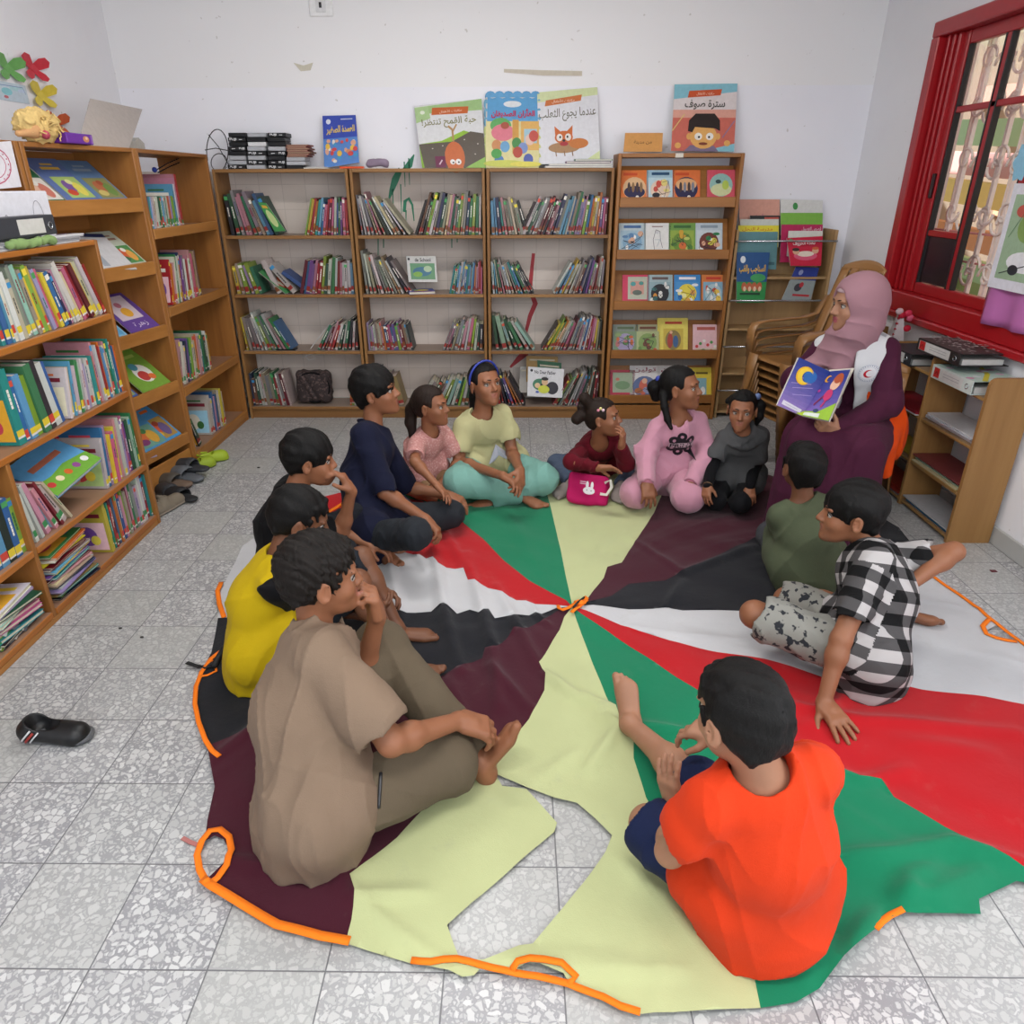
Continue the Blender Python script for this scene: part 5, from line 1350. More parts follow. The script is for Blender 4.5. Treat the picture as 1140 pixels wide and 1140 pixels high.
def body(f, name, label, skinc, col, mats=None, h=.005, neckr=.040, feet=True, hands=(None, None), hand_s=1.0, lips='#945c4c', fdir=None, armr=1.0, eyes=True, look=None):
    """the continuous skin surface: head, neck, torso, arms, hands, legs and feet"""
    s = f.s; S = SDF()
    side = f.F
    S.econe(f.P + np.array([0, 0, .0]), f.mid, .105 * s, .085 * s, side, .72, k=.03); S.econe(f.mid, f.N - f.up * .08 * s, .085 * s, .100 * s, side, .68, k=.03)
    S.cone(f.SL + f.sx * .02 * s, f.SR - f.sx * .02 * s, .036 * s, .036 * s, k=.03)
    for S0, E0, W0_, sd, hd in ((f.SR, f.ER, f.WR, 'R', hands[0]), (f.SL, f.EL, f.WL_, 'L', hands[1])):
        S.cone(S0, E0, .035 * s * armr, .029 * s * armr, k=.02); S.cone(E0, W0_, .030 * s * armr, .0195 * s * armr, k=.015)
        S.ball(E0 + (W0_ - E0) * .25, .031 * s * armr, k=.02)
        if hd is not None: sdf_hand(S, W0_, np.array(hd[0], float), np.array(hd[1], float), sd, s * hand_s * .98, *hd[2:])
    for h0, k0, a0, sd, fd in ((f.HR, f.KR, f.AR, 'R', f.FR), (f.HL, f.KL, f.AL, 'L', f.FL)):
        if k0 is None: continue
        S.cone(h0, k0, .062 * s, .044 * s, k=.02)
        if a0 is not None:
            S.cone(k0, a0, .043 * s, .026 * s, k=.015); ax = nrm(a0 - k0); back = nrm((h0 - k0) - ax * ((h0 - k0) @ ax)); S.ball(k0 + (a0 - k0) * .3 + back * .008 * s, .043 * s, k=.03)
            if fd is not None and feet: sdf_foot(S, a0, np.array(fd[0], float), np.array(fd[1], float), sd, s)
    sdf_head(S, f.H, f.R, f.hs, f.N, neckr / .043 * .043)
    V, F = S.mesh(h)
    c = V[F].mean(1); fm = np.zeros(len(F), int)
    def reg(p, r, mi):
        d = c - hp(f.H, f.R, f.hs, p); q = np.stack([d @ f.R[0] / r[0], d @ f.R[1] / r[1], d @ f.R[2] / r[2]], 1) / f.hs
        fm[(q ** 2).sum(1) < 1] = mi
    reg((0, .088, -.047), (.021, .02, .0065), 1); reg((0, .088, -.0575), (.018, .02, .0075), 1)
    root = empty(name, (f.P[0], f.P[1], 0), label, 'person')
    o = np_obj('body', V, F, [skin(skinc[1:], skinc), LIP(lips)], root, fm)
    f.root = root
    if eyes:
        lk = np.array([0, 1, 0]) if look is None else look
        for x in (-1, 1):
            e = MB(); ct = hp(f.H, f.R, f.hs, (x * .030, .0668, .003)); e.ball(ct, .0128 * f.hs, 12, '#ffffff'); eo = e.build('eye', M_EYE, root)
            d_ = f.R[1] + f.R[0] * lk[0] * .4 + f.R[2] * lk[2] * .4; d_ = nrm(d_)
            i_ = MB(); i_.ball(ct + d_ * .0064 * f.hs, .0074 * f.hs, 10); i_.build('iris', M_IRIS, eo)
            # upper lid and brow
            l = MB(); pts = [hp(f.H, f.R, f.hs, (x * (.030 + .0165 * math.cos(a)), .0790 - .010 * abs(math.cos(a)) ** 1.5, .004 + .0072 * math.sin(a))) for a in [PI * k / 8 for k in range(9)]]
            l.tube(pts, .0016 * f.hs, 5); l.build('eyelid', plain('lash', '#1f1512', .6), root)
            b = MB(); pts = [hp(f.H, f.R, f.hs, (x * t_, .0880 - 9.2 * t_ * t_, .0245 + .0035 * math.sin((t_ - .012) / .036 * PI * .8) - .05 * (t_ - .03))) for t_ in (.012, .020, .030, .040, .048)]
            b.tube(pts, [.0018, .0030, .0030, .0024, .0010], 5); b.build('eyebrow', hairmat('brow', '#1d1411'), root)
    return root

def seg_carve(S, a, b, frac, R):      # open the sleeve or trouser leg a..b at frac of its length
    d = nrm(b - a); p = a + (b - a) * frac; S.cone(p + d * R * .92, p + d * (R * .92 + .16), R, R * 1.1, k=.004, op='s')

def cloth_obj(S, name, m, f, h=.005, uvf=None, seed=1, amp=.003, fq=20, an=(1, 1, .6)):
    S.disp(folds(seed, fq * .9, an), amp * 2.9); S.disp(folds(seed + 50, fq * 1.9, an), amp * 1.3)
    V, F = S.mesh(h)
    k = V[F].mean(1)[:, 2] > -.5
    return np_obj(name, V, F, m, f.root, None, None, uvf(V, F) if uvf else None)

def top(f, m, sleeve='short', name='shirt', drape=.22, loose=1.0, seed=1, collar=.050, h=.005, hang=.06, amp=.0035, uvf=None, sl=.62, slR=None, length=1.0, slw=1.0, extra=None, belly=0.0, backz=None):
    s = f.s; S = SDF(); g = s * loose; side = f.F
    for S0, E0, W0_, q in ((f.SR, f.ER, f.WR, 0), (f.SL, f.EL, f.WL_, 1)):
        if sleeve == 'none': continue
        sh = S0 - (S0 - f.N) * .12
        if sleeve == 'short':
            L_ = sl if not (q == 0 and slR) else slR
            S.cone(sh, S0 + (E0 - S0) * L_, .050 * g, .052 * g * slw, k=.02)
            S.cone(S0 + (E0 - S0) * (L_ + .02), S0 + (E0 - S0) * (L_ + .10), .053 * g * slw, .053 * g * slw, k=.01); seg_carve(S, S0, E0, L_ + .10, .050 * g * slw)
        else:
            S.cone(sh, E0, .047 * g, .045 * g * slw, k=.02); S.cone(E0, W0_ - (W0_ - E0) * .06, .045 * g * slw, .035 * g * slw, k=.02)
            S.cone(W0_ - (W0_ - E0) * .20, W0_ - (W0_ - E0) * .05, .033 * g, .031 * g, k=.008)
            S.ball(E0, .047 * g * slw, k=.02)
            seg_carve(S, E0, W0_, 1.0, .029 * g)
    T2 = f.N - f.up * .085 * s
    S.econe(f.mid, T2, .108 * g, .118 * g, side, .74, k=.03)
    S.econe(f.P + f.up * .03 + f.F * .01, f.mid, .122 * g + belly, .112 * g, side, .80, k=.04)
    S.cone(f.SL + f.sx * .018 * s, f.SR - f.sx * .018 * s, .043 * g, .043 * g, k=.03)
    for q in (f.SL, f.SR): S.cone(q + (f.N - q) * .1, f.N - f.up * .012 * s, .040 * g, .046 * s, k=.025)
    if drape:
        for h0, k0 in ((f.HR, f.KR), (f.HL, f.KL)):
            if k0 is not None: S.cone(h0 + f.up * .012, h0 + (k0 - h0) * drape + f.up * .014, .100 * s * max(loose, 1), .094 * s * max(loose, 1), k=.03)
    if hang: S.econe(f.P + f.up * .02, f.P - np.array([0, 0, hang]) - f.F * .015, .128 * g, .136 * g, side, .86, k=.03)
    S.cone(f.N - f.up * .012 * s + f.F * .012 * s, f.N + f.up * .1, collar * s, collar * s * 1.25, k=.006, op='s')
    if extra: extra(S)
    S.cut(np.array([0, 0, .006]), np.array([0, 0, -1.0]))
    o = cloth_obj(S, name, m, f, h, uvf, seed, amp)
    return o

def pants(f, m, name='trousers', legs=(1.0, 1.0), r=(.078, .060, .050), k=.02, seed=5, h=.005, amp=.003, waist=.104, cuffs=True, tail=1.0):
    s = f.s; S = SDF()
    for h0, k0, a0, q in ((f.HR, f.KR, f.AR, legs[0]), (f.HL, f.KL, f.AL, legs[1])):
        if k0 is None or q <= 0: continue
        if q <= .5 or a0 is None:           # shorts: q*2 of the thigh
            e = h0 + (k0 - h0) * min(q * 2, 1.0); S.cone(h0, e, r[0] * s * .92, r[1] * s * 1.08, k); seg_carve(S, h0, e, 1.03, r[1] * s * 1.0)
        else:
            S.cone(h0, k0, r[0] * s * .92, r[1] * s, k); e = k0 + (a0 - k0) * (q - .5) * 2; S.cone(k0, e, r[1] * s, r[2] * s, k); S.ball(k0, r[1] * s * 1.04, k=.02); seg_carve(S, k0, e, 1.04, r[2] * s * .95)
    S.econe(f.P - f.hx * .02 * s, f.P + f.up * .06 * s, waist * s, waist * .93 * s, f.F, .84, k=.03)
    S.cut(np.array([0, 0, .008]), np.array([0, 0, -1.0]))
    return cloth_obj(S, name, m, f, h, None, seed, amp, 26)

def hair_short(f, m, fringe=0.0, vol=1.0, name='hair', seed=3, h=.0045, fade=True, curly=0.0, side_low=-.010):
    S = SDF(); R = f.R; s = f.hs; q = lambda *p: hp(f.H, R, s, p)
    S.ell(q(0, -.012, .036), R, np.array((.0785, .0975, .0845)) * s * np.array((vol, 1 + (vol - 1) * .5, vol)), k=0)
    S.ell(q(0, -.045, -.006), R, np.array((.064, .056, .060)) * s, k=.02)
    # carve the face and the neck
    S.box(q(0, .100, -.052 - fringe * .5), R, np.array((.09, .060, .090 - fringe * .35)) * s, .012 * s, k=.006, op='s')
    S.box(q(0, .070, -.115), R, np.array((.10, .065, .09)) * s, .01, k=.006, op='s')
    S.box(q(0, -.03, -.120), R, np.array((.12, .12, .066)) * s, .004, k=.01, op='s')
    for x in (-1, 1): S.ell(q(x * .078, -.002, -.012), R, np.array((.020, .021, .030)) * s, k=.004, op='s')
    r_ = random.Random(seed)
    for k in range(15):           # uneven fringe and sideburns
        x = -.058 + .116 * k / 14; y = .080 - 9 * x * x; z = .062 - fringe * .030 - 4.5 * x * x
        S.cone(q(x, y - .016, z + .022), q(x + r_.uniform(-.008, .008), y + .001, z - r_.uniform(.002, .016) - fringe * .006), .0100 * s, .0030 * s, k=.006)
    for x in (-1, 1):
        S.cone(q(x * .070, .030, .030), q(x * .0705, .026, -.012), .009 * s, .003 * s, k=.006)
        S.cone(q(x * .040, -.066, -.040), q(x * .036, -.064, -.052), .014 * s, .009 * s, k=.01)
    S.disp(wrinkle(seed, 75 if not curly else 150, (1, 1, .6)), .0030 + curly)
    S.disp(folds(seed + 9, 240, (1, 1, .4)), .0016 + curly * .6)
    V, F = S.mesh(h); return np_obj(name, V, F, m, f.root)
def hair_girl(f, m, tails=(), part=True, name='hair', seed=3, h=.0045, vol=1.0, front=.055):
    S = SDF(); R = f.R; s = f.hs; q = lambda *p: hp(f.H, R, s, p)
    S.ell(q(0, -.014, .034), R, np.array((.0765, .0965, .0815)) * s * vol, k=0); S.ell(q(0, -.048, -.010), R, np.array((.062, .052, .058)) * s, k=.02)
    S.box(q(0, .112, -.040), R, np.array((.09, .060, .094)) * s, .014 * s, k=.006, op='s'); S.box(q(0, .070, -.105), R, np.array((.10, .055, .085)) * s, .01, k=.006, op='s')
    for x in (-1, 1): S.ell(q(x * .078, .004, -.010), R, np.array((.020, .024, .030)) * s, k=.004, op='s')
    for t in tails:
        P_ = [q(*p) if not isinstance(p, np.ndarray) else p for p, _ in t]
        for i in range(len(t) - 1): S.cone(P_[i], P_[i + 1], t[i][1] * s, t[i + 1][1] * s, k=.012)
    S.disp(folds(seed, 150, (1, 1, .3)), .0022)
    V, F = S.mesh(h); return np_obj(name, V, F, m, f.root)

def decal(mb, target, fr, name, parent, mat=None, off=.0025, dirv=None, maxd=.12):
    """lay flat lettering or artwork (frame coordinates) onto a garment"""
    bv = BVHTree.FromPolygons([v.co[:] for v in target.data.vertices], [p.vertices[:] for p in target.data.polygons])
    base = wl(target); out = []
    for v in mb.v:
        p, d = fr(*v); p = Vector(p) - base; hit = bv.ray_cast(p + Vector(d) * -.0, Vector(d), maxd)
        if hit[0] is None: hit = (bv.find_nearest(p)[0],)
        out.append(tuple(hit[0] + base - Vector(d).normalized() * off * (1 + v[2] * 1000)))
    mb.v = out; return mb.build(name, mat or PAPER, parent)
def grid_rect(mb, u0, v0, u1, v1, c, n=6, z=0.0):
    V = [(u0 + (u1 - u0) * i / n, v0 + (v1 - v0) * j / n, z) for j in range(n + 1) for i in range(n + 1)]
    mb.add(V, [(j * (n + 1) + i, j * (n + 1) + i + 1, (j + 1) * (n + 1) + i + 1, (j + 1) * (n + 1) + i) for j in range(n) for i in range(n)], c)
def disc(mb, u, v, ru, rv, c, z=0.0, n=20, rings=3, a0=0, a1=2 * PI, r_in=0.0):
    V = []; F = []
    for k in range(rings + 1):
        t = r_in + (1 - r_in) * k / rings
        for i in range(n + 1): a = a0 + (a1 - a0) * i / n; V.append((u + ru * t * math.cos(a), v + rv * t * math.sin(a), z))
    for k in range(rings):
        for i in range(n): a = k * (n + 1) + i; F.append((a, a + n + 1, a + n + 2, a + 1))
    mb.add(V, F, c)
SK1, SK2, SK3 = '#8a5a40', '#6d4631', '#9a6f57'
BLK = hairmat('black', '#0d0b0b')
UPV = np.array([0, 0, 1.0])
ppl = {}
def report(nm, f): pass

# ---- boy in the orange shirt, back to us
f = pose(1.0, [*qY(838, 1030, 1.05)[:2], .12], qY(848, 862, 1.01), qY(826, 799, 1.04), (-.42, .88, -.22), (.94, .20, 0), (.9, .3, 0))
f.EL = qz(746, 948, .235); f.WL_ = reach(f.EL, 752, 898, f.lf, True)
f.ER = f.SR + np.array([.05, .17, -.15]); f.WR = f.ER + np.array([-.14, .13, -.04])
f.AR = qz(701, 806, .055); f.KR = reach(f.HR, 768, 868, f.lt, True); f.KL = reach(f.HL, 722, 918, f.lt * .95, True, .13); f.AL = np.array([f.P[0] + .02, f.P[1] + .20, .06])
f.FR = ((-.15, .55, .80), (-.3, -.75, .5)); f.FL = ((.8, .2, 0), UPV)
body(f, 'person', 'boy in a bright orange t-shirt and navy shorts sitting with his back to us', SK3, None, h=.0042, hands=(((-.7, .6, -.2), (0, 0, -1), .5), ((-.25, .2, .8), (.75, .5, 0), .18, .12, .2)))
hair_short(f, BLK, vol=1.02, h=.0035)
top(f, fabric('orange_jersey', '#c83714', .8, var=.05), loose=1.14, seed=2, sl=.36, hang=.055, h=.0045, amp=.0042, belly=.002, slw=1.02)
pants(f, fabric('navy_shorts', '#17203f', .8), 'shorts', (.46, .47), r=(.085, .072, .05), seed=4)
report('orange', f)

# ---- boy in the taupe shirt
f = pose(1.12, [*qz(352, 880, .13)[:2], .13], qY(352, 706, 1.50), qY(356, 642, 1.52), (.86, .42, -.10), (.30, -.95, 0), (.25, -.97, 0))
f.ER = reach(f.SR, 436, 826, f.la, True); f.WR = reach(f.ER, 512, 802, f.lf, True)
f.WL_ = hp(f.H, f.R, f.hs, (-.01, .150, -.150)); f.EL = reach(f.WL_, 404, 752, f.lf * .95, True)
f.KR = reach(f.HR, 498, 848, f.lt, True, .12); f.AR = qz(412, 872, .07); f.KL = reach(f.HL, 424, 722, f.lt, True); f.AL = qz(532, 848, .06)
f.FL = ((.40, .20, .85), (-.85, .1, .40)); f.FR = ((-.3, .9, 0), UPV)
body(f, 'person', 'boy in a taupe t-shirt, chin on his fist, sitting at the front left', SK1, None, h=.0044, hands=(((.95, .15, -.5), (-.3, .1, -1), .5, .1), ((-.05, -.05, 1), (-.9, -.3, .1), .95, .05, .8)))
hair_short(f, hairmat('brown_black', '#1b1512'), vol=1.05, curly=.0016, h=.0035)
top(f, fabric('taupe_jersey', '#7a6757', .85, var=.08), loose=1.22, drape=.10, seed=12, sl=.66, hang=.09, h=.005, amp=.0045, slw=1.12, collar=.052)
pants(f, fabric('olive_brown_cotton', '#5c5142', .85, var=.08), 'trousers', (1.0, .96), r=(.092, .074, .060), seed=14)
zb = MB(); a = qz(421, 868, .15); b_ = qz(424, 902, .08); a[1] -= .02; 
report('taupe', f)
zipf = f; tr_ = f.root.children[-1]
bv = BVHTree.FromPolygons([v.co[:] for v in tr_.data.vertices], [p.vertices[:] for p in tr_.data.polygons]); base = wl(tr_); pts = []
for k in range(9):
    y = 860 + 40 * k / 8; d = Vector(_ray(424 - k * .3, y)); hit = bv.ray_cast(Vector((0, 0, CH)) - base, d)
    if hit[0]: pts.append(hit[0] + base - d.normalized() * .002)
if len(pts) > 2: zb.tube(pts, .0042, 6); zb.build('zip', plain('dark_zip', '#1c1d22', .4, .6), f.root)

# ---- boy in yellow with black sleeves
f = pose(.98, [*qz(290, 716, .12)[:2], .12], qY(312, 622, 1.95), qY(333, 578, 1.98), (.85, .25, -.35), (.25, -.97, 0), (.2, -.98, 0))
f.ER = reach(f.SR, 330, 676, f.la, True); f.WR = reach(f.ER, 404, 684, f.lf * 1.05, True); f.EL = reach(f.SL, 372, 640, f.la, True); f.WL_ = reach(f.EL, 420, 656, f.lf, True)
f.KR = reach(f.HR, 398, 648, f.lt, True); f.AR = qz(446, 738, .06); f.KL = reach(f.HL, 402, 622, f.lt, True); f.AL = qz(442, 700, .06)
f.FR = ((.9, -.1, .1), UPV); f.FL = ((.9, .1, .05), UPV)
body(f, 'person', 'boy in a yellow shirt with black sleeves hugging his knees, behind the taupe shirt', SK2, None, h=.005, hands=(((.9, .2, .2), (-.2, .5, .6), .4), ((.9, -.2, -.2), (-.3, -.5, -.6), .5)))
hair_short(f, BLK, vol=1.0)
top(f, fabric('yellow_jersey', '#b89c0f', .8, var=.06), 'none', loose=1.12, seed=22, hang=.08)
def slv(S): pass
g = f.s
for S0, E0 in ((f.SR, f.ER), (f.SL, f.EL)):
  S = SDF(); S.cone(S0, E0, .052 * g, .048 * g, k=.02); seg_carve(S, S0, E0, .95, .046 * g)
  cloth_obj(S, 'black_sleeve', fabric('black_jersey', '#0d0d10', .85), f, seed=24)
pants(f, fabric('dark_denim_shorts', '#20242b', .85), 'shorts', (.46, .46), r=(.08, .066, .05), seed=25)
report('yellow', f)

# ---- boy in black, fingers at his mouth
f = pose(.98, [*qY(316, 600, 2.50)[:2], .12], qY(326, 553, 2.42), qY(344, 511, 2.44), (.90, .20, -.12), (.25, -.97, 0), (.2, -.98, 0))
f.WR = hp(f.H, f.R, f.hs, (.035, .165, -.115)); f.ER = reach(f.SR, 381, 590, f.la, True); f.EL = f.SL + np.array([.10, .03, -.20]); f.WL_ = f.EL + np.array([.17, -.02, -.06])
f.ER = f.ER + 0; f.KR = f.HR + np.array([.26, -.12, .12]); f.AR = f.KR + np.array([.10, .06, -.22]); f.KL = f.HL + np.array([.27, .10, .10]); f.AL = f.KL + np.array([.02, -.16, -.15])
f.FR = ((.9, -.1, 0), UPV); f.FL = ((.7, -.6, 0), UPV)
body(f, 'person', 'boy in a black shirt with fingers at his mouth', SK1, None, h=.005, hands=(((-.45, .1, .9), (-.8, -.2, -.3), .6, .08, .6), ((.9, 0, -.3), (0, 0, -1), .4)))
hair_short(f, BLK, fringe=.35, vol=1.06)
top(f, fabric('black_jersey', '#0d0d10', .85), loose=1.14, seed=32, hang=.08, sl=.6)
pants(f, fabric('charcoal_trousers', '#1d1f24', .85), 'trousers', (1, 1), seed=35)
report('black', f)

# ---- boy in the navy polo
f = pose(1.05, [*qz(410, 588, .13)[:2], .13], qY(415, 477, 2.94), qY(418, 436, 2.95), (.88, -.05, .12), (-.15, -.98, 0), (-.25, -.97, 0))
f.ER = reach(f.SR, 428, 548, f.la, True); f.WR = reach(f.ER, 474, 578, f.lf, True); f.EL = f.SL + np.array([.09, .05, -.24]); f.WL_ = f.EL + np.array([.20, -.05, -.02])
f.KR = reach(f.HR, 462, 594, f.lt, False, .11); f.AR = qz(422, 606, .06); f.KL = reach(f.HL, 502, 572, f.lt, True, .11); f.AL = qz(455, 590, .07)
f.FR = ((.5, -.6, 0), UPV); f.FL = ((-.3, -.9, 0), UPV)
body(f, 'person', 'boy in a navy polo shirt and dark jeans sitting cross-legged', SK1, None, h=.005, hands=(((.7, -.3, -.6), (-.3, -.3, -.8), .6), ((.8, -.2, -.3), (0, 0, -1), .4)))
hair_short(f, BLK, fringe=.3, vol=1.07)
def pc(S):
    c0 = f.N + f.up * .012
    for k in range(10):
        a = 2 * PI * k / 10; b_ = 2 * PI * (k + 1) / 10; r = .058 * f.s
        S.cone(c0 + f.sx * r * math.cos(a) + f.F * r * math.sin(a) - f.up * .02 * math.sin(a), c0 + f.sx * r * math.cos(b_) + f.F * r * math.sin(b_) - f.up * .02 * math.sin(b_), .012, .012, k=.006)
top(f, fabric('navy_pique', '#14172c', .85), loose=1.06, seed=42, hang=.09, sl=.85, extra=pc, name='polo_shirt')
pants(f, fabric('dark_grey_denim', '#24272c', .85, var=.2), 'jeans', (1, .95), r=(.076, .060, .046), seed=45)
b_ = MB()
for k in range(2): q = f.N + f.F * (.078 + .006 * k) * f.s - f.up * (.065 + .045 * k) * f.s; b_.ball(q, .0045, 8, '#d8d6d2')
b_.build('button', PAPER, f.root)
report('navy', f)

# ---- small girl in the ruffled pink blouse
f = pose(.82, [*qY(470, 530, 3.36)[:2], .16], qY(478, 480, 3.28), qY(480, 452, 3.25), (.90, -.30, .05), (-.50, -.86, 0), (-.5, -.86, 0))
f.ER = reach(f.SR, 462, 514, f.la, False); f.WR = reach(f.ER, 486, 540, f.lf, False); f.EL = reach(f.SL, 512, 512, f.la, True); f.WL_ = reach(f.EL, 494, 535, f.lf, False)
f.KR = qz(480, 551, .09); f.AR = f.KR + np.array([-.20, .14, -.02]); f.KL = qz(508, 546, .09); f.AL = f.KL + np.array([-.18, .18, -.02]); f.FR = ((-.7, .5, -.1), (0, 0, -1)); f.FL = ((-.7, .5, -.1), (0, 0, -1))
body(f, 'person', 'small girl in a pink ruffled blouse with a long dark ponytail, kneeling', SK1, None, h=.005, hands=(((.7, -.5, -.5), (-.2, -.3, -.9), .3), ((-.2, -.8, -.5), (-.2, -.3, -.9), .3)))
hair_girl(f, hairmat('dark_brown', '#2a1d17'), tails=[[((0, -.085, .03), .034), ((-.01, -.125, -.03), .036), ((0, -.135, -.10), .032), ((.01, -.125, -.17), .022), ((.01, -.12, -.22), .012)]], vol=1.02)
def ruf(S):
    for q in (f.SR, f.SL):
        for i in range(7):
            t = i / 6; p = f.N + (q - f.N) * .55 + f.F * (.055 * math.sin(t * 2.6 + .2)) * f.s - f.up * (.14 * t - .02) * f.s; S.ball(p + (q - f.N) * .12 + (q - f.N) * .07 * math.sin(i * 2.4), .020, k=.008)
    for q, e in ((f.SR, f.ER), (f.SL, f.EL)): S.ball(q + (e - q) * .25, .052 * f.s * 1.1, k=.02)
top(f, fabric('dusty_pink_print', '#b5807c', .85, col2='#c9a09a', spots=110), loose=1.12, seed=52, sl=.6, hang=.05, extra=ruf, name='blouse')
pants(f, fabric('tan_shorts', '#8d6f52', .85), 'shorts', (.36, .36), r=(.078, .066, .05), seed=55)
report('pinkgirl', f)

# ---- girl in the pale yellow tee
f = pose(1.04, [*qY(545, 514, 3.58)[:2], .12], qY(537, 460, 3.48), qY(540, 428, 3.46), (.52, -.80, .18), (-.88, -.42, 0), (-.88, -.35, 0))
f.ER = reach(f.SR, 511, 514, f.la, 'm'); f.WR = qz(560, 530, .235); f.EL = reach(f.SL, 570, 504, f.la, 'm'); f.WL_ = qz(579, 524, .245)
f.KR = reach(f.HR, 512, 536, f.lt, False, .10); f.AR = qz(580, 548, .07); f.KL = reach(f.HL, 604, 533, f.lt, False, .10); f.AL = qz(552, 552, .05)
f.FR = ((.7, -.5, 0), UPV); f.FL = ((-.85, -.5, -.05), (.1, -.3, .9))
body(f, 'person', 'girl in a pale yellow t-shirt and aqua trousers wearing a blue hairband', SK1, None, h=.005, hands=(((.75, -.45, -.3), (-.2, -.3, -.9), .5), ((0, -.85, -.5), (-.6, -.3, -.6), .45)), look=(.5, 1, .5))
hair_girl(f, BLK, tails=[[((0, -.07, .0), .040), ((-.0, -.105, -.06), .038), ((.01, -.115, -.13), .03), ((.02, -.11, -.19), .018)]])
hb = MB(); hb.smooth = True; hb.tube([hp(f.H, f.R, f.hs, (.083 * math.cos(a), -.008 + .03 * math.sin(a), .028 + .092 * math.sin(a))) for a in [PI * k / 16 for k in range(-1, 18)]], .0058, 6); hb.build('hairband', plain('blue_hairband', '#2f3f9a', .4), f.root)
tee = top(f, fabric('pale_yellow_jersey', '#aeaa80', .85, var=.05), loose=1.12, seed=62, sl=.5, hang=.04)
lg = MB(); lg.add([(-.05, -.03, 0), (.02, .045, 0), (.065, -.01, 0), (.05, -.03, 0), (.02, -.012, 0), (-.01, -.03, 0)], [(0, 1, 4, 5), (1, 2, 3, 4)], '#b9bcc9'); lg.add([(-.02, -.02, .0003), (.02, .03, .0003), (.03, .025, .0003), (-.008, -.022, .0003)], [(0, 1, 2, 3)], '#55607a')
cc = f.N - f.up * .20 + f.F * .17
decal(lg, tee, lambda u, v, z: (cc - f.sx * u + f.up * v, -f.F), 'chest_print', f.root)
pants(f, fabric('aqua_cotton', '#739f95', .85, var=.05), 'trousers', (.95, 1), r=(.088, .078, .066), seed=65)
report('tee', f)

# ---- girl in maroon with the bunny bag
f = pose(.86, [*qY(667, 524, 3.62)[:2], .12], qY(667, 492, 3.42), qY(671, 465, 3.36), (.80, -.28, .12), (-.90, -.42, 0), (-.95, -.25, 0))
f.ER = reach(f.SR, 636, 514, f.la, False); f.WR = reach(f.ER, 666, 521, f.lf, False); f.EL = reach(f.SL, 697, 516, f.la, False); f.WL_ = reach(f.EL, 692, 497, f.lf * .9, False)
f.KR = reach(f.HR, 620, 516, f.lt, True, .10); f.AR = qz(634, 535, .07); f.KL = reach(f.HL, 704, 522, f.lt, True, .10); f.AL = qz(692, 538, .07)
f.FR = None; f.FL = None
body(f, 'person', 'small girl in a maroon top leaning her cheek on her hand, hair in two buns', SK1, None, h=.005, feet=False, hands=(((.95, -.1, .05), (-.1, -.5, -.7), .25), ((.05, 0, 1), (-.7, .3, 0), .5, .12, .4)))
hair_girl(f, hairmat('dark_brown', '#2a1d17'), tails=[[((.035, -.06, .095), .030), ((.045, -.08, .125), .034)], [((-.035, -.085, .055), .03), ((-.04, -.115, .05), .036)], [((.03, -.11, .03), .034), ((.04, -.135, .01), .034)]])
mb = MB(); q = hp(f.H, f.R, f.hs, (.070, .01, .062))
for k, c_ in enumerate(('#d98aa0', '#d9cf8a', '#e0c0d0')): mb.ball(q + f.R[1] * .012 * (k - 1) + f.R[2] * .008 * (k % 2), .008, 8, c_)
mb.build('hair_clip', PAPER, f.root)
mt = top(f, fabric('maroon_knit', '#5a0f1c', .85), 'long', loose=1.06, seed=72, hang=.03)
dm = MB(); disc(dm, 0, 0, .05, .038, '#2a1014', 0); [disc(dm, .02 * math.cos(a), .015 * math.sin(a), .018, .012, '#7d1f26', .0003, 10) for a in (0, 1.3, 2.6, 3.9, 5.2)]
cc = f.N - f.up * .12 + f.F * .15
decal(dm, mt, lambda u, v, z: (cc - f.sx * u + f.up * v, -f.F), 'rose_print', f.root)
pants(f, fabric('grey_blue_denim', '#4a5568', .85, var=.2), 'jeans', (1, 1), r=(.072, .062, .048), seed=75)
for a_, d_ in ((f.AR, (-.6, -.75, 0)), (f.AL, (-.3, -.9, 0))):
    S = SDF(); sdf_foot(S, a_ + np.array([0, -.01, -.005]), np.array(d_, float), UPV, 'R', .95); S.econe(a_ - UPV * .03, a_ + nrm(np.array(d_, float)) * .09 - UPV * .035, .034, .034, UPV, .75, k=.02); S.cut(np.array([0, 0, .012]), -UPV)
    V, F = S.mesh(.005); np_obj('shoe', V, F, fabric('grey_pink_canvas', '#8f8580', .8), f.root)
report('maroon', f)
# bunny bag lying against her shin
BG = [(624, 546), (637, 525), (661, 526), (676, 528), (685, 534), (675, 543), (654, 562), (645, 563)]
bc_ = qz(655, 545, .08)
bag = SDF(); bx = nrm(np.array([.93, -.30, .10])); bn_ = nrm(np.array([.05, -.72, .68])); by = np.cross(bn_, bx); RB3 = np.array([bx, by, bn_])
bag.box(bc_, RB3, np.array((.078, .055, .004)), .020, k=.0); bag.ball(bc_ - by * .05 - bx * .04, .024, k=.03); bag.ball(bc_ - by * .065 + bx * .01, .020, k=.03)
bag.disp(wrinkle(5, 24), .003); bag.cut(np.array([0, 0, .016]), -UPV); V, F = bag.mesh(.005)
br = empty('pouch_bag', (bc_[0], bc_[1], .012), 'bright pink pouch with a white rabbit face in front of the maroon girl', 'bag')
bo = np_obj('pouch', V, F, fabric('bright_pink_fabric', '#b01858', .7), br)
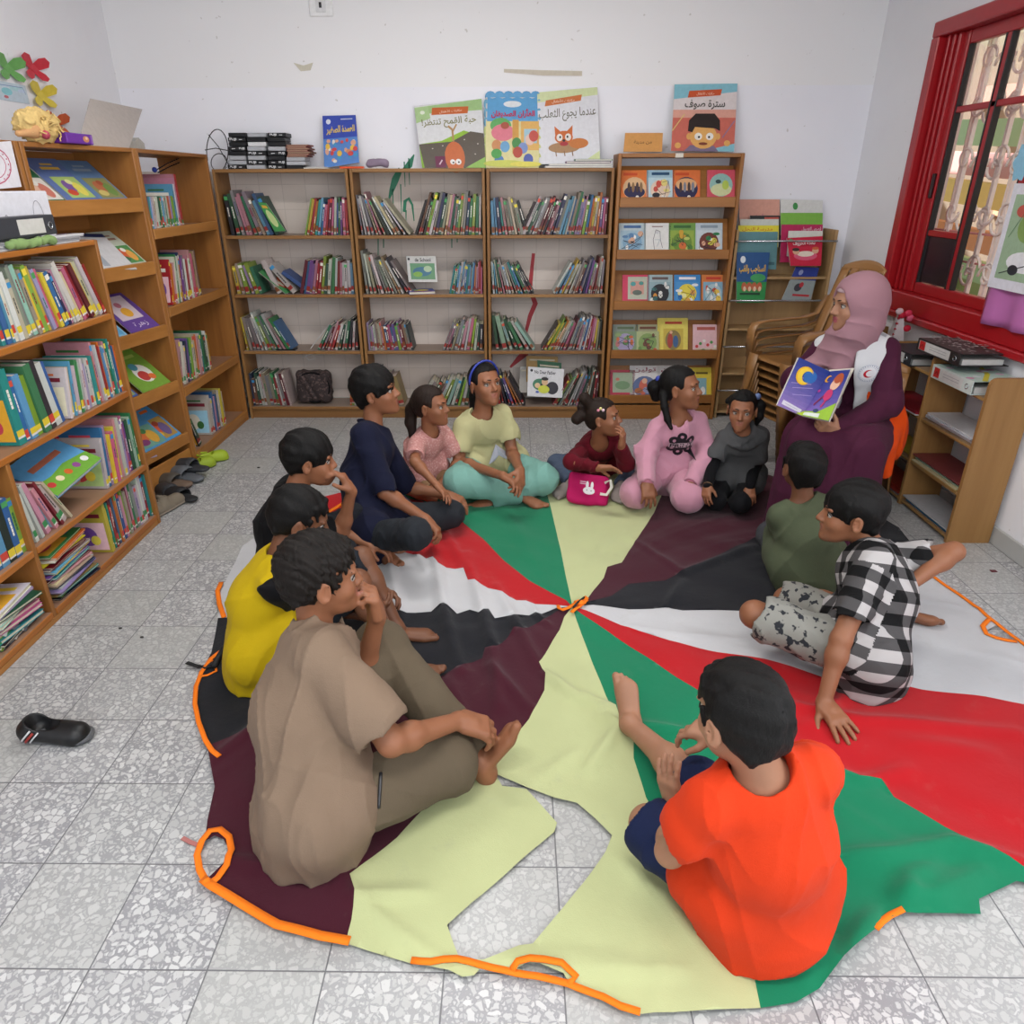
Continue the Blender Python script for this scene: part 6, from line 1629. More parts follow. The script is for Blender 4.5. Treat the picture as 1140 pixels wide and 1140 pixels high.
rb = MB(); disc(rb, 0, -.03, .032, .022, '#e2dfe2'); disc(rb, -.012, .002, .008, .022, '#e2dfe2', .0001); disc(rb, .014, .002, .008, .022, '#e2dfe2', .0001); disc(rb, -.012, -.028, .003, .003, '#26262a', .0006, 8, 1); disc(rb, .012, -.03, .003, .003, '#26262a', .0006, 8, 1)
for k in range(2): grid_rect(rb, -.052, .004 + k * .011, -.018, .010 + k * .011, '#d9a8c0', 4)
decal(rb, bo, lambda u, v, z: (bc_ + bx * u + by * (v + .012) + bn_ * .06, -bn_), 'rabbit_print', br)
mb = MB(); mb.ribbon([bc_ + bx * .08 + by * .04, bc_ + bx * .105 + by * .05 + bn_ * .02, bc_ + bx * .115 + by * .01 + bn_ * .015, bc_ + bx * .095 - by * .03 + bn_ * .005, bc_ + bx * .06 - by * .03 + bn_ * .018], .014, up=tuple(bn_), th=.003); mb.build('strap', fabric('cream_webbing', '#c9c4ba', .8), br)

# ---- girl in the pink hoodie
f = pose(1.0, [*qY(748, 530, 3.42)[:2], .15], qY(756, 464, 3.34), qY(758, 432, 3.32), (.80, -.45, .10), (-.96, -.20, 0), (-.97, -.15, 0))
f.ER = reach(f.SR, 719, 503, f.la, 'm'); f.WR = reach(f.ER, 720, 537, f.lf, False); f.EL = reach(f.SL, 788, 505, f.la, 'm'); f.WL_ = reach(f.EL, 770, 537, f.lf, False)
f.KR = qz(708, 549, .10); f.AR = f.KR + np.array([.10, .24, -.03]); f.KL = qz(766, 553, .10); f.AL = f.KL + np.array([-.02, .26, -.03]); f.FR = None; f.FL = None
body(f, 'person', 'girl in a pale pink hooded tracksuit kneeling with hands on her knees', SK1, None, h=.005, feet=False, hands=(((.1, -.5, -.8), (0, .2, -.9), .35), ((-.1, -.5, -.8), (0, .2, -.9), .35)))
hair_girl(f, BLK, tails=[[((0, -.10, .03), .03), ((0, -.135, .0), .036), ((.0, -.13, -.05), .026)], [((.05, -.075, -.02), .022), ((.075, -.06, -.08), .018), ((.09, -.04, -.14), .016), ((.10, -.02, -.18), .010)]])
mb = MB(); mb.ball(hp(f.H, f.R, f.hs, (.01, -.11, .045)), .018, 8, '#2f3f9a'); mb.ball(hp(f.H, f.R, f.hs, (.078, -.055, -.09)), .017, 8, '#34408a'); mb.build('hair_tie', PAPER, f.root)
def hood(S):
    for k in range(9):
        a = PI * (k / 8) + PI; r = .072 * f.s; S.ball(f.N + f.sx * r * math.cos(a) + f.F * r * math.sin(a) * .9 + f.up * .004, .026 * f.s, k=.02)
pk = fabric('pale_pink_fleece', '#bd8799', .9, var=.05, sheen=.3)
hd = top(f, pk, 'long', loose=1.14, seed=82, hang=.03, slw=1.18, extra=hood, name='hooded_top')
for E0, W0_ in ((f.ER, f.WR), (f.EL, f.WL_)):
  S = SDF(); d_ = nrm(W0_ - E0); S.cone(W0_ - d_ * .055, W0_ - d_ * .015, .039, .036, k=.004)
  cloth_obj(S, 'ribbed_cuff', fabric('pink_rib', '#b87688', .9), f, seed=84, amp=.0015, fq=60)
pr = MB(); vs, fs, _ = text_geo('PRINT', False, .02)
for a in (.5, 1.6, 2.5, 3.6, 4.5, 5.6): 
    disc(pr, .036 * math.cos(a), .036 * math.sin(a), .018, .018, '#1c1a20', 0, 12, 2, 0, 2 * PI, .35)
disc(pr, 0, 0, .034, .026, '#1c1a20', .0002, 16, 3); grid_rect(pr, -.046, -.011, .046, .011, '#b9a0a8', 8, .0005)
pr.add([(-.042 + .084 * a, -.009 + .018 * b, .0009) for a, b in vs], fs, '#1c1a20')
cc = f.N - f.up * .105 + f.F * .17 + f.sx * .012
decal(pr, hd, lambda u, v, z: (cc - f.sx * u * 1.35 + f.up * v * 1.3, -f.F), 'chest_print', f.root)
pants(f, pk, 'tracksuit_trousers', (1, 1), r=(.084, .076, .056), seed=85)
mb = MB(); mb.tube([f.N + f.sx * .058 * math.cos(a) + f.F * (.05 * math.sin(a) + .012) - f.up * (.012 + .03 * math.sin(a)) for a in [PI * k / 12 for k in range(13)]], .0022, 5); mb.build('necklace', plain('pale_gold', '#c9a86a', .3, .6, .6), f.root)
report('hood', f)

# ---- little girl in grey
f = pose(.78, [*qY(822, 535, 3.34)[:2], .13], qY(826, 481, 3.26), qY(826, 457, 3.25), (-.35, -.92, .0), (-.97, .1, 0), (-.98, .1, 0))
f.ER = reach(f.SR, 793, 516, f.la, 'm'); f.WR = reach(f.ER, 788, 540, f.lf, False); f.EL = f.SL + np.array([.0, .03, -.17]); f.WL_ = f.EL + np.array([-.06, -.14, -.05])
f.KR = qz(796, 557, .085); f.AR = f.KR + np.array([.06, .20, -.02]); f.KL = qz(824, 560, .085); f.AL = f.KL + np.array([.06, .20, -.02]); f.FR = None; f.FL = None
body(f, 'person', 'little girl in a grey cowl-neck knit kneeling at the woman\'s side', SK1, None, h=.005, feet=False, hands=(((-.2, -.5, -.8), (.5, .2, -.7), .35), ((0, -.6, -.6), (0, 0, -1), .35)), look=(-.6, 1, 0))
hair_girl(f, BLK, tails=[[((-.06, -.07, .05), .024), ((-.09, -.06, .02), .028), ((-.095, -.045, -.04), .022), ((-.085, -.04, -.08), .012)], [((.06, -.06, .05), .02), ((.085, -.05, .03), .016)]])
mb = MB(); mb.ball(hp(f.H, f.R, f.hs, (-.070, -.045, .075)), .017, 8, '#5f6f9a'); mb.build('hair_bow', PAPER, f.root)
def cowl(S):
    for z_, r_, t_ in ((.010, .072, .024), (-.020, .090, .026)):
        for k in range(14):
            a = 2 * PI * k / 14; S.ball(f.N + f.sx * r_ * f.s * math.cos(a) + f.F * r_ * f.s * math.sin(a) + f.up * z_ - f.up * .02 * math.sin(a), t_ * f.s * 1.2, k=.018)
gk = top(f, fabric('grey_knit', '#4b4b4c', .95, weave=260, bstr=.6), loose=1.14, seed=92, sl=.62, hang=.05, extra=cowl, name='knit_jumper', slw=1.2)
for S0, E0, W0_ in ((f.SR, f.ER, f.WR), (f.SL, f.EL, f.WL_)):
  S = SDF(); S.cone(S0, E0, .044 * f.s, .044 * f.s, k=.01); S.cone(E0, W0_, .044 * f.s, .032 * f.s, k=.01)
  cloth_obj(S, 'black_undersleeve', fabric('black_jersey', '#0d0d10', .85), f, seed=94, amp=.001)
pants(f, fabric('black_leggings', '#121215', .85), 'leggings', (1, 1), r=(.072, .060, .045), seed=95)
mb = MB(); d_ = nrm(f.WR - f.ER); mb.tube([f.WR + d_ * .004 + nrm(np.cross(d_, f.F)) * .021 * math.cos(a) + np.cross(d_, nrm(np.cross(d_, f.F))) * .021 * math.sin(a) for a in [2 * PI * k / 12 for k in range(12)]], .003, 5, closed=True); mb.build('bracelet', plain('brown_bracelet', '#7a5a3a', .4), f.root)
report('grey', f)

# ---- boy in olive, back to us
f = pose(.90, [*qz(898, 628, .12)[:2], .12], qY(893, 558, 2.50), qY(894, 521, 2.52), (-.06, .96, .12), (.98, .05, 0), (.98, .0, 0))
f.ER = f.SR + np.array([.06, .05, -.20]); f.WR = f.ER + np.array([-.06, .18, -.03]); f.EL = reach(f.SL, 862, 600, f.la, True); f.WL_ = f.EL + np.array([.04, .17, -.04])
f.KL = reach(f.HL, 858, 596, f.lt, True, .12); f.AL = f.KL + np.array([.12, -.06, -.22]); f.AL[2] = .05; f.KR = f.HR + np.array([.10, .27, .02]); f.AR = f.KR + np.array([-.22, .0, -.06]); f.FR = None; f.FL = None
body(f, 'person', 'boy in an olive hooded top seen from behind at the woman\'s feet', SK2, None, h=.005, feet=False, hands=(((-.5, .8, -.2), (0, 0, -1), .4), ((.2, .8, -.3), (0, 0, -1), .4)))
hair_short(f, BLK, vol=1.0, side_low=0)
def hd2(S):
    for k in range(8):
        a = PI * k / 7 + PI; r = .070; S.ball(f.N + f.sx * r * math.cos(a) * f.s - f.F * abs(math.sin(a)) * .065 * f.s - f.up * (.004 + .03 * abs(math.sin(a))), .026 * f.s, k=.02)
top(f, fabric('olive_fleece', '#4d5440', .9, var=.08), 'long', loose=1.08, seed=102, hang=.05, extra=hd2, name='hooded_top')
pants(f, fabric('grey_jersey_trousers', '#3d3e42', .9), 'trousers', (1, 1), r=(.078, .068, .052), seed=105)
report('olive', f)

# ---- boy in the checked shirt
f = pose(1.05, [*qz(964, 718, .13)[:2], .13], qY(972, 612, 2.06), qY(948, 572, 2.10), (-.93, .22, -.02), (.40, .90, 0), (.25, .95, 0))
f.WL_ = qz(917, 783, .045); f.EL = (f.SL * .47 + f.WL_ * .53) + np.array([-.03, -.02, 0]); f.ER = reach(f.SR, 1062, 614, f.la, True); f.WR = reach(f.ER, 1008, 654, f.lf, False)
f.KL = reach(f.HL, 840, 684, f.lt, True, .12); f.AL = f.KL + np.array([.20, .10, -.07]); f.AL[2] = .06; f.KR = reach(f.HR, 876, 668, f.lt, True, .10); f.AR = qz(1000, 676, .05)
f.FR = ((.75, -.25, .1), (.2, .5, .8)); f.FL = ((.6, .6, 0), UPV)
body(f, 'person', 'boy in a black and white checked shirt leaning on one hand', SK1, None, h=.0044, hands=(((0, .5, -.8), (0, 0, -1), .4), ((.25, -.9, -.12), (0, .1, -1), .10, .16, .15)))
hair_short(f, BLK, fringe=.1, vol=1.05, h=.0038)
pm, nt, b_ = mat_base('checked_cotton', .85, .15); L = nt.links.new
at = N(nt, 'ShaderNodeAttribute', attribute_name='cloth'); sx_ = N(nt, 'ShaderNodeSeparateXYZ'); L(at.outputs['Vector'], sx_.inputs[0])
def stripe(o, sc):
    m1 = N(nt, 'ShaderNodeMath', operation='MULTIPLY'); L(o, m1.inputs[0]); m1.inputs[1].default_value = sc
    m2 = N(nt, 'ShaderNodeMath', operation='FRACT'); L(m1.outputs[0], m2.inputs[0])
    m3 = N(nt, 'ShaderNodeMath', operation='GREATER_THAN'); L(m2.outputs[0], m3.inputs[0]); m3.inputs[1].default_value = .5; return m3.outputs[0]
a_, c_ = stripe(sx_.outputs[0], 13.5), stripe(sx_.outputs[1], 13.5)
ad = N(nt, 'ShaderNodeMath', operation='ADD'); L(a_, ad.inputs[0]); L(c_, ad.inputs[1])
col = mixc(nt, mrange(nt, ad.outputs[0], 0, 1), lin('#aba7a7'), lin('#4b494a')); col = mixc(nt, mrange(nt, ad.outputs[0], 1, 2), col, lin('#131314')); L(col, b_.inputs['Base Color'])
bump(nt, b_, noise(nt, coords(nt), 25, 5), .3, .003)
def uvp(V, F, f=f):
    cen = np.repeat(V[F].mean(1), F.shape[1], axis=0); V = V[F.ravel()]
    d = V - f.P; u = d @ f.sx; v = d @ f.up; out = np.stack([u + 5, v + 5, 0 * u], 1)
    for S0, E0 in ((f.SL, f.EL), (f.SR, f.ER)):
        ax = nrm(E0 - S0); r = V - S0; t = r @ ax; per = np.linalg.norm(r - np.outer(t, ax), axis=1); ex = nrm(np.cross(ax, f.F)); ey = np.cross(ax, ex)
        rc = cen - S0; tc = rc @ ax; pc_ = np.linalg.norm(rc - np.outer(tc, ax), axis=1); outside = (np.abs((cen - f.N) @ f.sx) > .126 * f.s) & (tc > .02) & (pc_ < .085)
        w_ = (r @ ex); out[outside, 0] = w_[outside] * .75 + 5 + (r @ ey)[outside] * .75; out[outside, 1] = 5 - t[outside]
    return out
top(f, pm, loose=1.14, drape=.14, seed=112, sl=.58, hang=.07, h=.0045, uvf=uvp, amp=.0035, slw=1.05)
pants(f, fabric('leaf_print_grey', '#86857f', .85, col2='#2c2e33', spots=36), 'shorts', (.44, .44), r=(.086, .076, .05), seed=115)
report('plaid', f)
# ---- the reader: woman in a mauve headscarf on a plastic chair
f = pose(1.18, qY(950, 470, 3.22), qY(952, 377, 3.14), qY(953, 338, 3.10), (-.97, -.10, -.12), (-.80, .60, 0), (-.80, .60, 0)); f.hs = 1.04
f.EL = reach(f.SL, 988, 449, f.la, 'm'); f.WL_ = qY(931, 481, 2.86); f.ER = reach(f.SR, 886, 424, f.la, 'm'); f.WR = f.ER + np.array([.03, -.20, -.06])
f.KR = f.HR + np.array([-.24, -.31, .0]); f.KL = f.HL + np.array([-.22, -.34, .0]); f.KR[2] = f.KL[2] = .47; f.AR = f.KR + np.array([-.03, -.06, -.39]); f.AL = f.KL + np.array([-.02, -.08, -.39])
f.FR = ((-.6, -.8, 0), UPV); f.FL = ((-.6, -.8, 0), UPV)
wroot = body(f, 'person', 'woman in a mauve headscarf and white vest reading from a picture book', SK3, None, h=.005, hand_s=.86, hands=(((-.1, -.7, .5), (.8, -.2, .3), .5), ((-.88, -.05, .42), (.25, .85, .45), .62, .04, .5, 1.1)), lips='#9a4f5a', feet=True)
report('woman', f)
mau = fabric('plum_abaya', '#43192f', .8, var=.06)
top(f, mau, 'long', loose=1.02, seed=122, hang=0, drape=.2, slw=1.2, name='abaya_top', amp=.0035)
S = SDF(); s = f.s
S.econe(f.P + f.up * .04, f.P, .150, .165, f.F, .9, k=.04)
for h0, k0, a0 in ((f.HR, f.KR, f.AR), (f.HL, f.KL, f.AL)):
    S.cone(h0, k0, .118, .098, k=.05); lo_ = np.array([a0[0], a0[1], .05]); S.cone(k0, lo_, .100, .135, k=.06); S.cone(k0 + (h0 - k0) * .3, lo_ + (h0 - k0) * .15, .09, .13, k=.06)
S.cone((f.KR + f.KL) / 2, (f.AR + f.AL) / 2, .11, .14, k=.06)
S.cut(np.array([0, 0, .012]), -UPV); cloth_obj(S, 'skirt', mau, f, .006, None, 124, .0055, 22, (1, 1, .22))
# vest, white above and orange below
wv = fabric('white_vest_cloth', '#c9cacd', .7, var=.05)
def vest(z0, z1, m, seed, r0, r1, nm, lowcut=None):
    S = SDF()
    if nm == 'vest_lower':
        S.econe(f.P + f.up * .10 - f.F * .0, f.P - f.up * .03 - f.sx * .03, r0, r1, f.F, .95, k=.03); S.cone(f.P - f.sx * .13, f.P - f.sx * .17 - UPV * .10, .07, .055, k=.05); S.cone(f.P - f.sx * .15 + f.F * .04 + UPV * .05, f.P - f.sx * .17 + f.F * .22 + UPV * .03, .065, .05, k=.05); S.cone(f.P - f.sx * .17 + f.F * .16, f.P - f.sx * .20 + f.F * .14 - UPV * .14, .06, .035, k=.05); S.cone(f.P + f.sx * .13 + f.F * .05, f.P + f.sx * .17 + f.F * .10 - UPV * .04, .05, .05, k=.04)
        S.box(f.P + f.F * .22 + f.up * .05, np.array([f.sx, f.F, f.up]), np.array((.07, .16, .3)), .01, k=.01, op='s')
    else:
        S.econe(f.P + f.up * .13, f.mid + f.up * .03, r0, r1 * .97, f.F, .82, k=.03); S.econe(f.mid, f.N - f.up * .10 * s, r1 * .97, r1, f.F, .80, k=.03)
        for q in (f.SL, f.SR): S.cone(q + (f.N - q) * .10, f.N - f.up * .01, .059, .066, k=.03)
        for q, e in ((f.SL, f.EL), (f.SR, f.ER)):
            o = nrm(q - f.N); S.cone(q + o * .092 - f.up * .03, q + o * .115 - f.up * .13, .052, .05, k=.01, op='s')
        S.cone(f.N + f.F * .02, f.N + f.up * .12, .06, .08, k=.01, op='s')
        S.box(f.N - f.up * .24 + f.F * .16, np.array([f.sx, f.F, f.up]), np.array((.022, .12, .28)), .008, k=.01, op='s')
    return cloth_obj(S, nm, m, f, .005, None, seed, .003)
ov = vest(0, 0, fabric('orange_vest_cloth', '#dd4a0e', .7, var=.06), 131, .185, .205, 'vest_lower')
vv = vest(0, 0, wv, 132, .166, .168, 'vest')
em = MB(); cr, cc_ = .040, '#a3b0bf'
disc(em, 0, 0, .040, .040, '#d9d9dc', 0, 28, 4); 
for r_ in (.0395, .030): disc(em, 0, 0, r_, r_, '#9aa6b8', .0003, 28, 1, 0, 2 * PI, .955)
for k in range(26):
    a = 2 * PI * k / 26; u, v = .0345 * math.cos(a), .0345 * math.sin(a); grid_rect(em, u - .0016, v - .002, u + .0016, v + .002, '#6f7a90', 1, .0004)
pts = [(.018 * math.cos(a), .018 * math.sin(a)) for a in np.linspace(.75, 2 * PI - .75, 22)]; pin = [(.006 + .0145 * math.cos(a), .0145 * math.sin(a)) for a in np.linspace(.62, 2 * PI - .62, 22)]
em.add([(x, y, .0008) for x, y in pts + pin], [(i, i + 1, 22 + i + 1, 22 + i) for i in range(21)], '#b0142c')
ec = f.N - f.up * .105 - f.sx * .088 + f.F * .20
decal(em, vv, lambda u, v, z: (ec - f.sx * u + f.up * v, -f.F), 'crescent_emblem', f.root)
g_ = MB(); grid_rect(g_, -.07, -.012, .07, .012, '#9a9da3', 6); gc = f.SL + (f.N - f.SL) * .4 + f.up * .15
decal(g_, vv, lambda u, v, z: (gc + f.F * v * 1.0 - f.sx * u * .6, -f.up), 'reflective_strip', f.root)
# headscarf
S = SDF(); R = f.R; hs = f.hs; q = lambda *p: hp(f.H, R, hs, p)
S.ell(q(0, -.022, .024), R, np.array((.098, .112, .104)) * hs, k=0); S.ell(q(0, -.030, -.05), R, np.array((.092, .095, .085)) * hs, k=.05); S.ell(q(0, .005, -.100), R, np.array((.088, .088, .058)) * hs, k=.04)
S.cone(q(0, -.02, -.12), f.N - f.up * .01 + f.sx * .02, .085, .088, k=.05)
S.cone(f.N - f.up * .02 + f.F * .05 + f.sx * .03, f.N - f.up * .12 + f.F * .12 + f.sx * .03, .075, .045, k=.05)
S.cone(f.N - f.up * .0 + f.F * .05 + f.sx * .06, f.N - f.up * .10 + f.F * .09 + f.sx * .15, .06, .042, k=.04)
S.cone(f.N - f.up * .10 + f.F * .09 + f.sx * .15, f.N - f.up * .17 + f.F * .10 + f.sx * .17, .042, .03, k=.03)
S.ell(q(0, .105, -.012), R, np.array((.0605, .085, .088)) * hs, k=.012, op='s')
fr_ = np.array([R[0], R[1], R[2]])
def hf(x, y, z):
    u = (x - f.H[0]) * R[1][0] + (y - f.H[1]) * R[1][1] + (z - f.H[2]) * R[1][2]; v = (x - f.H[0]) * R[2][0] + (y - f.H[1]) * R[2][1] + (z - f.H[2]) * R[2][2]
    low = 1 / (1 + np.exp((v + .02) * 55)); return -(1 - 2 * np.sqrt(np.abs(np.sin((v * .7 - u * .8) * 44 + 1.5 * np.sin(u * 17 + v * 9))))) * low
S.disp(hf, .0042); S.disp(folds(7, 16), .003)
V, F = S.mesh(.0045); np_obj('headscarf', V, F, fabric('mauve_headscarf', '#957079', .8, var=.05, bstr=.2), f.root)
S = SDF(); S.ell(q(0, -.012, .024), R, np.array((.079, .098, .084)) * hs, k=0); S.box(q(0, .06, -.045), R, np.array((.12, .14, .094)) * hs, .006, k=.006, op='s'); V, F = S.mesh(.005)
np_obj('underscarf', V, F, fabric('pale_underscarf', '#a88f94', .8), f.root)

# the picture book in her hands
PB = {k: Vector(pY(*v)) for k, v in dict(TL=(889, 398, 2.95), TM=(924, 414, 3.03), TR=(947, 412, 2.95), BL=(865, 451, 2.85), BM=(892.5, 463, 2.90), BR=(923, 469, 2.86)).items()}
bk = empty('picture_book', tuple((PB['BL'] + PB['BR']) / 2), 'open picture book with a yellow crescent moon cover held up by the woman', 'book')
def page(a, b, c_, d, t, art, nm):     # a top left, b top right, c bottom right, d bottom left
    n = (b - a).cross(d - a).normalized(); n = n if n.y < 0 else -n
    mb = MB(); F_ = [a, b, c_, d]; B_ = [p - n * t for p in F_]
    mb.add(F_ + B_, [(3, 2, 1, 0), (4, 5, 6, 7), (0, 1, 5, 4), (1, 2, 6, 5), (2, 3, 7, 6), (3, 0, 4, 7)], '#cfc9c0')
    fr = lambda u, v, dd: (d * (1 - u) + c_ * u) * (1 - v) + (a * (1 - u) + b * u) * v + n * dd
    A = Art(mb, fr, 1, 1, .0006, .0002); art(A); return mb.build(nm, PAPER, bk)
PB['TL'] = on_plane(PB['TL'], PB['BL'], (PB['BM'] - PB['BL']).cross(PB['TM'] - PB['BL'])); PB['BR'] = on_plane(PB['BR'], PB['BM'], (PB['TM'] - PB['BM']).cross(PB['TR'] - PB['BM']))
def moon(A, u, v, r, c, ov=.0, asp=1.0):
    o = [(u + r * math.cos(t), v + r * asp * math.sin(t)) for t in np.linspace(.7, 2 * PI - .7, 20)]; i_ = [(u + .38 * r + .72 * r * math.cos(t), v + .72 * r * asp * math.sin(t)) for t in np.linspace(.62, 2 * PI - .62, 20)]
    A.mb.add([A.pt(*p) for p in o + i_], [(k, k + 1, 21 + k, 20 + k) for k in range(19)], c); A.d += A.dd
def left_art(A):
    for k in range(12):
        t = k / 11; c = tuple(int(a + (b - a) * t) for a, b in zip((150, 125, 190), (40, 62, 140))); A.rect(0, k / 12, 1, (k + 1) / 12 + .002, '#%02x%02x%02x' % c)
    for (x0, y0, x1, y1) in ((.1, .5, .7, .62), (.2, .42, .8, .56), (.3, .3, .9, .42), (.15, .62, .6, .72)): A.line([(x0, y0), (x1, y1)], .014, '#a79ad0')
    A.ell(.55, .74, .2, .13, '#2f6fb8'); moon(A, .38, .72, .26, '#e8b52a', asp=.72); moon(A, .39, .72, .22, '#f0cf45', asp=.72)
    A.poly([(.1, .05), (.85, .03), (.86, .10), (.1, .14)], '#d9d6e4'); A.poly([(.72, 0), (1, 0), (1, .12), (.85, .04)], '#b9cf3a'); A.line([(.2, .09), (.7, .07)], .008, '#a9a4b8')
def right_art(A):
    for k in range(12):
        t = k / 11; c = tuple(int(a + (b - a) * t) for a, b in zip((140, 110, 185), (32, 50, 130))); A.rect(0, k / 12, 1, (k + 1) / 12 + .002, '#%02x%02x%02x' % c)
    A.poly([(0, 0), (1, 0), (1, .34), (.5, .14), (0, .1)], '#9cc43c'); A.poly([(0, .02), (.6, .02), (.6, .1), (0, .08)], '#dfe6dc')
    moon(A, -.0 + .18, .82, .13, '#e8a52a', asp=.6); A.ell(.66, .78, .22, .16, '#b0502a'); A.ell(.62, .70, .19, .12, '#e8b99a'); A.ell(.66, .82, .17, .10, '#b0502a')
    A.ell(.55, .48, .16, .12, '#c83a6a'); A.line([(.4, .45), (.2, .25)], .05, '#8a2f50'); A.line([(.6, .42), (.5, .22)], .05, '#c83a6a'); A.ell(.1, .55, .06, .03, '#c84a9a'); A.ell(.4, .14, .1, .04, '#3a4a6a')
page(PB['TL'], PB['TM'], PB['BM'], PB['BL'], .006, left_art, 'left_board'); page(PB['TM'], PB['TR'], PB['BR'], PB['BM'], .006, right_art, 'right_board')
mb = MB(); n_ = Vector((.25, .95, .1)); a, b_, c_, d = [p + n_ * .020 for p in (PB['TM'], PB['TR'] + Vector((.018, .0, 0)), PB['BR'] + Vector((.018, .01, 0)), PB['BM'])]
mb.add([a, b_, c_, d] + [p + n_ * .008 for p in (a, b_, c_, d)], [(3, 2, 1, 0), (4, 5, 6, 7), (0, 1, 5, 4), (1, 2, 6, 5), (2, 3, 7, 6), (3, 0, 4, 7)], '#d0c9bd'); mb.build('pages', PAPER, bk)

# ------------------------------------------------------------------ plastic chairs
M_CH = plain('brown_plastic', '#8d6439', .35, .5)
def chair(bk=1.0, arms=True):
    e = bpy.data.objects.new('plastic_chair', None); COL.objects.link(e)
    def surf(fn, nu, nv, nm, th=.007):
        V = [fn(i / nu, j / nv) for j in range(nv + 1) for i in range(nu + 1)]
        mb = MB(); mb.smooth = True; mb.add(V, [(j * (nu + 1) + i, j * (nu + 1) + i + 1, (j + 1) * (nu + 1) + i + 1, (j + 1) * (nu + 1) + i) for j in range(nv) for i in range(nu)])
        o = mb.build(nm, M_CH, e); sd = o.modifiers.new('thick', 'SOLIDIFY'); sd.thickness = th; sd.offset = 0; return o
    surf(lambda u, v: (.22 - .42 * u, -.20 + .40 * v + .03 * u * (.5 - v), .425 - .02 * math.sin(PI * v) * math.sin(PI * u) - .02 * u + (.018 * (1 - 8 * u) * -1 if u < .12 else 0)), 12, 10, 'seat')
    surf(lambda u, v: (-.205 - .13 * v ** 1.1, (-.19 + .02 * v) * (1 - 2 * u) - (0), .40 + .43 * v - .035 * (2 * u - 1) ** 2 * v) if v > .85 else (-.205 - .13 * v ** 1.1, (-.19 + .02 * v) * (1 - 2 * u), .40 + .43 * v), 10, 1, 'back_rail') if False else None
    def slat(y0, y1, nm):
        surf(lambda u, v: (-.195 - (.14 + .06 * (bk - 1)) * v ** 1.1 - .03 * (1 - ((y0 + (y1 - y0) * u) / .2) ** 2), (y0 + (y1 - y0) * u) * (1 - .06 * v), .405 + .36 * bk * v), 3, 8, nm)
    for y0, y1 in ((-.198, -.136), (-.126, -.070), (-.060, -.005), (.005, .060), (.070, .126), (.136, .198)): slat(y0, y1, 'back_slat')
    surf(lambda u, v: (-.335 - .03 - .06 * (bk - 1) * (1 - (2 * u - 1) ** 2) - .02 * v, (-.195 + .39 * u) * .94, .405 + .35 * bk + (.075 - .045 * (2 * u - 1) ** 2 * 1) * v), 14, 3, 'top_rail')
    for sg in (-1, 1):
        pts = [(-.33, .80), (-.27, .68), (-.18, .655), (0, .65), (.14, .645), (.20, .63), (.225, .58), (.225, .45), (.235, .30), (.262, .0)]
        wv_ = [.04, .055, .07, .075, .08, .08, .075, .07, .05, .035]
        V = []; n = len(pts)
        for (x, z), w_ in zip(pts, wv_): 
            for k, (o, h_) in enumerate(((0, 0), (w_, -.006), (w_ + .004, -.024))): V.append((x, sg * (.205 + o - (.0 if z > .3 else -.01)), z + (h_ if z > .6 else 0) - (0)))
        mb = MB(); mb.smooth = True
        F_ = []
        for i in range(n - 1):
            for k in range(2): a = i * 3 + k; F_.append((a, a + 1, a + 4, a + 3))
        mb.add(V[:8 * 3], [q for q in F_ if max(q) < 24])
        if arms: o = mb.build('arm', M_CH, e); sd = o.modifiers.new('thick', 'SOLIDIFY'); sd.thickness = .008; sd.offset = 0
        for nm, X0, X1, xx in (('leg', .235, .262, 1), ('leg', -.22, -.285, -1)):
            mb = MB(); mb.smooth = True; V = []
            for z, w_ in ((.44, .10), (.30, .085), (.15, .06), (0, .036)):
                t = 1 - z / .44; x = X0 + (X1 - X0) * t; y = sg * (.215 + .03 * t)
                V += [(x - xx * w_, y, z), (x, y, z), (x, y - sg * w_, z)]
            mb.add(V, [(i * 3 + k, i * 3 + k + 1, i * 3 + k + 4, i * 3 + k + 3) for i in range(3) for k in range(2)])
            o = mb.build(nm, M_CH, e); sd = o.modifiers.new('thick', 'SOLIDIFY'); sd.thickness = .006; sd.offset = 0
    return e
def cp(e):
    c = e.copy(); COL.objects.link(c)
    for ch in e.children: d = ch.copy(); COL.objects.link(d); d.parent = c
    return c
ch0 = chair(1.62); az = math.atan2(-.30, -.95)
base = A3(pz(892, 360, .84)) + np.array([.9, .4, 0]) * .03
NS = 8
for k in range(NS):
    c = ch0 if k == 0 else cp(ch0)
    c.location = (base[0] + .012 * (NS - 1 - k) * .78, base[1] + .012 * (NS - 1 - k) * .62, .046 * k); c.rotation_euler = (0, 0, az); c.scale = (.80, .80, .78)
    pos_ = 'lowest' if k == 0 else 'topmost' if k == NS - 1 else ordn(k + 1) + ' from the floor'
    tag(c, 'brown plastic armchair, %s in the stack behind the woman' % pos_, 'chair', 'stacked brown plastic chairs')
ch1 = chair(1.0, False)
c = ch1; d_ = nrm(np.array([f.F[0], f.F[1], 0])); c.location = (f.P[0] + d_[0] * .05, f.P[1] + d_[1] * .05, 0); c.rotation_euler = (0, 0, math.atan2(d_[1], d_[0])); c.scale = (1, .80, .86); tag(c, 'brown plastic chair the woman is sitting on', 'chair', 'chair in use')
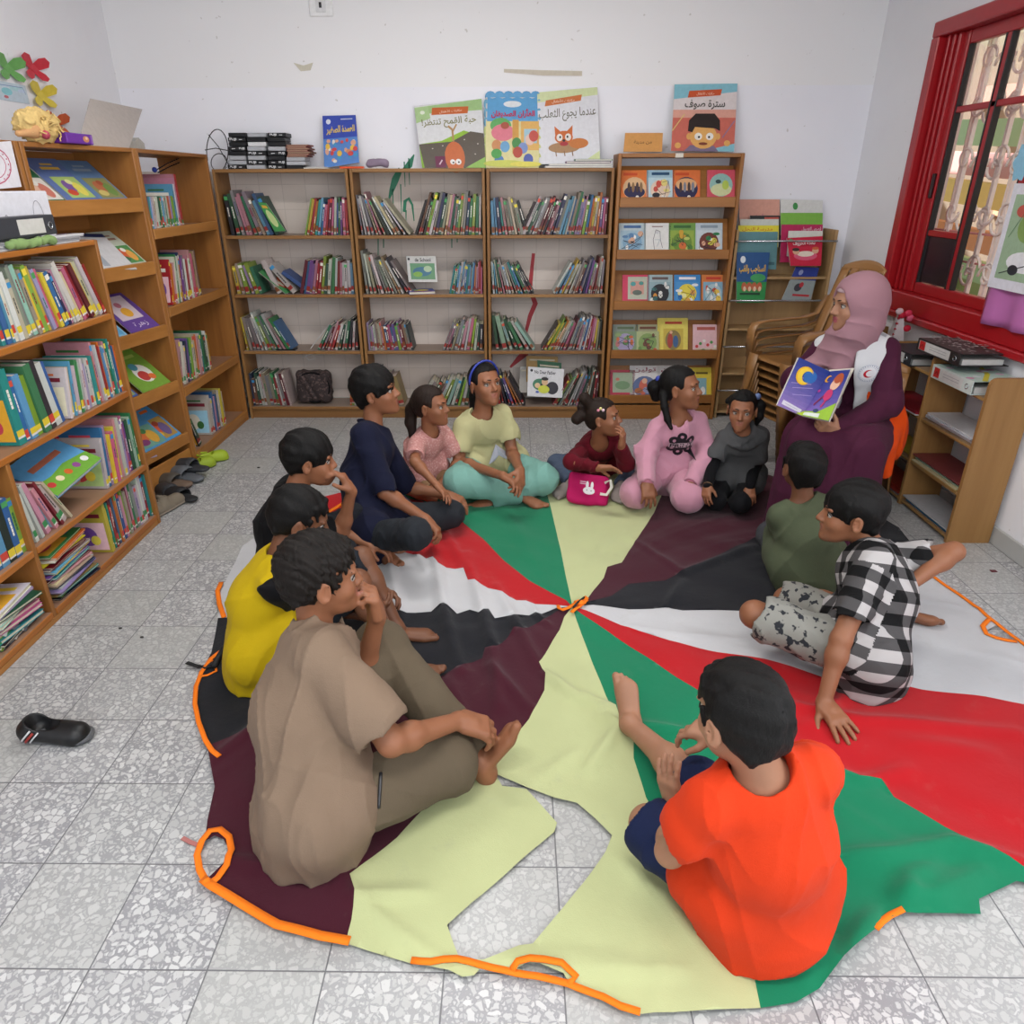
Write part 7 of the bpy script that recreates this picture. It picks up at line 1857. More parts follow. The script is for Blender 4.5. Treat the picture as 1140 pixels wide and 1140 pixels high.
# ================================================================== THINGS ON AND AROUND THE SHELVES
def poster(name, c, t, art, label, cat, group=None, off=.0):
    """stiff sheet with corners c = TL, TR, BR, BL (world), thickness t, artwork on the camera side"""
    a, b, c_, d = [Vector(p) for p in c]; pn = (c_ - d).cross((a + b) / 2 - d); a, b = on_plane(a, d, pn), on_plane(b, d, pn); n = (b - a).cross(d - a).normalized()
    if n.dot(Vector((0, 0, CH)) - a) < 0: n = -n
    mb = MB(); F_ = [a, b, c_, d]; B_ = [p - n * t for p in F_]
    mb.add(F_ + B_, [(3, 2, 1, 0), (4, 5, 6, 7), (0, 1, 5, 4), (1, 2, 6, 5), (2, 3, 7, 6), (3, 0, 4, 7)], '#cfccc4')
    W, H = (b - a).length, (a - d).length
    A = Art(mb, lambda u, v, dd: (d * (1 - u / W) + c_ * (u / W)) * (1 - v / H) + (a * (1 - u / W) + b * (u / W)) * (v / H) + n * dd, W, H, .0006, .00025)
    art(A); o = mb.build(name, PAPER); tag(o, label, cat, group); return o
def onY(pts, Y0, Y1): return [pY(*pts[0], Y1), pY(*pts[1], Y1), pY(*pts[2], Y0), pY(*pts[3], Y0)]
def wheat(A):
    A.rect(0, 0, 1, 1, '#d9dadd'); A.poly([(0, .86), (1, .84), (1, 1), (0, .97)], '#9dbf83'); A.poly([(0, .72), (.22, .78), (.2, .97), (0, .97)], '#a9c78f')
    A.poly([(.24, .83), (.78, .81), (.80, .91), (.26, .94)], '#c4622c'); A.text('حكايات للأطفال', .36, .84, .70, .89, '#f0d9c4'); A.ell(.11, .88, .035, .03, '#e4ead9')
    A.text('حبة القمح تنتظر!', .08, .62, .90, .78, '#7d7a4c', bold=.015)
    A.poly([(0, .38), (.35, .42), (.7, .56), (1, .46), (1, 0), (0, 0)], '#8fb83a'); A.poly([(0, .38), (.5, .40), (.8, .54), (1, .50), (1, 0), (.04, 0)], '#5a5148')
    A.poly([(.68, 0), (1, .16), (1, 0)], '#8fb85a'); A.ell(.53, .16, .155, .24, '#c4683a'); A.line([(.53, .40), (.53, .58), (.47, .64)], .012, '#b08a5a').line([(.53, .55), (.60, .66)], .01, '#b08a5a')
    A.ell(.49, .09, .04, .04, '#e8e6e2').ell(.58, .09, .045, .045, '#e8e6e2').ell(.50, .08, .014, .014, '#222').ell(.585, .085, .014, .014, '#222')
    A.rect(.22, .0, .38, .18, '#6a2348'); A.line([(.28, .05), (.33, .12)], .008, '#d9c0cc')
    for x, y in ((.36, .34), (.7, .42), (.9, .35), (.85, .2), (.2, .3)): A.ell(x, y, .012, .008, '#c9c0b4')
P_ = onY([(461, 118), (536, 110), (541, 187), (470, 187)], 4.80, 4.93)
poster('poster', P_, .003, wheat, 'white and green poster of an orange seed on a dark hill, on the bookcases', 'poster', 'story posters on the bookcases')
def mice(A):
    n = 40; A.poly([(.03 + .94 * k / 10, 1 - .02 * (k % 2)) for k in range(11)][::-1] + [(.0, 0), (1, 0)], '#5b9fd0'); A.rect(0, 0, 1, .66, '#d9d29a'); A.ell(.5, .90, .17, .045, '#dfe2e6')
    A.ell(.28, .6, .20, .11, '#5fa860').ell(.32, .5, .22, .12, '#d97a8a').ell(.36, .6, .08, .05, '#a8503c'); A.poly([(.5, .2), (.5, .68), (.62, .68), (.62, .2)], '#cf9a4a'); A.rect(.66, .25, 1, .66, '#dcae62'); A.rect(.72, .35, .96, .55, '#9fc4d4')
    for u, v, c in ((.2, .32, '#c98a5a'), (.36, .3, '#6aa0c9'), (.58, .35, '#4a8a4a'), (.7, .28, '#7a8fc4'), (.83, .4, '#e0c0b0'), (.9, .45, '#c4544a'), (.25, .1, '#4a78b4'), (.6, .22, '#b4483a'), (.8, .12, '#4f5fa8')): A.ell(u, v, .09, .08, c)
    A.ell(.35, .06, .4, .05, '#c4c85a').ell(.75, .05, .3, .04, '#d9d05a'); A.ell(.2, .2, .1, .07, '#4a9a4a')
    A.text('الفأران الصديقان', .10, .70, .92, .83, '#c21f4a', bold=.03)
P_ = onY([(541, 108), (600, 108), (600, 187), (541, 187)], 4.80, 4.925)
o = poster('poster', P_, .003, mice, 'scalloped blue topped storybook of playing mice, middle of the three posters', 'poster', 'story posters on the bookcases')
sc = MB()
for k in range(6):
    p = pY(546 + k * 10, 107.5, 4.9255); sc.ball((p.x, p.y, p.z), (.034, .0016, .03), 12, '#5b9fd0')
for k in range(7):
    for x in (541, 600): p = pY(x, 116 + k * 10, 4.915 - k * .014); sc.ball((p.x, p.y, p.z), (.014, .0014, .028), 10, '#6fa9c9' if k < 3 else '#c9cf8a')
sc.build('scalloped_edge', PAPER, o)
def fox(A):
    A.rect(0, 0, 1, 1, '#dcdce2'); A.poly([(0, .86), (1, .90), (1, 1), (0, 1)], '#cfd9a8'); A.poly([(.12, .80), (.72, .84), (.74, .92), (.14, .88)], '#c9703a'); A.text('حكايات للأطفال', .24, .83, .62, .88, '#f0d9c4')
    A.text('عندما يجوع الثعلب', .02, .58, .96, .76, '#6f6c62', bold=.012); A.poly([(.7, 0), (1, .16), (1, 0)], '#d6dfa8')
    A.ell(.42, .22, .26, .075, '#a8825c').ell(.66, .27, .16, .07, '#c4763a').ell(.42, .36, .15, .09, '#c8682f').poly([(.28, .38), (.27, .52), (.37, .44)], '#c8682f').poly([(.47, .44), (.57, .52), (.56, .38)], '#c8682f')
    A.ell(.35, .36, .05, .05, '#e4e0d9').ell(.49, .36, .05, .05, '#e4e0d9').ell(.36, .365, .015, .018, '#222').ell(.48, .365, .015, .018, '#222').ell(.42, .315, .025, .018, '#222'); A.ell(.42, .27, .07, .03, '#a83238')
    for x in (.28, .42, .55): A.line([(x, .17), (x + .01, .10)], .006, '#8a6a4a')
P_ = onY([(598, 103), (665, 97), (668, 181), (600, 183)], 4.82, 4.93)
poster('poster', P_, .003, fox, 'white poster of a small orange fox with a long tail, right of three posters', 'poster', 'story posters on the bookcases')
def boy(A):
    A.rect(0, 0, 1, 1, '#dcd2d2'); A.poly([(0, .78), (1, .88), (1, 1), (0, 1)], '#86bfcf'); A.rect(0, .5, 1, .62, '#d9a090'); A.rect(0, 0, 1, .5, '#c86a5c'); A.poly([(.22, .80), (.74, .83), (.76, .92), (.24, .90)], '#c9562f'); A.text('حكايات للأطفال', .36, .83, .64, .885, '#f0d9c4')
    A.text('سترة صوف', .18, .62, .82, .77, '#4a4640', bold=.02); A.poly([(.5, 0), (1, .12), (1, 0)], '#86bfcf'); A.poly([(.2, 0), (.75, 0), (.68, .08), (.3, .09)], '#7d6f8a')
    A.ell(.27, .22, .04, .05, '#dca55f').ell(.73, .22, .04, .05, '#dca55f').ell(.5, .22, .215, .185, '#dfa962').poly([(.25, .30), (.26, .46), (.36, .56), (.66, .56), (.75, .46), (.76, .30), (.68, .34), (.36, .36), (.32, .28)], '#2b2220')
    A.ell(.42, .22, .06, .055, '#e9e6e0').ell(.60, .22, .06, .055, '#e9e6e0').ell(.43, .21, .018, .018, '#222').ell(.59, .21, .018, .018, '#222').ell(.5, .11, .07, .022, '#7a3a2a'); A.ell(.1, .08, .05, .045, '#dfa962').ell(.88, .12, .05, .045, '#dfa962')
    A.line([(.0, .3), (.18, .55)], .006, '#d9c07a').line([(.98, .45), (.8, .2)], .006, '#8a7a9a')
P_ = onY([(751, 94), (821, 93), (817, 169), (747, 168)], 4.80, 4.92)
poster('poster', P_, .004, boy, 'coral storybook poster with a black haired boy face on the display rack', 'poster', 'story posters on the display rack')
P_ = onY([(696, 148), (738, 148), (737, 169), (694, 169)], 4.78, 4.84)
poster('sign_card', P_, .004, lambda A: (A.rect(0, 0, 1, 1, '#d39a5a'), A.text('من مدينة', .25, .38, .72, .62, '#6a4a2a', bold=.01)), 'small orange handwritten card on top of the display rack', 'card')
def mayor(A):
    A.rect(0, 0, 1, 1, '#3a4fae'); A.rect(0, 0, 1, .55, '#5a86c8'); A.ell(.17, .88, .07, .05, '#dfe2ec'); A.text('العمدة الصغير', .10, .62, .94, .80, '#e3c34a', bold=.03)
    r = random.Random(4)
    for k in range(26): A.ell(r.uniform(.08, .92), r.uniform(.08, .5), r.uniform(.04, .08), r.uniform(.03, .06), r.choice(['#d9a58a', '#c94a4a', '#e0dcd4', '#3a3a5a', '#e0b84a', '#4a9ac4', '#c98a6a']))
    A.rect(.55, .90, .9, .92, '#c9cfe4')
P_ = onY([(359, 129), (396, 128), (400, 181), (361, 187)], 4.78, 4.90)
poster('book', P_, .010, mayor, 'blue children book with yellow title standing on the leftmost back bookcase', 'book')

# tape boxes piled on the left bookcase, with lettering
def cassette(px0, px1, py0, py1, Y, c, txt, tc, label, flip=False):
    a = pY(px0, py1, Y); b = pY(px1, py0, Y); mb = MB(); mb.bbox((a.x, Y, a.z + .0008), (b.x, Y + .12, b.z - .0008), c, .002)
    A = Art(mb, lambda u, v, d: (a.x + u, Y - d, a.z + v), b.x - a.x, b.z - a.z)
    if txt:
        if flip: A.text(txt, .62, .2, .94, .82, tc, arabic=False, bold=.03); A.rect(.2, .42, .4, .58, tc)
        else: A.text(txt, .10, .2, .48, .82, tc, arabic=False, bold=.03); A.rect(.62, .42, .8, .58, tc)
    elif c == '#a4a6ab': A.rect(.08, .2, .92, .8, '#b0b2b8')
    me = mb.build('tape_box', PAPER); tag(me, label, 'tape box', 'video tape boxes on the left bookcase'); return me
K, G_, Wt = '#1b1c1f', '#a4a6ab', '#dcdcde'
stacks = [(254, 273, [(K, 1), (G_, 0), (G_, 0), (K, 0), (K, 2), (K, 0), (K, 1), (K, 0)], 'first'), (275, 295, [(G_, 0), (K, 1), (G_, 0), (K, 1), (G_, 0), (Wt, 0), (K, 0), (G_, 0)], 'second'), (298, 317, [(K, 1), (K, 2), (K, 0), (K, 2), (G_, 0), (K, 0), (K, 0), (K, 1)], 'third')]
for x0, x1, L, nm in stacks:
    y1 = 188.6; hh = 41 / 8
    for k, (c, t) in enumerate(L):
        cassette(x0 + (k % 3) * .6, x1 + (k % 2) * .8, y1 - hh * (k + 1), y1 - hh * k, 4.74 + .006 * (k % 2), c, 'FUJI' if t else None, '#dfe0e2', '%s tape box, %s from the bottom of the %s pile' % ({K: 'black', G_: 'grey', Wt: 'white'}[c], ordn(k + 1), nm), t == 2)
y1 = 188.6
for k, (c, nm, x1) in enumerate([('#1d1d20', 'black', 336), ('#b0b2b8', 'grey', 340), ('#a9aab0', 'pale grey', 339)]): cassette(319, x1, y1 - 4.6 * (k + 1), y1 - 4.6 * k, 4.75, c, None, '', '%s flat box, %s under the worn red notebooks' % (nm, ordn(k + 1)))
for k in range(7):
    z = pY(330, 174.6 - k * 2.0, 4.75).z; a = pY(319, 170, 4.75).x; mb = MB(); dx = .006 * ((k * 37) % 5)
    mb.box((a + dx * .3, 4.75, z), (a + .125 + dx, 4.88, z + .0085), ['#7a3a34', '#8a4a3f', '#6f4a38', '#8f5048', '#7a4038', '#94564a', '#7d3430'][k]); mb.box((a + dx * .3 + .002, 4.7495, z + .002), (a + .12 + dx, 4.7496, z + .0065), '#a88a74')
    tag(mb.build('notebook', PAPER), 'worn red notebook, %s from the bottom of the pile by the tapes' % ordn(k + 1), 'notebook', 'worn notebooks on the left bookcase')
# cables looping off the end of the case
mb = MB(); L = lambda pts: [pY(x, y, Y) for x, y, Y in pts]
mb.smooth = True
def loop(cx, cy, rx, ry, a0, a1, Y, n=22, t=0): return [pY(cx + rx * math.cos(a0 + (a1 - a0) * k / n), cy - ry * math.sin(a0 + (a1 - a0) * k / n), Y + .04 * k / n) for k in range(n + 1)]
mb.tube(loop(242, 168, 12, 24, -1.2, 3.6, 4.72), .0028, 6); mb.tube(loop(244, 181, 9, 10, 0, 5.8, 4.70), .0026, 6); mb.tube(L([(228, 167, 4.70), (240, 165, 4.71), (256, 168, 4.74)]), .0026, 6); mb.tube(L([(232, 150, 4.72), (243, 163, 4.73), (256, 186, 4.74)]), .0026, 6)
tag(mb.build('cable', plain('black_cable', '#18181b', .4)), 'looped black cables at the left end of the back bookcases', 'cable')
# odd things on the case tops
z0 = 1.5885
mb = MB(); a = pY(378, 187, 4.72); mb.col('#d8501e').box((a.x, 4.72, z0), (a.x + .145, 4.76, z0 + .011)); tag(mb.build('strip_toy', PAPER), 'small orange plastic strip lying before the blue book', 'toy')
mb = MB(); a = pY(338, 187, 4.73); mb.col('#cfcdc8').box((a.x, 4.73, z0), (a.x + .15, 4.86, z0 + .006)); mb.col('#b8b6b4').box((a.x + .01, 4.74, z0 + .0065), (a.x + .14, 4.85, z0 + .010)); tag(mb.build('paper_stack', PAPER), 'thin white papers lying between tapes and blue book', 'papers')
S = SDF(); a = A3(pY(420, 181, 4.80)); S.ell(a, np.eye(3), np.array((.05, .03, .025))); S.ball(a + [.05, 0, -.008], .022, k=.02); S.ball(a - [.05, 0, .008], .018, k=.02); S.disp(wrinkle(3, 60), .004); S.cut(np.array([0, 0, z0]), -np.array([0, 0, 1.0])); V, F = S.mesh(.004)
o = np_obj('crumpled_cloth', V, F, fabric('lilac_cloth', '#8f7f92', .8), None, None, tuple(a * [1, 1, 0] + [0, 0, z0])); tag(o, 'crumpled lilac cloth on the seam of the left and middle bookcases', 'cloth')
for k, (x0, x1, c, nm) in enumerate(((607, 684, '#c4c4c6', 'white'), (611, 682, '#aeb0b2', 'grey'), (630, 680, '#6f3a6a', 'plum'), (640, 684, '#4f7a5c', 'green'))):
    a = pY(x0, 186, 4.73); b = pY(x1, 186, 4.73); mb = MB(); h_ = .011
    mb.box((a.x, 4.73 + .005 * k, z0 + k * .0125), (min(b.x, .60), 4.86, z0 + k * .0125 + h_), c); mb.box((a.x + .004, 4.7295 + .005 * k, z0 + k * .0125 + .002), (min(b.x, .60) - .004, 4.7296 + .005 * k, z0 + k * .0125 + h_ - .002), '#d9d6ce')
    tag(mb.build('album', PAPER), '%s flat album, %s of the pile before the fox poster' % (nm, ordn(k + 1)), 'album', 'flat albums on the right bookcase')

# things inside the back bookcases
def facedp(pts, Y0, Y1, t, art, label, name='book', cat='book'): return poster(name, onY(pts, Y0, Y1), t, art, label, cat)
def nodear(A):
    A.rect(0, 0, 1, 1, '#d6d6da'); A.text('No Dear Father', .18, .78, .78, .90, '#2b2b33', arabic=False, bold=.02); A.text('أبي العزيز', .38, .66, .66, .76, '#8a8a92'); A.ell(.10, .88, .04, .045, '#2b2b33')
    A.ell(.34, .42, .20, .20, '#3f7a5c').ell(.70, .32, .17, .22, '#23202c').ell(.46, .36, .14, .1, '#23202c').ell(.48, .52, .09, .13, '#d9b48a').ell(.48, .62, .10, .06, '#1f1a1a').ell(.28, .38, .08, .09, '#dcb890').ell(.46, .26, .16, .14, '#c9cf3f').ell(.28, .16, .05, .04, '#4a5fae')
facedp([(588, 408), (628, 411), (626, 443), (587, 441)], 4.72, 4.79, .008, nodear, 'white square book of a bearded man and children on the lowest shelf')
for k, (q, c, nm) in enumerate((([(579, 408), (594, 408), (592, 437), (578, 437)], '#b9b4ae', 'pale grey'), ([(586, 396), (621, 397), (621, 425), (586, 425)], '#b08a4a', 'ochre'), ([(598, 401), (625, 404), (625, 436), (600, 436)], '#2f6a48', 'dark green'))):
    facedp(q, 4.80 + .02 * (2 - k), 4.84 + .02 * (2 - k), .008, lambda A, c=c: (A.rect(0, 0, 1, 1, c), A.rect(.1, .82, .9, .88, '#d9d0b8')), nm + ' book standing behind the white square book, lowest shelf')
def school(A):
    A.rect(0, 0, 1, 1, '#c4c4c2'); A.rect(.10, .1, .94, .72, '#5f8f6a'); A.ell(.5, .4, .32, .18, '#3f6f8a').ell(.35, .3, .16, .1, '#7aa84a').ell(.7, .5, .14, .12, '#a8c0a0'); A.text('de School', .28, .78, .82, .92, '#22222a', arabic=False, bold=.02); A.ell(.08, .88, .04, .05, '#22222a')
facedp([(452, 285), (485, 285), (487, 314), (455, 314)], 4.78, 4.84, .006, school, 'grey framed schoolyard book faced out on the second shelf, middle bookcase')
a = pY(468, 326, 4.73); o = flat_book((a.x, 4.775, BZ[1] + .0015), .25, .17, .13, .016, '#4a58a8', 'rainbow striped board book lying on the second shelf, middle bookcase', 'lying board books', art=lambda A: (A.rect(0, 0, 1, 1, '#4058a8'), A.ell(.5, .5, .3, .25, '#d9c94a'), A.ell(.3, .6, .1, .12, '#4a9a5a'), A.rect(.05, .0, .95, .1, '#c94a5a')))
def mush(A): A.rect(0, 0, 1, 1, '#3f7a4a'); A.ell(.5, .5, .36, .3, '#b84a32'); A.ell(.4, .5, .12, .1, '#d9b48a'); A.ell(.62, .42, .12, .1, '#d0c8b8')
facedp([(296, 298), (334, 322), (318, 327), (288, 303)], 4.73, 4.80, .006, mush, 'red and green oval picture book leaning low on second shelf, left bookcase')
facedp([(287, 225), (296, 226), (318, 257), (306, 258)], 4.71, 4.73, .006, lambda A: (A.rect(0, 0, 1, 1, '#3f8a4a'), A.ell(.5, .45, .35, .3, '#b9c98a'), A.rect(.2, .8, .8, .9, '#c9a03a')), 'green oval-picture book leaning on the top shelf of left bookcase')
# telephone with a white lead
ph = empty('mobile_phone', tuple(Vector((pY(322, 399, 4.76).x, 4.74, BZ[2] + .001))), 'black mobile phone with a white lead on the third shelf of the left bookcase', 'phone')
a = ph.location; mb = MB(); mb.bbox((a.x - .07, 4.722, a.z), (a.x + .06, 4.785, a.z + .008), '#131316', .002); mb.build('handset', PAPER, ph)
mb = MB(); mb.smooth = True; mb.tube([pY(*p) for p in ((336, 398, 4.74), (346, 394, 4.75), (352, 399, 4.75), (344, 401, 4.74), (340, 397, 4.74), (350, 382, 4.80), (366, 362, 4.84), (385, 352, 4.86))], .0022, 6); mb.build('lead', plain('white_lead', '#cfcfd0', .4), ph)
# dark bag on the lowest shelf
c_ = A3(pY(350, 428, 4.80)); S = SDF(); S.box(c_ + [0, 0, -.01], np.eye(3), np.array((.085, .02, .075)), .035, k=0); S.disp(wrinkle(9, 40), .005); S.cut(np.array([0, 0, BZ[3] + .001]), -UPV); V, F = S.mesh(.006)
br = empty('backpack', (c_[0], c_[1], BZ[3] + .001), 'small dark patterned backpack squashed on the bottom shelf, left bookcase', 'backpack'); bo = np_obj('bag_body', V, F, fabric('dark_patterned_nylon', '#3c3434', .7, col2='#5c4c4a', spots=60), br)
mb = MB(); mb.smooth = True; mb.tube([tuple(c_ + np.array([.115 * math.cos(t), -.045, .105 * math.sin(t) - .01])) for t in np.linspace(-2.6, 2.6 - .2, 20)], .006, 6); mb.build('piping', fabric('black_jersey', '#0d0d10'), br)

# books in the magazine stand
WY = WSY
def st(pts, art, label, y0=0, y1=.05, t=.006): return poster('book', onY(pts, WY + y0, WY + y1), t, art, label, 'book', 'books in the magazine stand')
st([(823, 222), (868, 222), (868, 262), (823, 262)], lambda A: (A.rect(0, 0, 1, 1, '#d9a08e'), A.text('العنقود', .3, .4, .6, .6, '#b06a86'), A.rect(0, 0, 1, .12, '#d9a24a')), 'salmon pink book, top left in the magazine stand', .17, .18)
st([(869, 222), (916, 223), (915, 262), (869, 262)], lambda A: (A.rect(0, 0, 1, 1, '#dcdcd9'), A.text('الصداف', .32, .42, .68, .62, '#4a5a9a'), A.ell(.35, .82, .06, .1, '#3f8f4a'), A.ell(.92, .4, .08, .18, '#9ab83a'), A.rect(.2, .12, .7, .2, '#d9955a')), 'white book with a green leaf, top right in the magazine stand', .17, .18)
st([(835, 240), (875, 240), (875, 275), (835, 275)], lambda A: (A.rect(0, 0, 1, 1, '#2a2c2c'), A.rect(.4, .85, .8, .95, '#c4584a')), 'black topped book behind the yellow one in the magazine stand', .14, .15)
st([(824, 244), (867, 244), (867, 275), (824, 275)], lambda A: (A.rect(0, 0, 1, 1, '#cfd4cc')), 'white book above the yellow one in the magazine stand', .115, .12)
st([(822, 251), (867, 251), (866, 275), (821, 275)], lambda A: (A.rect(0, 0, 1, 1, '#e0d43a'), A.text('مدرسة النحل', .1, .72, .85, .92, '#c47a1f', bold=.02)), 'bright yellow topped book in the magazine stand', .09, .10)
st([(820, 258), (866, 258), (864, 300), (819, 300)], lambda A: (A.rect(0, 0, 1, 1, '#5f8c92'), A.ell(.2, .3, .12, .1, '#a8c0c4'), A.rect(.4, .12, .95, .2, '#3f6a72')), 'plain slate blue book, left side of the magazine stand', .06, .07)
def sq(A):
    A.rect(0, 0, 1, 1, '#1f4f86'); A.rect(0, .0, 1, .42, '#2f8a4a'); A.ell(.7, .5, .25, .08, '#3f9a5a'); A.ell(.2, .86, .08, .07, '#d9dfe2'); A.text('السناجب والقب', .08, .58, .92, .76, '#e0b23a', bold=.025)
    for k in range(4): A.ell(.25 + .17 * k, .32, .09, .09, '#b8603f'); A.ell(.27 + .17 * k, .28, .05, .05, '#dcc0a0')
    A.rect(.1, .16, .8, .2, '#1f3f2a')
st([(820, 281), (857, 281), (851, 337), (820, 337)], sq, 'blue and green squirrel book at the left of the magazine stand', .0, .04, .008)
st([(869, 237), (916, 237), (915, 262), (869, 262)], lambda A: A.rect(0, 0, 1, 1, '#7fb84a'), 'lime green topped book on the right of the magazine stand', .13, .14)
st([(870, 250), (916, 250), (914, 292), (868, 292)], lambda A: (A.rect(0, 0, 1, 1, '#b8285a'), A.text('قصص الفصول', .5, .82, .96, .94, '#e8d0d8', bold=.01)), 'magenta book behind the red cake book in the magazine stand', .10, .11)
st([(878, 257), (916, 257), (914, 285), (876, 285)], lambda A: A.rect(0, 0, 1, 1, '#dcdcd4'), 'white topped book above the red cake book in the magazine stand', .08, .085)
def cake(A):
    A.rect(0, 0, 1, 1, '#c41f3f'); A.text('كعكة الحروف', .15, .70, .80, .88, '#e8e0e0', bold=.02); A.ell(.5, .35, .36, .16, '#d95a7a').ell(.5, .42, .26, .1, '#e8d8c8').ell(.22, .5, .1, .1, '#d9a88a').ell(.8, .52, .1, .1, '#d9a88a').ell(.22, .58, .11, .06, '#3a2a2a').ell(.8, .6, .1, .05, '#c9603a').ell(.1, .9, .06, .06, '#4a8a4a')
st([(876, 265), (916, 263), (914, 296), (880, 296)], cake, 'red cake storybook with Arabic title in the magazine stand', .0, .03)
st([(886, 297), (912, 298), (902, 336), (870, 334)], lambda A: (A.rect(0, 0, 1, 1, '#8f9a9a'), A.rect(0, .62, 1, 1, '#26388a'), A.ell(.4, .4, .14, .12, '#3a3a44'), A.ell(.5, .48, .08, .08, '#b0303a'), A.rect(.3, .14, .9, .2, '#b0303a'), A.ell(.3, .84, .09, .08, '#8f9ac4')), 'grey and navy cyclist book leaning in the magazine stand', .0, .04)

# ---- on the left units
zt = 1.6685
def lab(o, l, c, g=None): tag(o, l, c, g); return o
# doll lying with yellow wool hair
dl = empty('rag_doll', (-2.0, 3.18, zt), 'rag doll with tangled yellow wool hair lying on the tall left unit', 'doll')
dc = A3(pX(38, 132, -1.98)); dc[2] = zt + .055
S = SDF(); S.ell(dc + [0, .01, 0.005], np.eye(3), np.array((.065, .125, .070))); S.disp(folds(3, 170, (1, .3, 1)), .010); S.disp(wrinkle(8, 60), .006); V, F = S.mesh(.004); np_obj('wool_hair', V, F, plain('yellow_wool', '#d6b878', .9, var=.2, nscale=120, bstr=.8), dl)
mb = MB(); mb.smooth = True; r = random.Random(3)
for k in range(90):
    a = r.uniform(0, 2 * PI); b = r.uniform(-.2, 1.2); p = [dc[0] + .055 * math.cos(a) * math.cos(b), dc[1] + .02 + .085 * math.sin(a) * math.cos(b), dc[2] + .05 * math.sin(b)]; L_ = [tuple(p)]
    for j in range(4): p = [p[0] + r.uniform(-.018, .022), p[1] + r.uniform(-.02, .02), max(zt + .005, p[2] + r.uniform(-.022, .012))]; L_.append(tuple(p))
    mb.tube(L_, .0032, 5)
mb.build('wool_strands', plain('yellow_wool', '#d6b878', .9), dl)
S = SDF(); S.ball(dc + [.02, -.06, -.015], .030, k=0); S.cone(dc + [.01, -.09, -.025], dc + [.0, -.13, -.03], .014, .012); S.cone(dc + [.02, .10, -.035], dc + [.03, .16, -.035], .02, .022, k=.01); S.cut(np.array([0, 0, zt + .001]), -UPV); V, F = S.mesh(.004); np_obj('cloth_body', V, F, fabric('peach_cloth', '#c99a6c', .85), dl)
mb = MB(); mb.ball(tuple(dc + [.055, -.04, -.03]), .018, 8, '#b4485a'); mb.build('bow', PAPER, dl)
# purple box
p = pX(84, 153, -1.93); mb = MB(); mb.bbox((-2.02, p.y - .12, zt), (-1.90, p.y + .085, zt + .042), '#6a2f9a', .003); A = Art(mb, lambda u, v, d: (-1.90 + d, p.y - .12 + u, zt + v), .205, .042); A.ell(.72, .5, .12, .3, '#c98a5a').ell(.74, .6, .05, .15, '#e0c0a0'); A.rect(.9, .1, .98, .9, '#8a5fb0')
lab(mb.build('box', PAPER), 'flat purple cardboard box on the tall left unit beside the doll', 'box')
mb = MB(); a_ = [pX(100, 110, -2.06), pX(158, 122, -2.06), pX(142, 160, -1.96), pX(84, 150, -1.96)]; a_[2].z = zt + .001; a_[3].z = zt + .001
n = (a_[1] - a_[0]).cross(a_[3] - a_[0]).normalized() * .003; mb.add(a_ + [q - n for q in a_], [(3, 2, 1, 0), (4, 5, 6, 7), (0, 1, 5, 4), (1, 2, 6, 5), (2, 3, 7, 6), (3, 0, 4, 7)], '#b3aaa4'); lab(mb.build('cardboard_sheet', PAPER), 'grey beige cardboard sheet leaning on the tall left unit', 'cardboard')
p = pX(152, 152, -1.98); mb = MB(); mb.prism([(p.y - .045, zt), (p.y + .05, zt), (p.y + .05, zt + .035), (p.y + .0, zt + .06), (p.y - .045, zt + .04)], -2.08, -1.97, '#aaa8a2', 'yz'); lab(mb.build('box', PAPER), 'small grey open carton behind the cardboard sheet on the left unit', 'box')
# paper butterflies and drawing on the wall
def fly(px, py, c, nm):
    p = pX(px, py, WL + .004); mb = MB(); r_ = .075
    for a, k in ((.75, 1.0), (2.3, 1.0), (3.95, .8), (5.5, .8)):
        q = [(-.02 * math.cos(a), -.02 * math.sin(a))] + [(math.cos(a + w) * r_ * k * l, math.sin(a + w) * r_ * k * l) for w, l in ((-.75, .35), (-.42, .9), (-.12, 1.12), (.2, 1.1), (.45, .8), (.8, .35))]
        mb.poly([(WL + .003 + .028 * math.hypot(u, v) / r_, p.y + u * 1.7, p.z + v * .9) for u, v in q], c)
    o = mb.build('paper_butterfly', PAPER); sd = o.modifiers.new('t', 'SOLIDIFY'); sd.thickness = .001; lab(o, nm + ' paper butterfly stuck on the left wall', 'paper butterfly', 'paper butterflies on the left wall')
fly(8, 77, '#6fae5f', 'green'); fly(36, 77, '#d12f3f', 'red'); fly(45, 107, '#e6cf4a', 'yellow'); fly(60, 139, '#e0683a', 'orange')
mb = MB(); a = pX(0, 90, WL + .002); b = pX(33, 116, WL + .002); mb.box((WL + .001, a.y - .1, b.z), (WL + .003, b.y, a.z), '#c9d9e6'); A = Art(mb, lambda u, v, d: (WL + .003 + d, a.y - .1 + u, b.z + v), b.y - a.y + .1, a.z - b.z)
A.rect(.55, .6, .9, .85, '#b4d9e0').ell(.45, .5, .14, .2, '#8fcfd9').ell(.85, .65, .1, .1, '#c9d9f0').ell(.4, .2, .06, .08, '#c9707a'); A.line([(.2, .8), (.9, .85), (.95, .5)], .003, '#7a9ac4'); lab(mb.build('drawing', PAPER), 'pale blue childs drawing on the left wall above the doll', 'drawing')
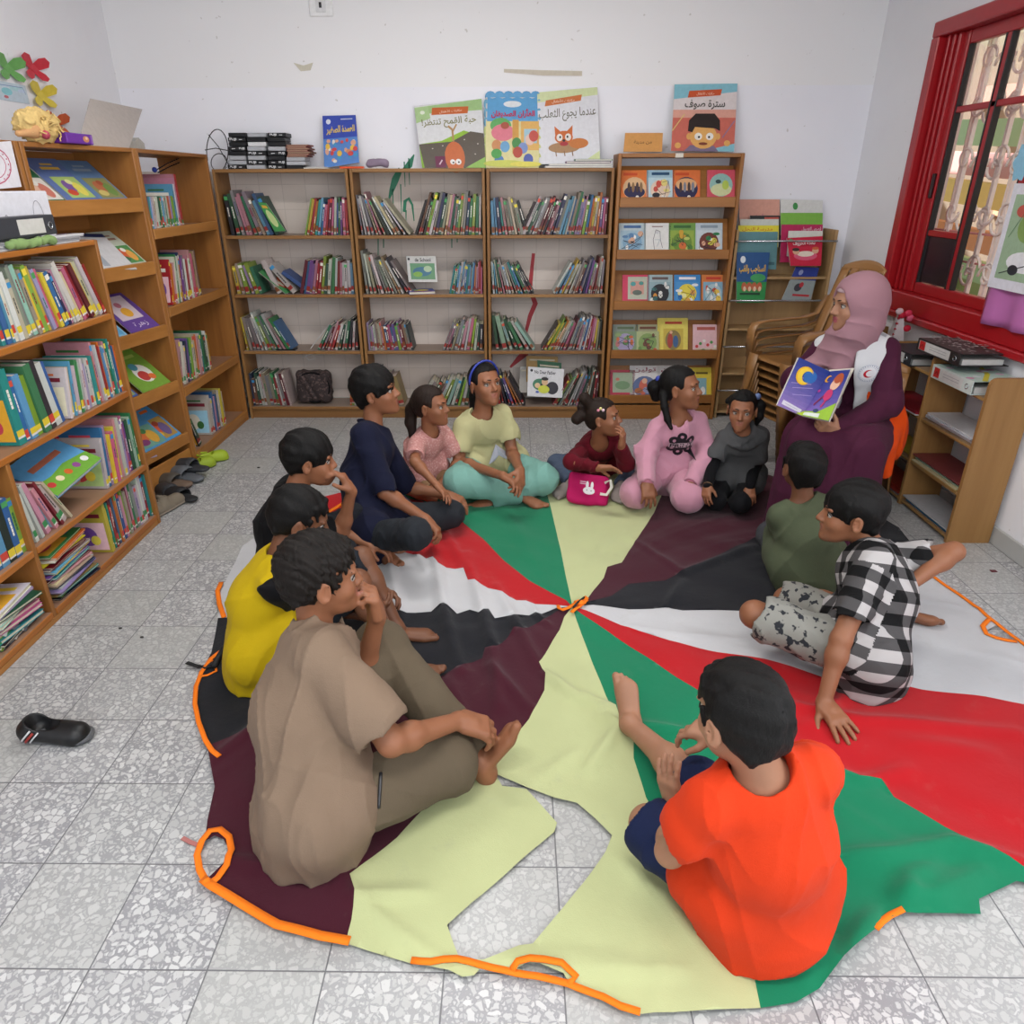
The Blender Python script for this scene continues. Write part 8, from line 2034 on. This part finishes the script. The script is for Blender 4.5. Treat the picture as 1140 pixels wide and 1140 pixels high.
# leaning crescent poster, white box, binder, papers and cloth on the low unit
zl = LZ + .001
def crescent(A):
    A.rect(0, 0, 1, 1, '#d6d4da'); A.ell(.35, .5, .50, .42, '#b04a68'); A.ell(.35, .5, .47, .39, '#d6d4da'); A.ell(.35, .5, .36, .30, '#b04a68'); A.ell(.35, .5, .34, .28, '#d6d4da'); A.ell(.22, .5, .22, .2, '#a82348'); A.ell(.32, .54, .2, .17, '#d6d4da')
    for k in range(18): t = 2 * PI * k / 18; A.ell(.35 + .42 * math.cos(t), .5 + .35 * math.sin(t), .016, .02, '#b04a68')
P_ = [pX(-28, 160, -1.965), pX(12, 157, -1.965), pX(24, 208, -1.93), pX(-20, 212, -1.93)]
poster('poster', P_, .003, crescent, 'white sheet with a red crescent ring leaning above the low bookshelf', 'poster')
ya = 2.36; mb = MB(); bq = pX(61, 250, -1.80).y; mb.bbox((-1.96, bq - .42, zl), (-1.80, bq, zl + .185), '#d9dae2', .004); A = Art(mb, lambda u, v, d: (-1.80 + d, bq - .42 + u, zl + v), .42, .185)
A.line([(.05 + .012 * k, .45 + .14 * math.sin(k * .55)) for k in range(28)], .0025, '#5a5a66'); A.line([(.05, .4), (.1, .5), (.16, .42)], .003, '#c43f7a')
mb2 = [(.80 + .07 * math.cos(t), .52 + .3 * math.sin(t)) for t in np.linspace(0, 2 * PI, 24)]; A.line(mb2, .002, '#6a6a74'); A.line([(.74, .5), (.86, .52)], .002, '#6a6a74')
lab(mb.build('box', PAPER), 'white cardboard box with scribbled lines on the low bookshelf', 'box')
bd = empty('ring_binder', (-1.84, 2.44, zl), 'black lever arch binder with a white spine label on the low bookshelf', 'binder')
mb = MB(); mb.bbox((-1.79, bq - .50, zl + .036), (-1.735, bq - .10, zl + .105), '#3a3c42', .003); mb.build('cover', PAPER, bd); mb = MB(); mb.box((-1.7349, bq - .32, zl + .045), (-1.7340, bq - .17, zl + .095), '#c9c9c4'); mb.build('spine_label', PAPER, bd)
mb = MB(); mb.tube([(-1.734 + .002 * (k % 2) * 0, bq - .135 + .012 * math.cos(t), zl + .068 + .012 * math.sin(t)) for k, t in enumerate(np.linspace(0, 2 * PI, 16)[:-1])], .0022, 5, closed=True); mb.build('finger_ring', m_steel, bd)
for k in range(5):
    mb = MB(); y = bq - .45 + .012 * k; mb.box((-1.795 + .004 * k, y, zl + .0055 * k), (-1.735 - .004 * (k % 3), y + .48, zl + .0055 * k + .005), ['#b9b9bc', '#8f9094', '#c9c9cc', '#a0a1a6', '#d0d0d2'][k])
    lab(mb.build('paper_bundle', PAPER), '%s bundle of grey papers under the binder, low bookshelf' % ['lowest', 'second', 'third', 'fourth', 'topmost'][k], 'papers', 'paper bundles on the low bookshelf')
S = SDF(); a = A3((-1.728, bq - .18, zl + .018)); S.cone(a - [0, .22, 0], a, .016, .014); S.ball(a + [.002, .012, 0], .018, k=.01); S.disp(wrinkle(4, 70), .0035); V, F = S.mesh(.004); o = np_obj('rolled_cloth', V, F, fabric('green_cloth', '#7f9a62', .85), None, None, (a[0], a[1], zl)); lab(o, 'rolled green cloth on the edge of the low bookshelf', 'cloth')
# toy lying in the corner bookshelf
mb = MB(); mb.ball(tuple(pX(172, 189, -1.95)), .014, 10, '#2a3f9a'); mb.smooth = True; mb.tube([pX(173, 190, -1.96), pX(186, 182, -2.0), pX(200, 176, -2.02)], .003, 5, '#2a2a30'); mb.tube([pX(176, 192, -1.96), pX(190, 185, -2.0), pX(202, 180, -2.02)], .003, 5, '#2a2a30')
S_ = [pX(180, 200, -2.0), pX(188, 206, -1.99), pX(192, 218, -1.97)]; mb.tube(S_, [.02, .022, .012], 8, '#9a6a50'); a = S_[1]
lab(mb.build('puppet', PAPER), 'small brown puppet with a blue ball on the corner bookshelf top shelf', 'puppet')

# ---- window unit and its papers
zr = RSZ[0] + .001
def binder(y0, y1, z, h_, side, topc, label, rot=0.0, pat=None):
    e = empty('ring_binder', (RX + .10, (y0 + y1) / 2, z), label, 'binder'); X0, X1 = RX - .03, RX + .19
    mb = MB(); mb.box((X0 + .004, y0, z), (X1, y1, z + .003), side); mb.box((X0 + .004, y0, z + h_ - .003), (X1, y1, z + h_), topc); mb.box((X0, y0, z), (X0 + .004, y1, z + h_), side)
    mb.build('cover', PAPER, e); mb = MB(); mb.box((X0 + .02, y0 + .01, z + .0035), (X1 - .02, y1 - .01, z + h_ * .5), '#c9c9c6'); mb.build('papers', PAPER, e)
    mb = MB(); A = Art(mb, lambda u, v, d: (X0 - d - .0003, y1 - u, z + v), y1 - y0, h_); A.rect(.05, .12, .78, .88, '#cfcfcc'); A.rect(.06, .14, .2, .86, '#c02a2a'); A.line([(.09, .35), (.13, .6), (.17, .35)], .003, '#3a1414'); A.rect(.3, .6, .7, .64, '#9a9aa0'); A.rect(.3, .4, .7, .44, '#9a9aa0'); mb.build('spine_label', PAPER, e)
    mb = MB(); mb.tube([(X0 - .002, y0 + .035 + .011 * math.cos(t), z + h_ / 2 + .011 * math.sin(t)) for t in np.linspace(0, 2 * PI, 14)[:-1]], .002, 5, closed=True); mb.build('finger_ring', m_steel, e)
    if pat:
        mb = MB(); A = Art(mb, lambda u, v, d: (X0 + .004 + v, y0 + u, z + h_ + d), y1 - y0, X1 - X0 - .004); r = random.Random(5); pat(A, r); mb.build('printed_cover', PAPER, e)
    return e
def speck(A, r):
    A.rect(0, 0, 1, 1, '#3f3b3b')
    for k in range(120): u, v = r.random() * .94 + .03, r.random() * .90 + .05; A.ell(u, v, r.uniform(.014, .03), r.uniform(.014, .035), '#aba7a7', 6)
def flor(A, r):
    A.rect(0, 0, 1, 1, '#b9cfc4'); A.line([(0, .2), (.4, .6), (1, .9)], .02, '#cfc43a')
    for k in range(14): A.ell(r.random() * .9 + .05, r.random() * .9 + .05, .05, .08, r.choice(['#c98aa8', '#d9dfe0', '#9ac4b4', '#d9b4c8']))
binder(3.06, 3.41, .768, .055, '#2f2c2d', '#2f2c2d', 'dark speckled ring binder, topmost on the unit under the window', pat=speck)
binder(3.44, 3.70, zr, .060, '#303236', '#3a3c40', 'grey black ring binder under the speckled one, window unit')
fb = binder(2.93, 3.24, zr, .060, '#c9d4cf', '#b9cfc4', 'pale floral ring binder on the near end of the window unit', pat=flor)
def sheets(y0, y1, z, n, cols, label, cat='papers', group=None, x0=.01, th=.006, name='paper_pile'):
    mb = MB(); r = random.Random(label)
    for k in range(n):
        a, b, dx = r.uniform(-.012, .012), r.uniform(-.012, .012), r.uniform(-.012, .02); mb.box((RX + x0 + dx, y0 + .015 + a, z + k * (th + .0006)), (WR - .03 - abs(dx), y1 - .015 + b, z + k * (th + .0006) + th), cols[k % len(cols)])
    return lab(mb.build(name, PAPER), label, cat, group)
bays = ((RU0 + .019, 3.289), (3.309, 3.719))
sheets(*bays[0], RSZ[1] + .001, 5, ['#b9bcc4', '#c9c9cc', '#a4aab4'], 'white paper pile on the upper shelf of the near window bay'); sheets(*bays[0], RSZ[2] + .001, 6, ['#b08a4a', '#c4b890', '#a8c0b0', '#b9b4b0', '#8a9aa8', '#7d3a3a'], 'pile of worn comics on the middle shelf of the near window bay')
sheets(*bays[0], RSZ[3] + .001, 4, ['#3f7fb0', '#cfcfd2', '#c4b490', '#b9bcc0'], 'blue and white papers on the bottom shelf of the near window bay')
sheets(*bays[1], RSZ[1] + .001, 3, ['#8f1f2c', '#a0283a', '#c9c9cc'][::-1], 'red folders on the upper shelf of the far window bay', x0=-.02); sheets(*bays[1], RSZ[2] + .001, 2, ['#8a7a4a', '#b0a03a'], 'yellowish booklet on the middle shelf of the far window bay'); sheets(*bays[1], RSZ[3] + .001, 4, ['#8a8a8e', '#a8a4a0', '#8f2c24', '#a83a2a'], 'red brown papers on the bottom shelf of the far window bay')
for k, (y, c, nm) in enumerate(((3.90, '#c98a2c', 'orange'), (3.93, '#a8c4c4', 'pale blue'), (3.96, '#c9909c', 'pink'))):
    mb = MB(); mb.box((RX + .0 + .01 * k, y - .10, zr + k * .007), (RX + .15, y + .09, zr + k * .007 + .006), c); lab(mb.build('folder', PAPER), nm + ' card folder on the far end of the window unit', 'folder', 'card folders on the window unit')
# paper tower with red petals
tw = empty('paper_tower', (RX + .10, 3.86, zr + .021), 'little white paper tower with red and pink petals on the folders', 'paper model')
p = pY(987, 342, 3.86); bx_, by_ = RX + .10, 3.86; mb = MB(); mb.add([(bx_ - .035, by_ - .035, zr + .022), (bx_ + .035, by_ - .035, zr + .022), (bx_ + .035, by_ + .035, zr + .022), (bx_ - .035, by_ + .035, zr + .022), (bx_ - .012, by_ - .012, zr + .18), (bx_ + .012, by_ - .012, zr + .18), (bx_ + .012, by_ + .012, zr + .18), (bx_ - .012, by_ + .012, zr + .18)], [(3, 2, 1, 0), (4, 5, 6, 7), (0, 1, 5, 4), (1, 2, 6, 5), (2, 3, 7, 6), (3, 0, 4, 7)], '#d9cfd2')
for k in range(5): mb.ball((bx_ - .028 + .004 * k, by_ - .022 + .003 * k, zr + .05 + .028 * k), (.007, .009, .008), 8, '#b8303f')
mb.build('tower_body', PAPER, tw); mb = MB(); 
for dx, dz, c in ((-.02, .20, '#e0c4c8'), (.03, .19, '#e03a5a'), (.045, .165, '#e86a8a'), (.04, .11, '#d0203a'), (0, .18, '#c4203a')): mb.ball((bx_ + dx, by_ - .02, zr + dz), (.022, .01, .018), 10, c)
mb.build('petals', PAPER, tw)

# ---- footwear by the left shelves
def shoe(px, py, az_, L, col, label, kind='slide', col2=None, z=0.0, tiltx=0.0):
    L *= 1.15; c = A3(pz(px, py, z)); f_ = np.array([math.cos(az_), math.sin(az_), 0]); r_ = np.array([f_[1], -f_[0], 0]); k = L / .24
    e = empty({'slide': 'slide_sandal', 'clog': 'rubber_clog', 'sneaker': 'canvas_shoe'}[kind], (c[0], c[1], z), label, 'shoe', None)
    S = SDF(); q = lambda a, b, h_: c + f_ * a * k + r_ * b * k + UPV * h_ * k
    S.econe(q(-.075, 0, .018), q(.065, .0, .016), .034 * k, .045 * k, UPV, .42, k=.01); S.cut(np.array([0, 0, z + .003]), -UPV); V, F = S.mesh(.0045); np_obj('sole', V, F, plain('sole_' + (col2 or col)[1:], col2 or col, .6), e)
    S = SDF()
    if kind == 'slide':
        S.econe(q(.0, 0, .030), q(.065, 0, .022), .050 * k, .047 * k, UPV, .85, k=.01); S.econe(q(-.06, 0, .040), q(.07, 0, .028), .040 * k, .038 * k, UPV, .6, k=.004, op='s'); S.cone(q(.10, 0, .04), q(.13, 0, .04), .022 * k, .03 * k, k=.01, op='s')
    elif kind == 'clog':
        S.econe(q(-.07, 0, .035), q(.06, 0, .028), .038 * k, .048 * k, UPV, .90, k=.01); S.econe(q(-.10, 0, .062), q(-.01, 0, .060), .030 * k, .030 * k, UPV, .95, k=.006, op='s')
        for a in (.03, .055, .075):
            for b in (-.02, 0, .02): S.ball(q(a, b, .066 - abs(b) * .4 - a * .18), .0055 * k, k=.002, op='s')
    else:
        S.econe(q(-.065, 0, .040), q(.06, 0, .026), .036 * k, .044 * k, UPV, .95, k=.01); S.cone(q(-.05, 0, .05), q(-.045, 0, .09), .034 * k, .032 * k, k=.02); S.cone(q(-.05, 0, .06), q(-.035, 0, .13), .024 * k, .030 * k, k=.006, op='s')
    S.cut(np.array([0, 0, z + .006]), -UPV); V, F = S.mesh(.0042); np_obj('upper', V, F, (fabric if kind == 'sneaker' else plain)('upper_' + col[1:], col, .6), e)
    if kind == 'clog':
        mb = MB(); mb.smooth = True; mb.tube([tuple(q(-.015 - .075 * math.sin(t), .040 * math.cos(t), .055 + .012 * math.sin(t))) for t in np.linspace(0, PI, 12)], .006 * k, 6); mb.build('heel_strap', plain('upper_' + col[1:], col, .6), e)
    return e
shoe(236, 514, .55, .19, '#9ab02c', 'far lime green clog by the corner bookshelf', 'clog'); shoe(222, 522, .75, .19, '#8fa62a', 'near lime green clog by the corner bookshelf', 'clog')
shoe(213, 524, 2.9, .22, '#34363a', 'dark grey slide sandal tipped against the lime clogs', 'slide', z=.03); shoe(207, 534, 2.75, .24, '#5c6066', 'grey slide sandal lying before the clogs', 'slide')
shoe(194, 541, 2.9, .22, '#4f4a44', 'brown soled sandal behind the strappy shoes', 'slide', '#6f5d50'); shoe(203, 556, 2.7, .2, '#26272a', 'dark strappy sandal beside the canvas shoes', 'slide'); shoe(190, 552, 2.5, .2, '#34363a', 'dark crumpled sandal above the canvas shoes', 'slide')
shoe(190, 566, 1.35, .19, '#7a7062', 'right beige canvas shoe seen from its heel', 'sneaker', '#8f8476'); shoe(180, 572, 1.35, .19, '#7d7365', 'left beige canvas shoe seen from its heel', 'sneaker', '#8f8476')
# the lone black shoe
c = A3(pz(64, 823)); e = empty('shoe', (c[0], c[1], 0), 'lone black child shoe with white and red stripes on the tiles', 'shoe'); f_ = np.array([.97, .02, 0]); f_ /= np.linalg.norm(f_); f_ = nrm(np.array([.98, -.05, 0])); r_ = np.array([f_[1], -f_[0], 0]); q = lambda a, b, h_: c + f_ * a + r_ * b + UPV * h_
S = SDF(); S.econe(q(-.075, 0, .016), q(.070, -.005, .014), .033, .040, UPV, .42, k=.01); S.cut(np.array([0, 0, .002]), -UPV); V, F = S.mesh(.0035); np_obj('sole', V, F, plain('grey_sole', '#55565a', .6), e)
S = SDF(); S.econe(q(-.07, 0, .036), q(.062, 0, .024), .036, .040, UPV, .85, k=.01); S.cone(q(-.065, 0, .04), q(-.055, 0, .060), .034, .032, k=.02); S.cone(q(-.04, 0, .055), q(-.05, 0, .11), .027, .034, k=.006, op='s'); S.cone(q(-.03, 0, .055), q(.0, 0, .06), .022, .02, k=.006, op='s'); V, F = S.mesh(.0032); up_ = np_obj('upper', V, F, plain('black_leather', '#161618', .45), e)
bv = BVHTree.FromPolygons([v.co[:] for v in up_.data.vertices], [p.vertices[:] for p in up_.data.polygons]); bs = wl(up_)
for cc, dx, w_ in (('#c9c9cc', .0, .006), ('#8f2a24', .014, .008), ('#c9c9cc', .028, .005)):
    mb = MB(); pts = []
    for t in np.linspace(-.1, 1.0, 9):
        p = q(-.088 + dx + .05 * t, .08, .012 + .055 * t); h_ = bv.ray_cast(Vector(p) - bs, Vector(-r_))
        if h_[0]: pts.append(h_[0] + bs + Vector(r_) * .001)
    if len(pts) > 2: mb.tube(pts, w_ / 2, 6); mb.build('stripe', plain('stripe_' + cc[1:], cc, .5), e)
# specks on the floor
for k, (x, y, c, nm) in enumerate(((134, 700, '#3a3836', 'left of the two'), (158, 710, '#4a4744', 'right of the two'))):
    p = pz(x, y); mb = MB(); mb.ball((p.x, p.y, .003), (.008, .006, .003), 6, c); lab(mb.build('crumb', PAPER), 'dark crumb, %s on the tiles beside the shelves' % nm, 'crumb')
p = pz(1106, 636); mb = MB(); mb.box((p.x - .012, p.y - .008, 0), (p.x + .012, p.y + .008, .003), '#5f1f2c'); lab(mb.build('paper_scrap', PAPER), 'dark red scrap on the tiles near the right wall', 'scrap')
p = pz(288, 521); mb = MB(); mb.ball((p.x, p.y, .003), (.010, .007, .003), 6, '#1f1f20'); lab(mb.build('crumb', PAPER), 'tiny black crumb on the tiles left of the boy in black', 'crumb')
# ================================================================== LIGHT
wd = bpy.data.worlds.new('sky'); SC.world = wd; wd.use_nodes = True
bg = wd.node_tree.nodes['Background']
bg.inputs[0].default_value = (.86, .93, 1.0, 1); bg.inputs[1].default_value = 0.60
def area(name, loc, rot, sx, sy, e, c=(1, 1, 1)):
    l = bpy.data.lights.new(name, 'AREA'); l.shape = 'RECTANGLE'; l.size = sx; l.size_y = sy; l.energy = e; l.color = c
    o = bpy.data.objects.new(name, l); o.location = loc; o.rotation_euler = rot; COL.objects.link(o); return o
area('ceiling_lamp', (-.3, 3.0, WC - .04), (0, 0, 0), 1.3, .2, 32, (1, .98, .95))
area('ceiling_lamp', (-.3, 0.4, WC - .04), (0, 0, 0), 1.3, .2, 34, (1, .98, .95))
# daylight from windows behind the camera, then an added side light
area('unseen_daylight', (0.2, WF + .1, 1.9), (math.radians(78), 0, 0), 3.6, 1.5, 44, (.90, .95, 1))
area('unseen_daylight', (WR - .05, .6, 1.6), (0, math.radians(90), 0), 1.3, 2.0, 34, (.93, .97, 1))  # fill light added to brighten the left wall; no window stands here
# sun in the yard outside the window
s = bpy.data.lights.new('yard_sun', 'SUN'); s.energy = 14; s.angle = .05; s.color = (1, .93, .82)
so_ = bpy.data.objects.new('yard_sun', s); COL.objects.link(so_); so_.rotation_euler = (math.radians(20), math.radians(-38), 0)
SC.view_settings.view_transform = 'Standard'; SC.view_settings.look = 'None'; SC.view_settings.exposure = 0.12; SC.view_settings.gamma = 1.0
SC.view_settings.use_curve_mapping = False
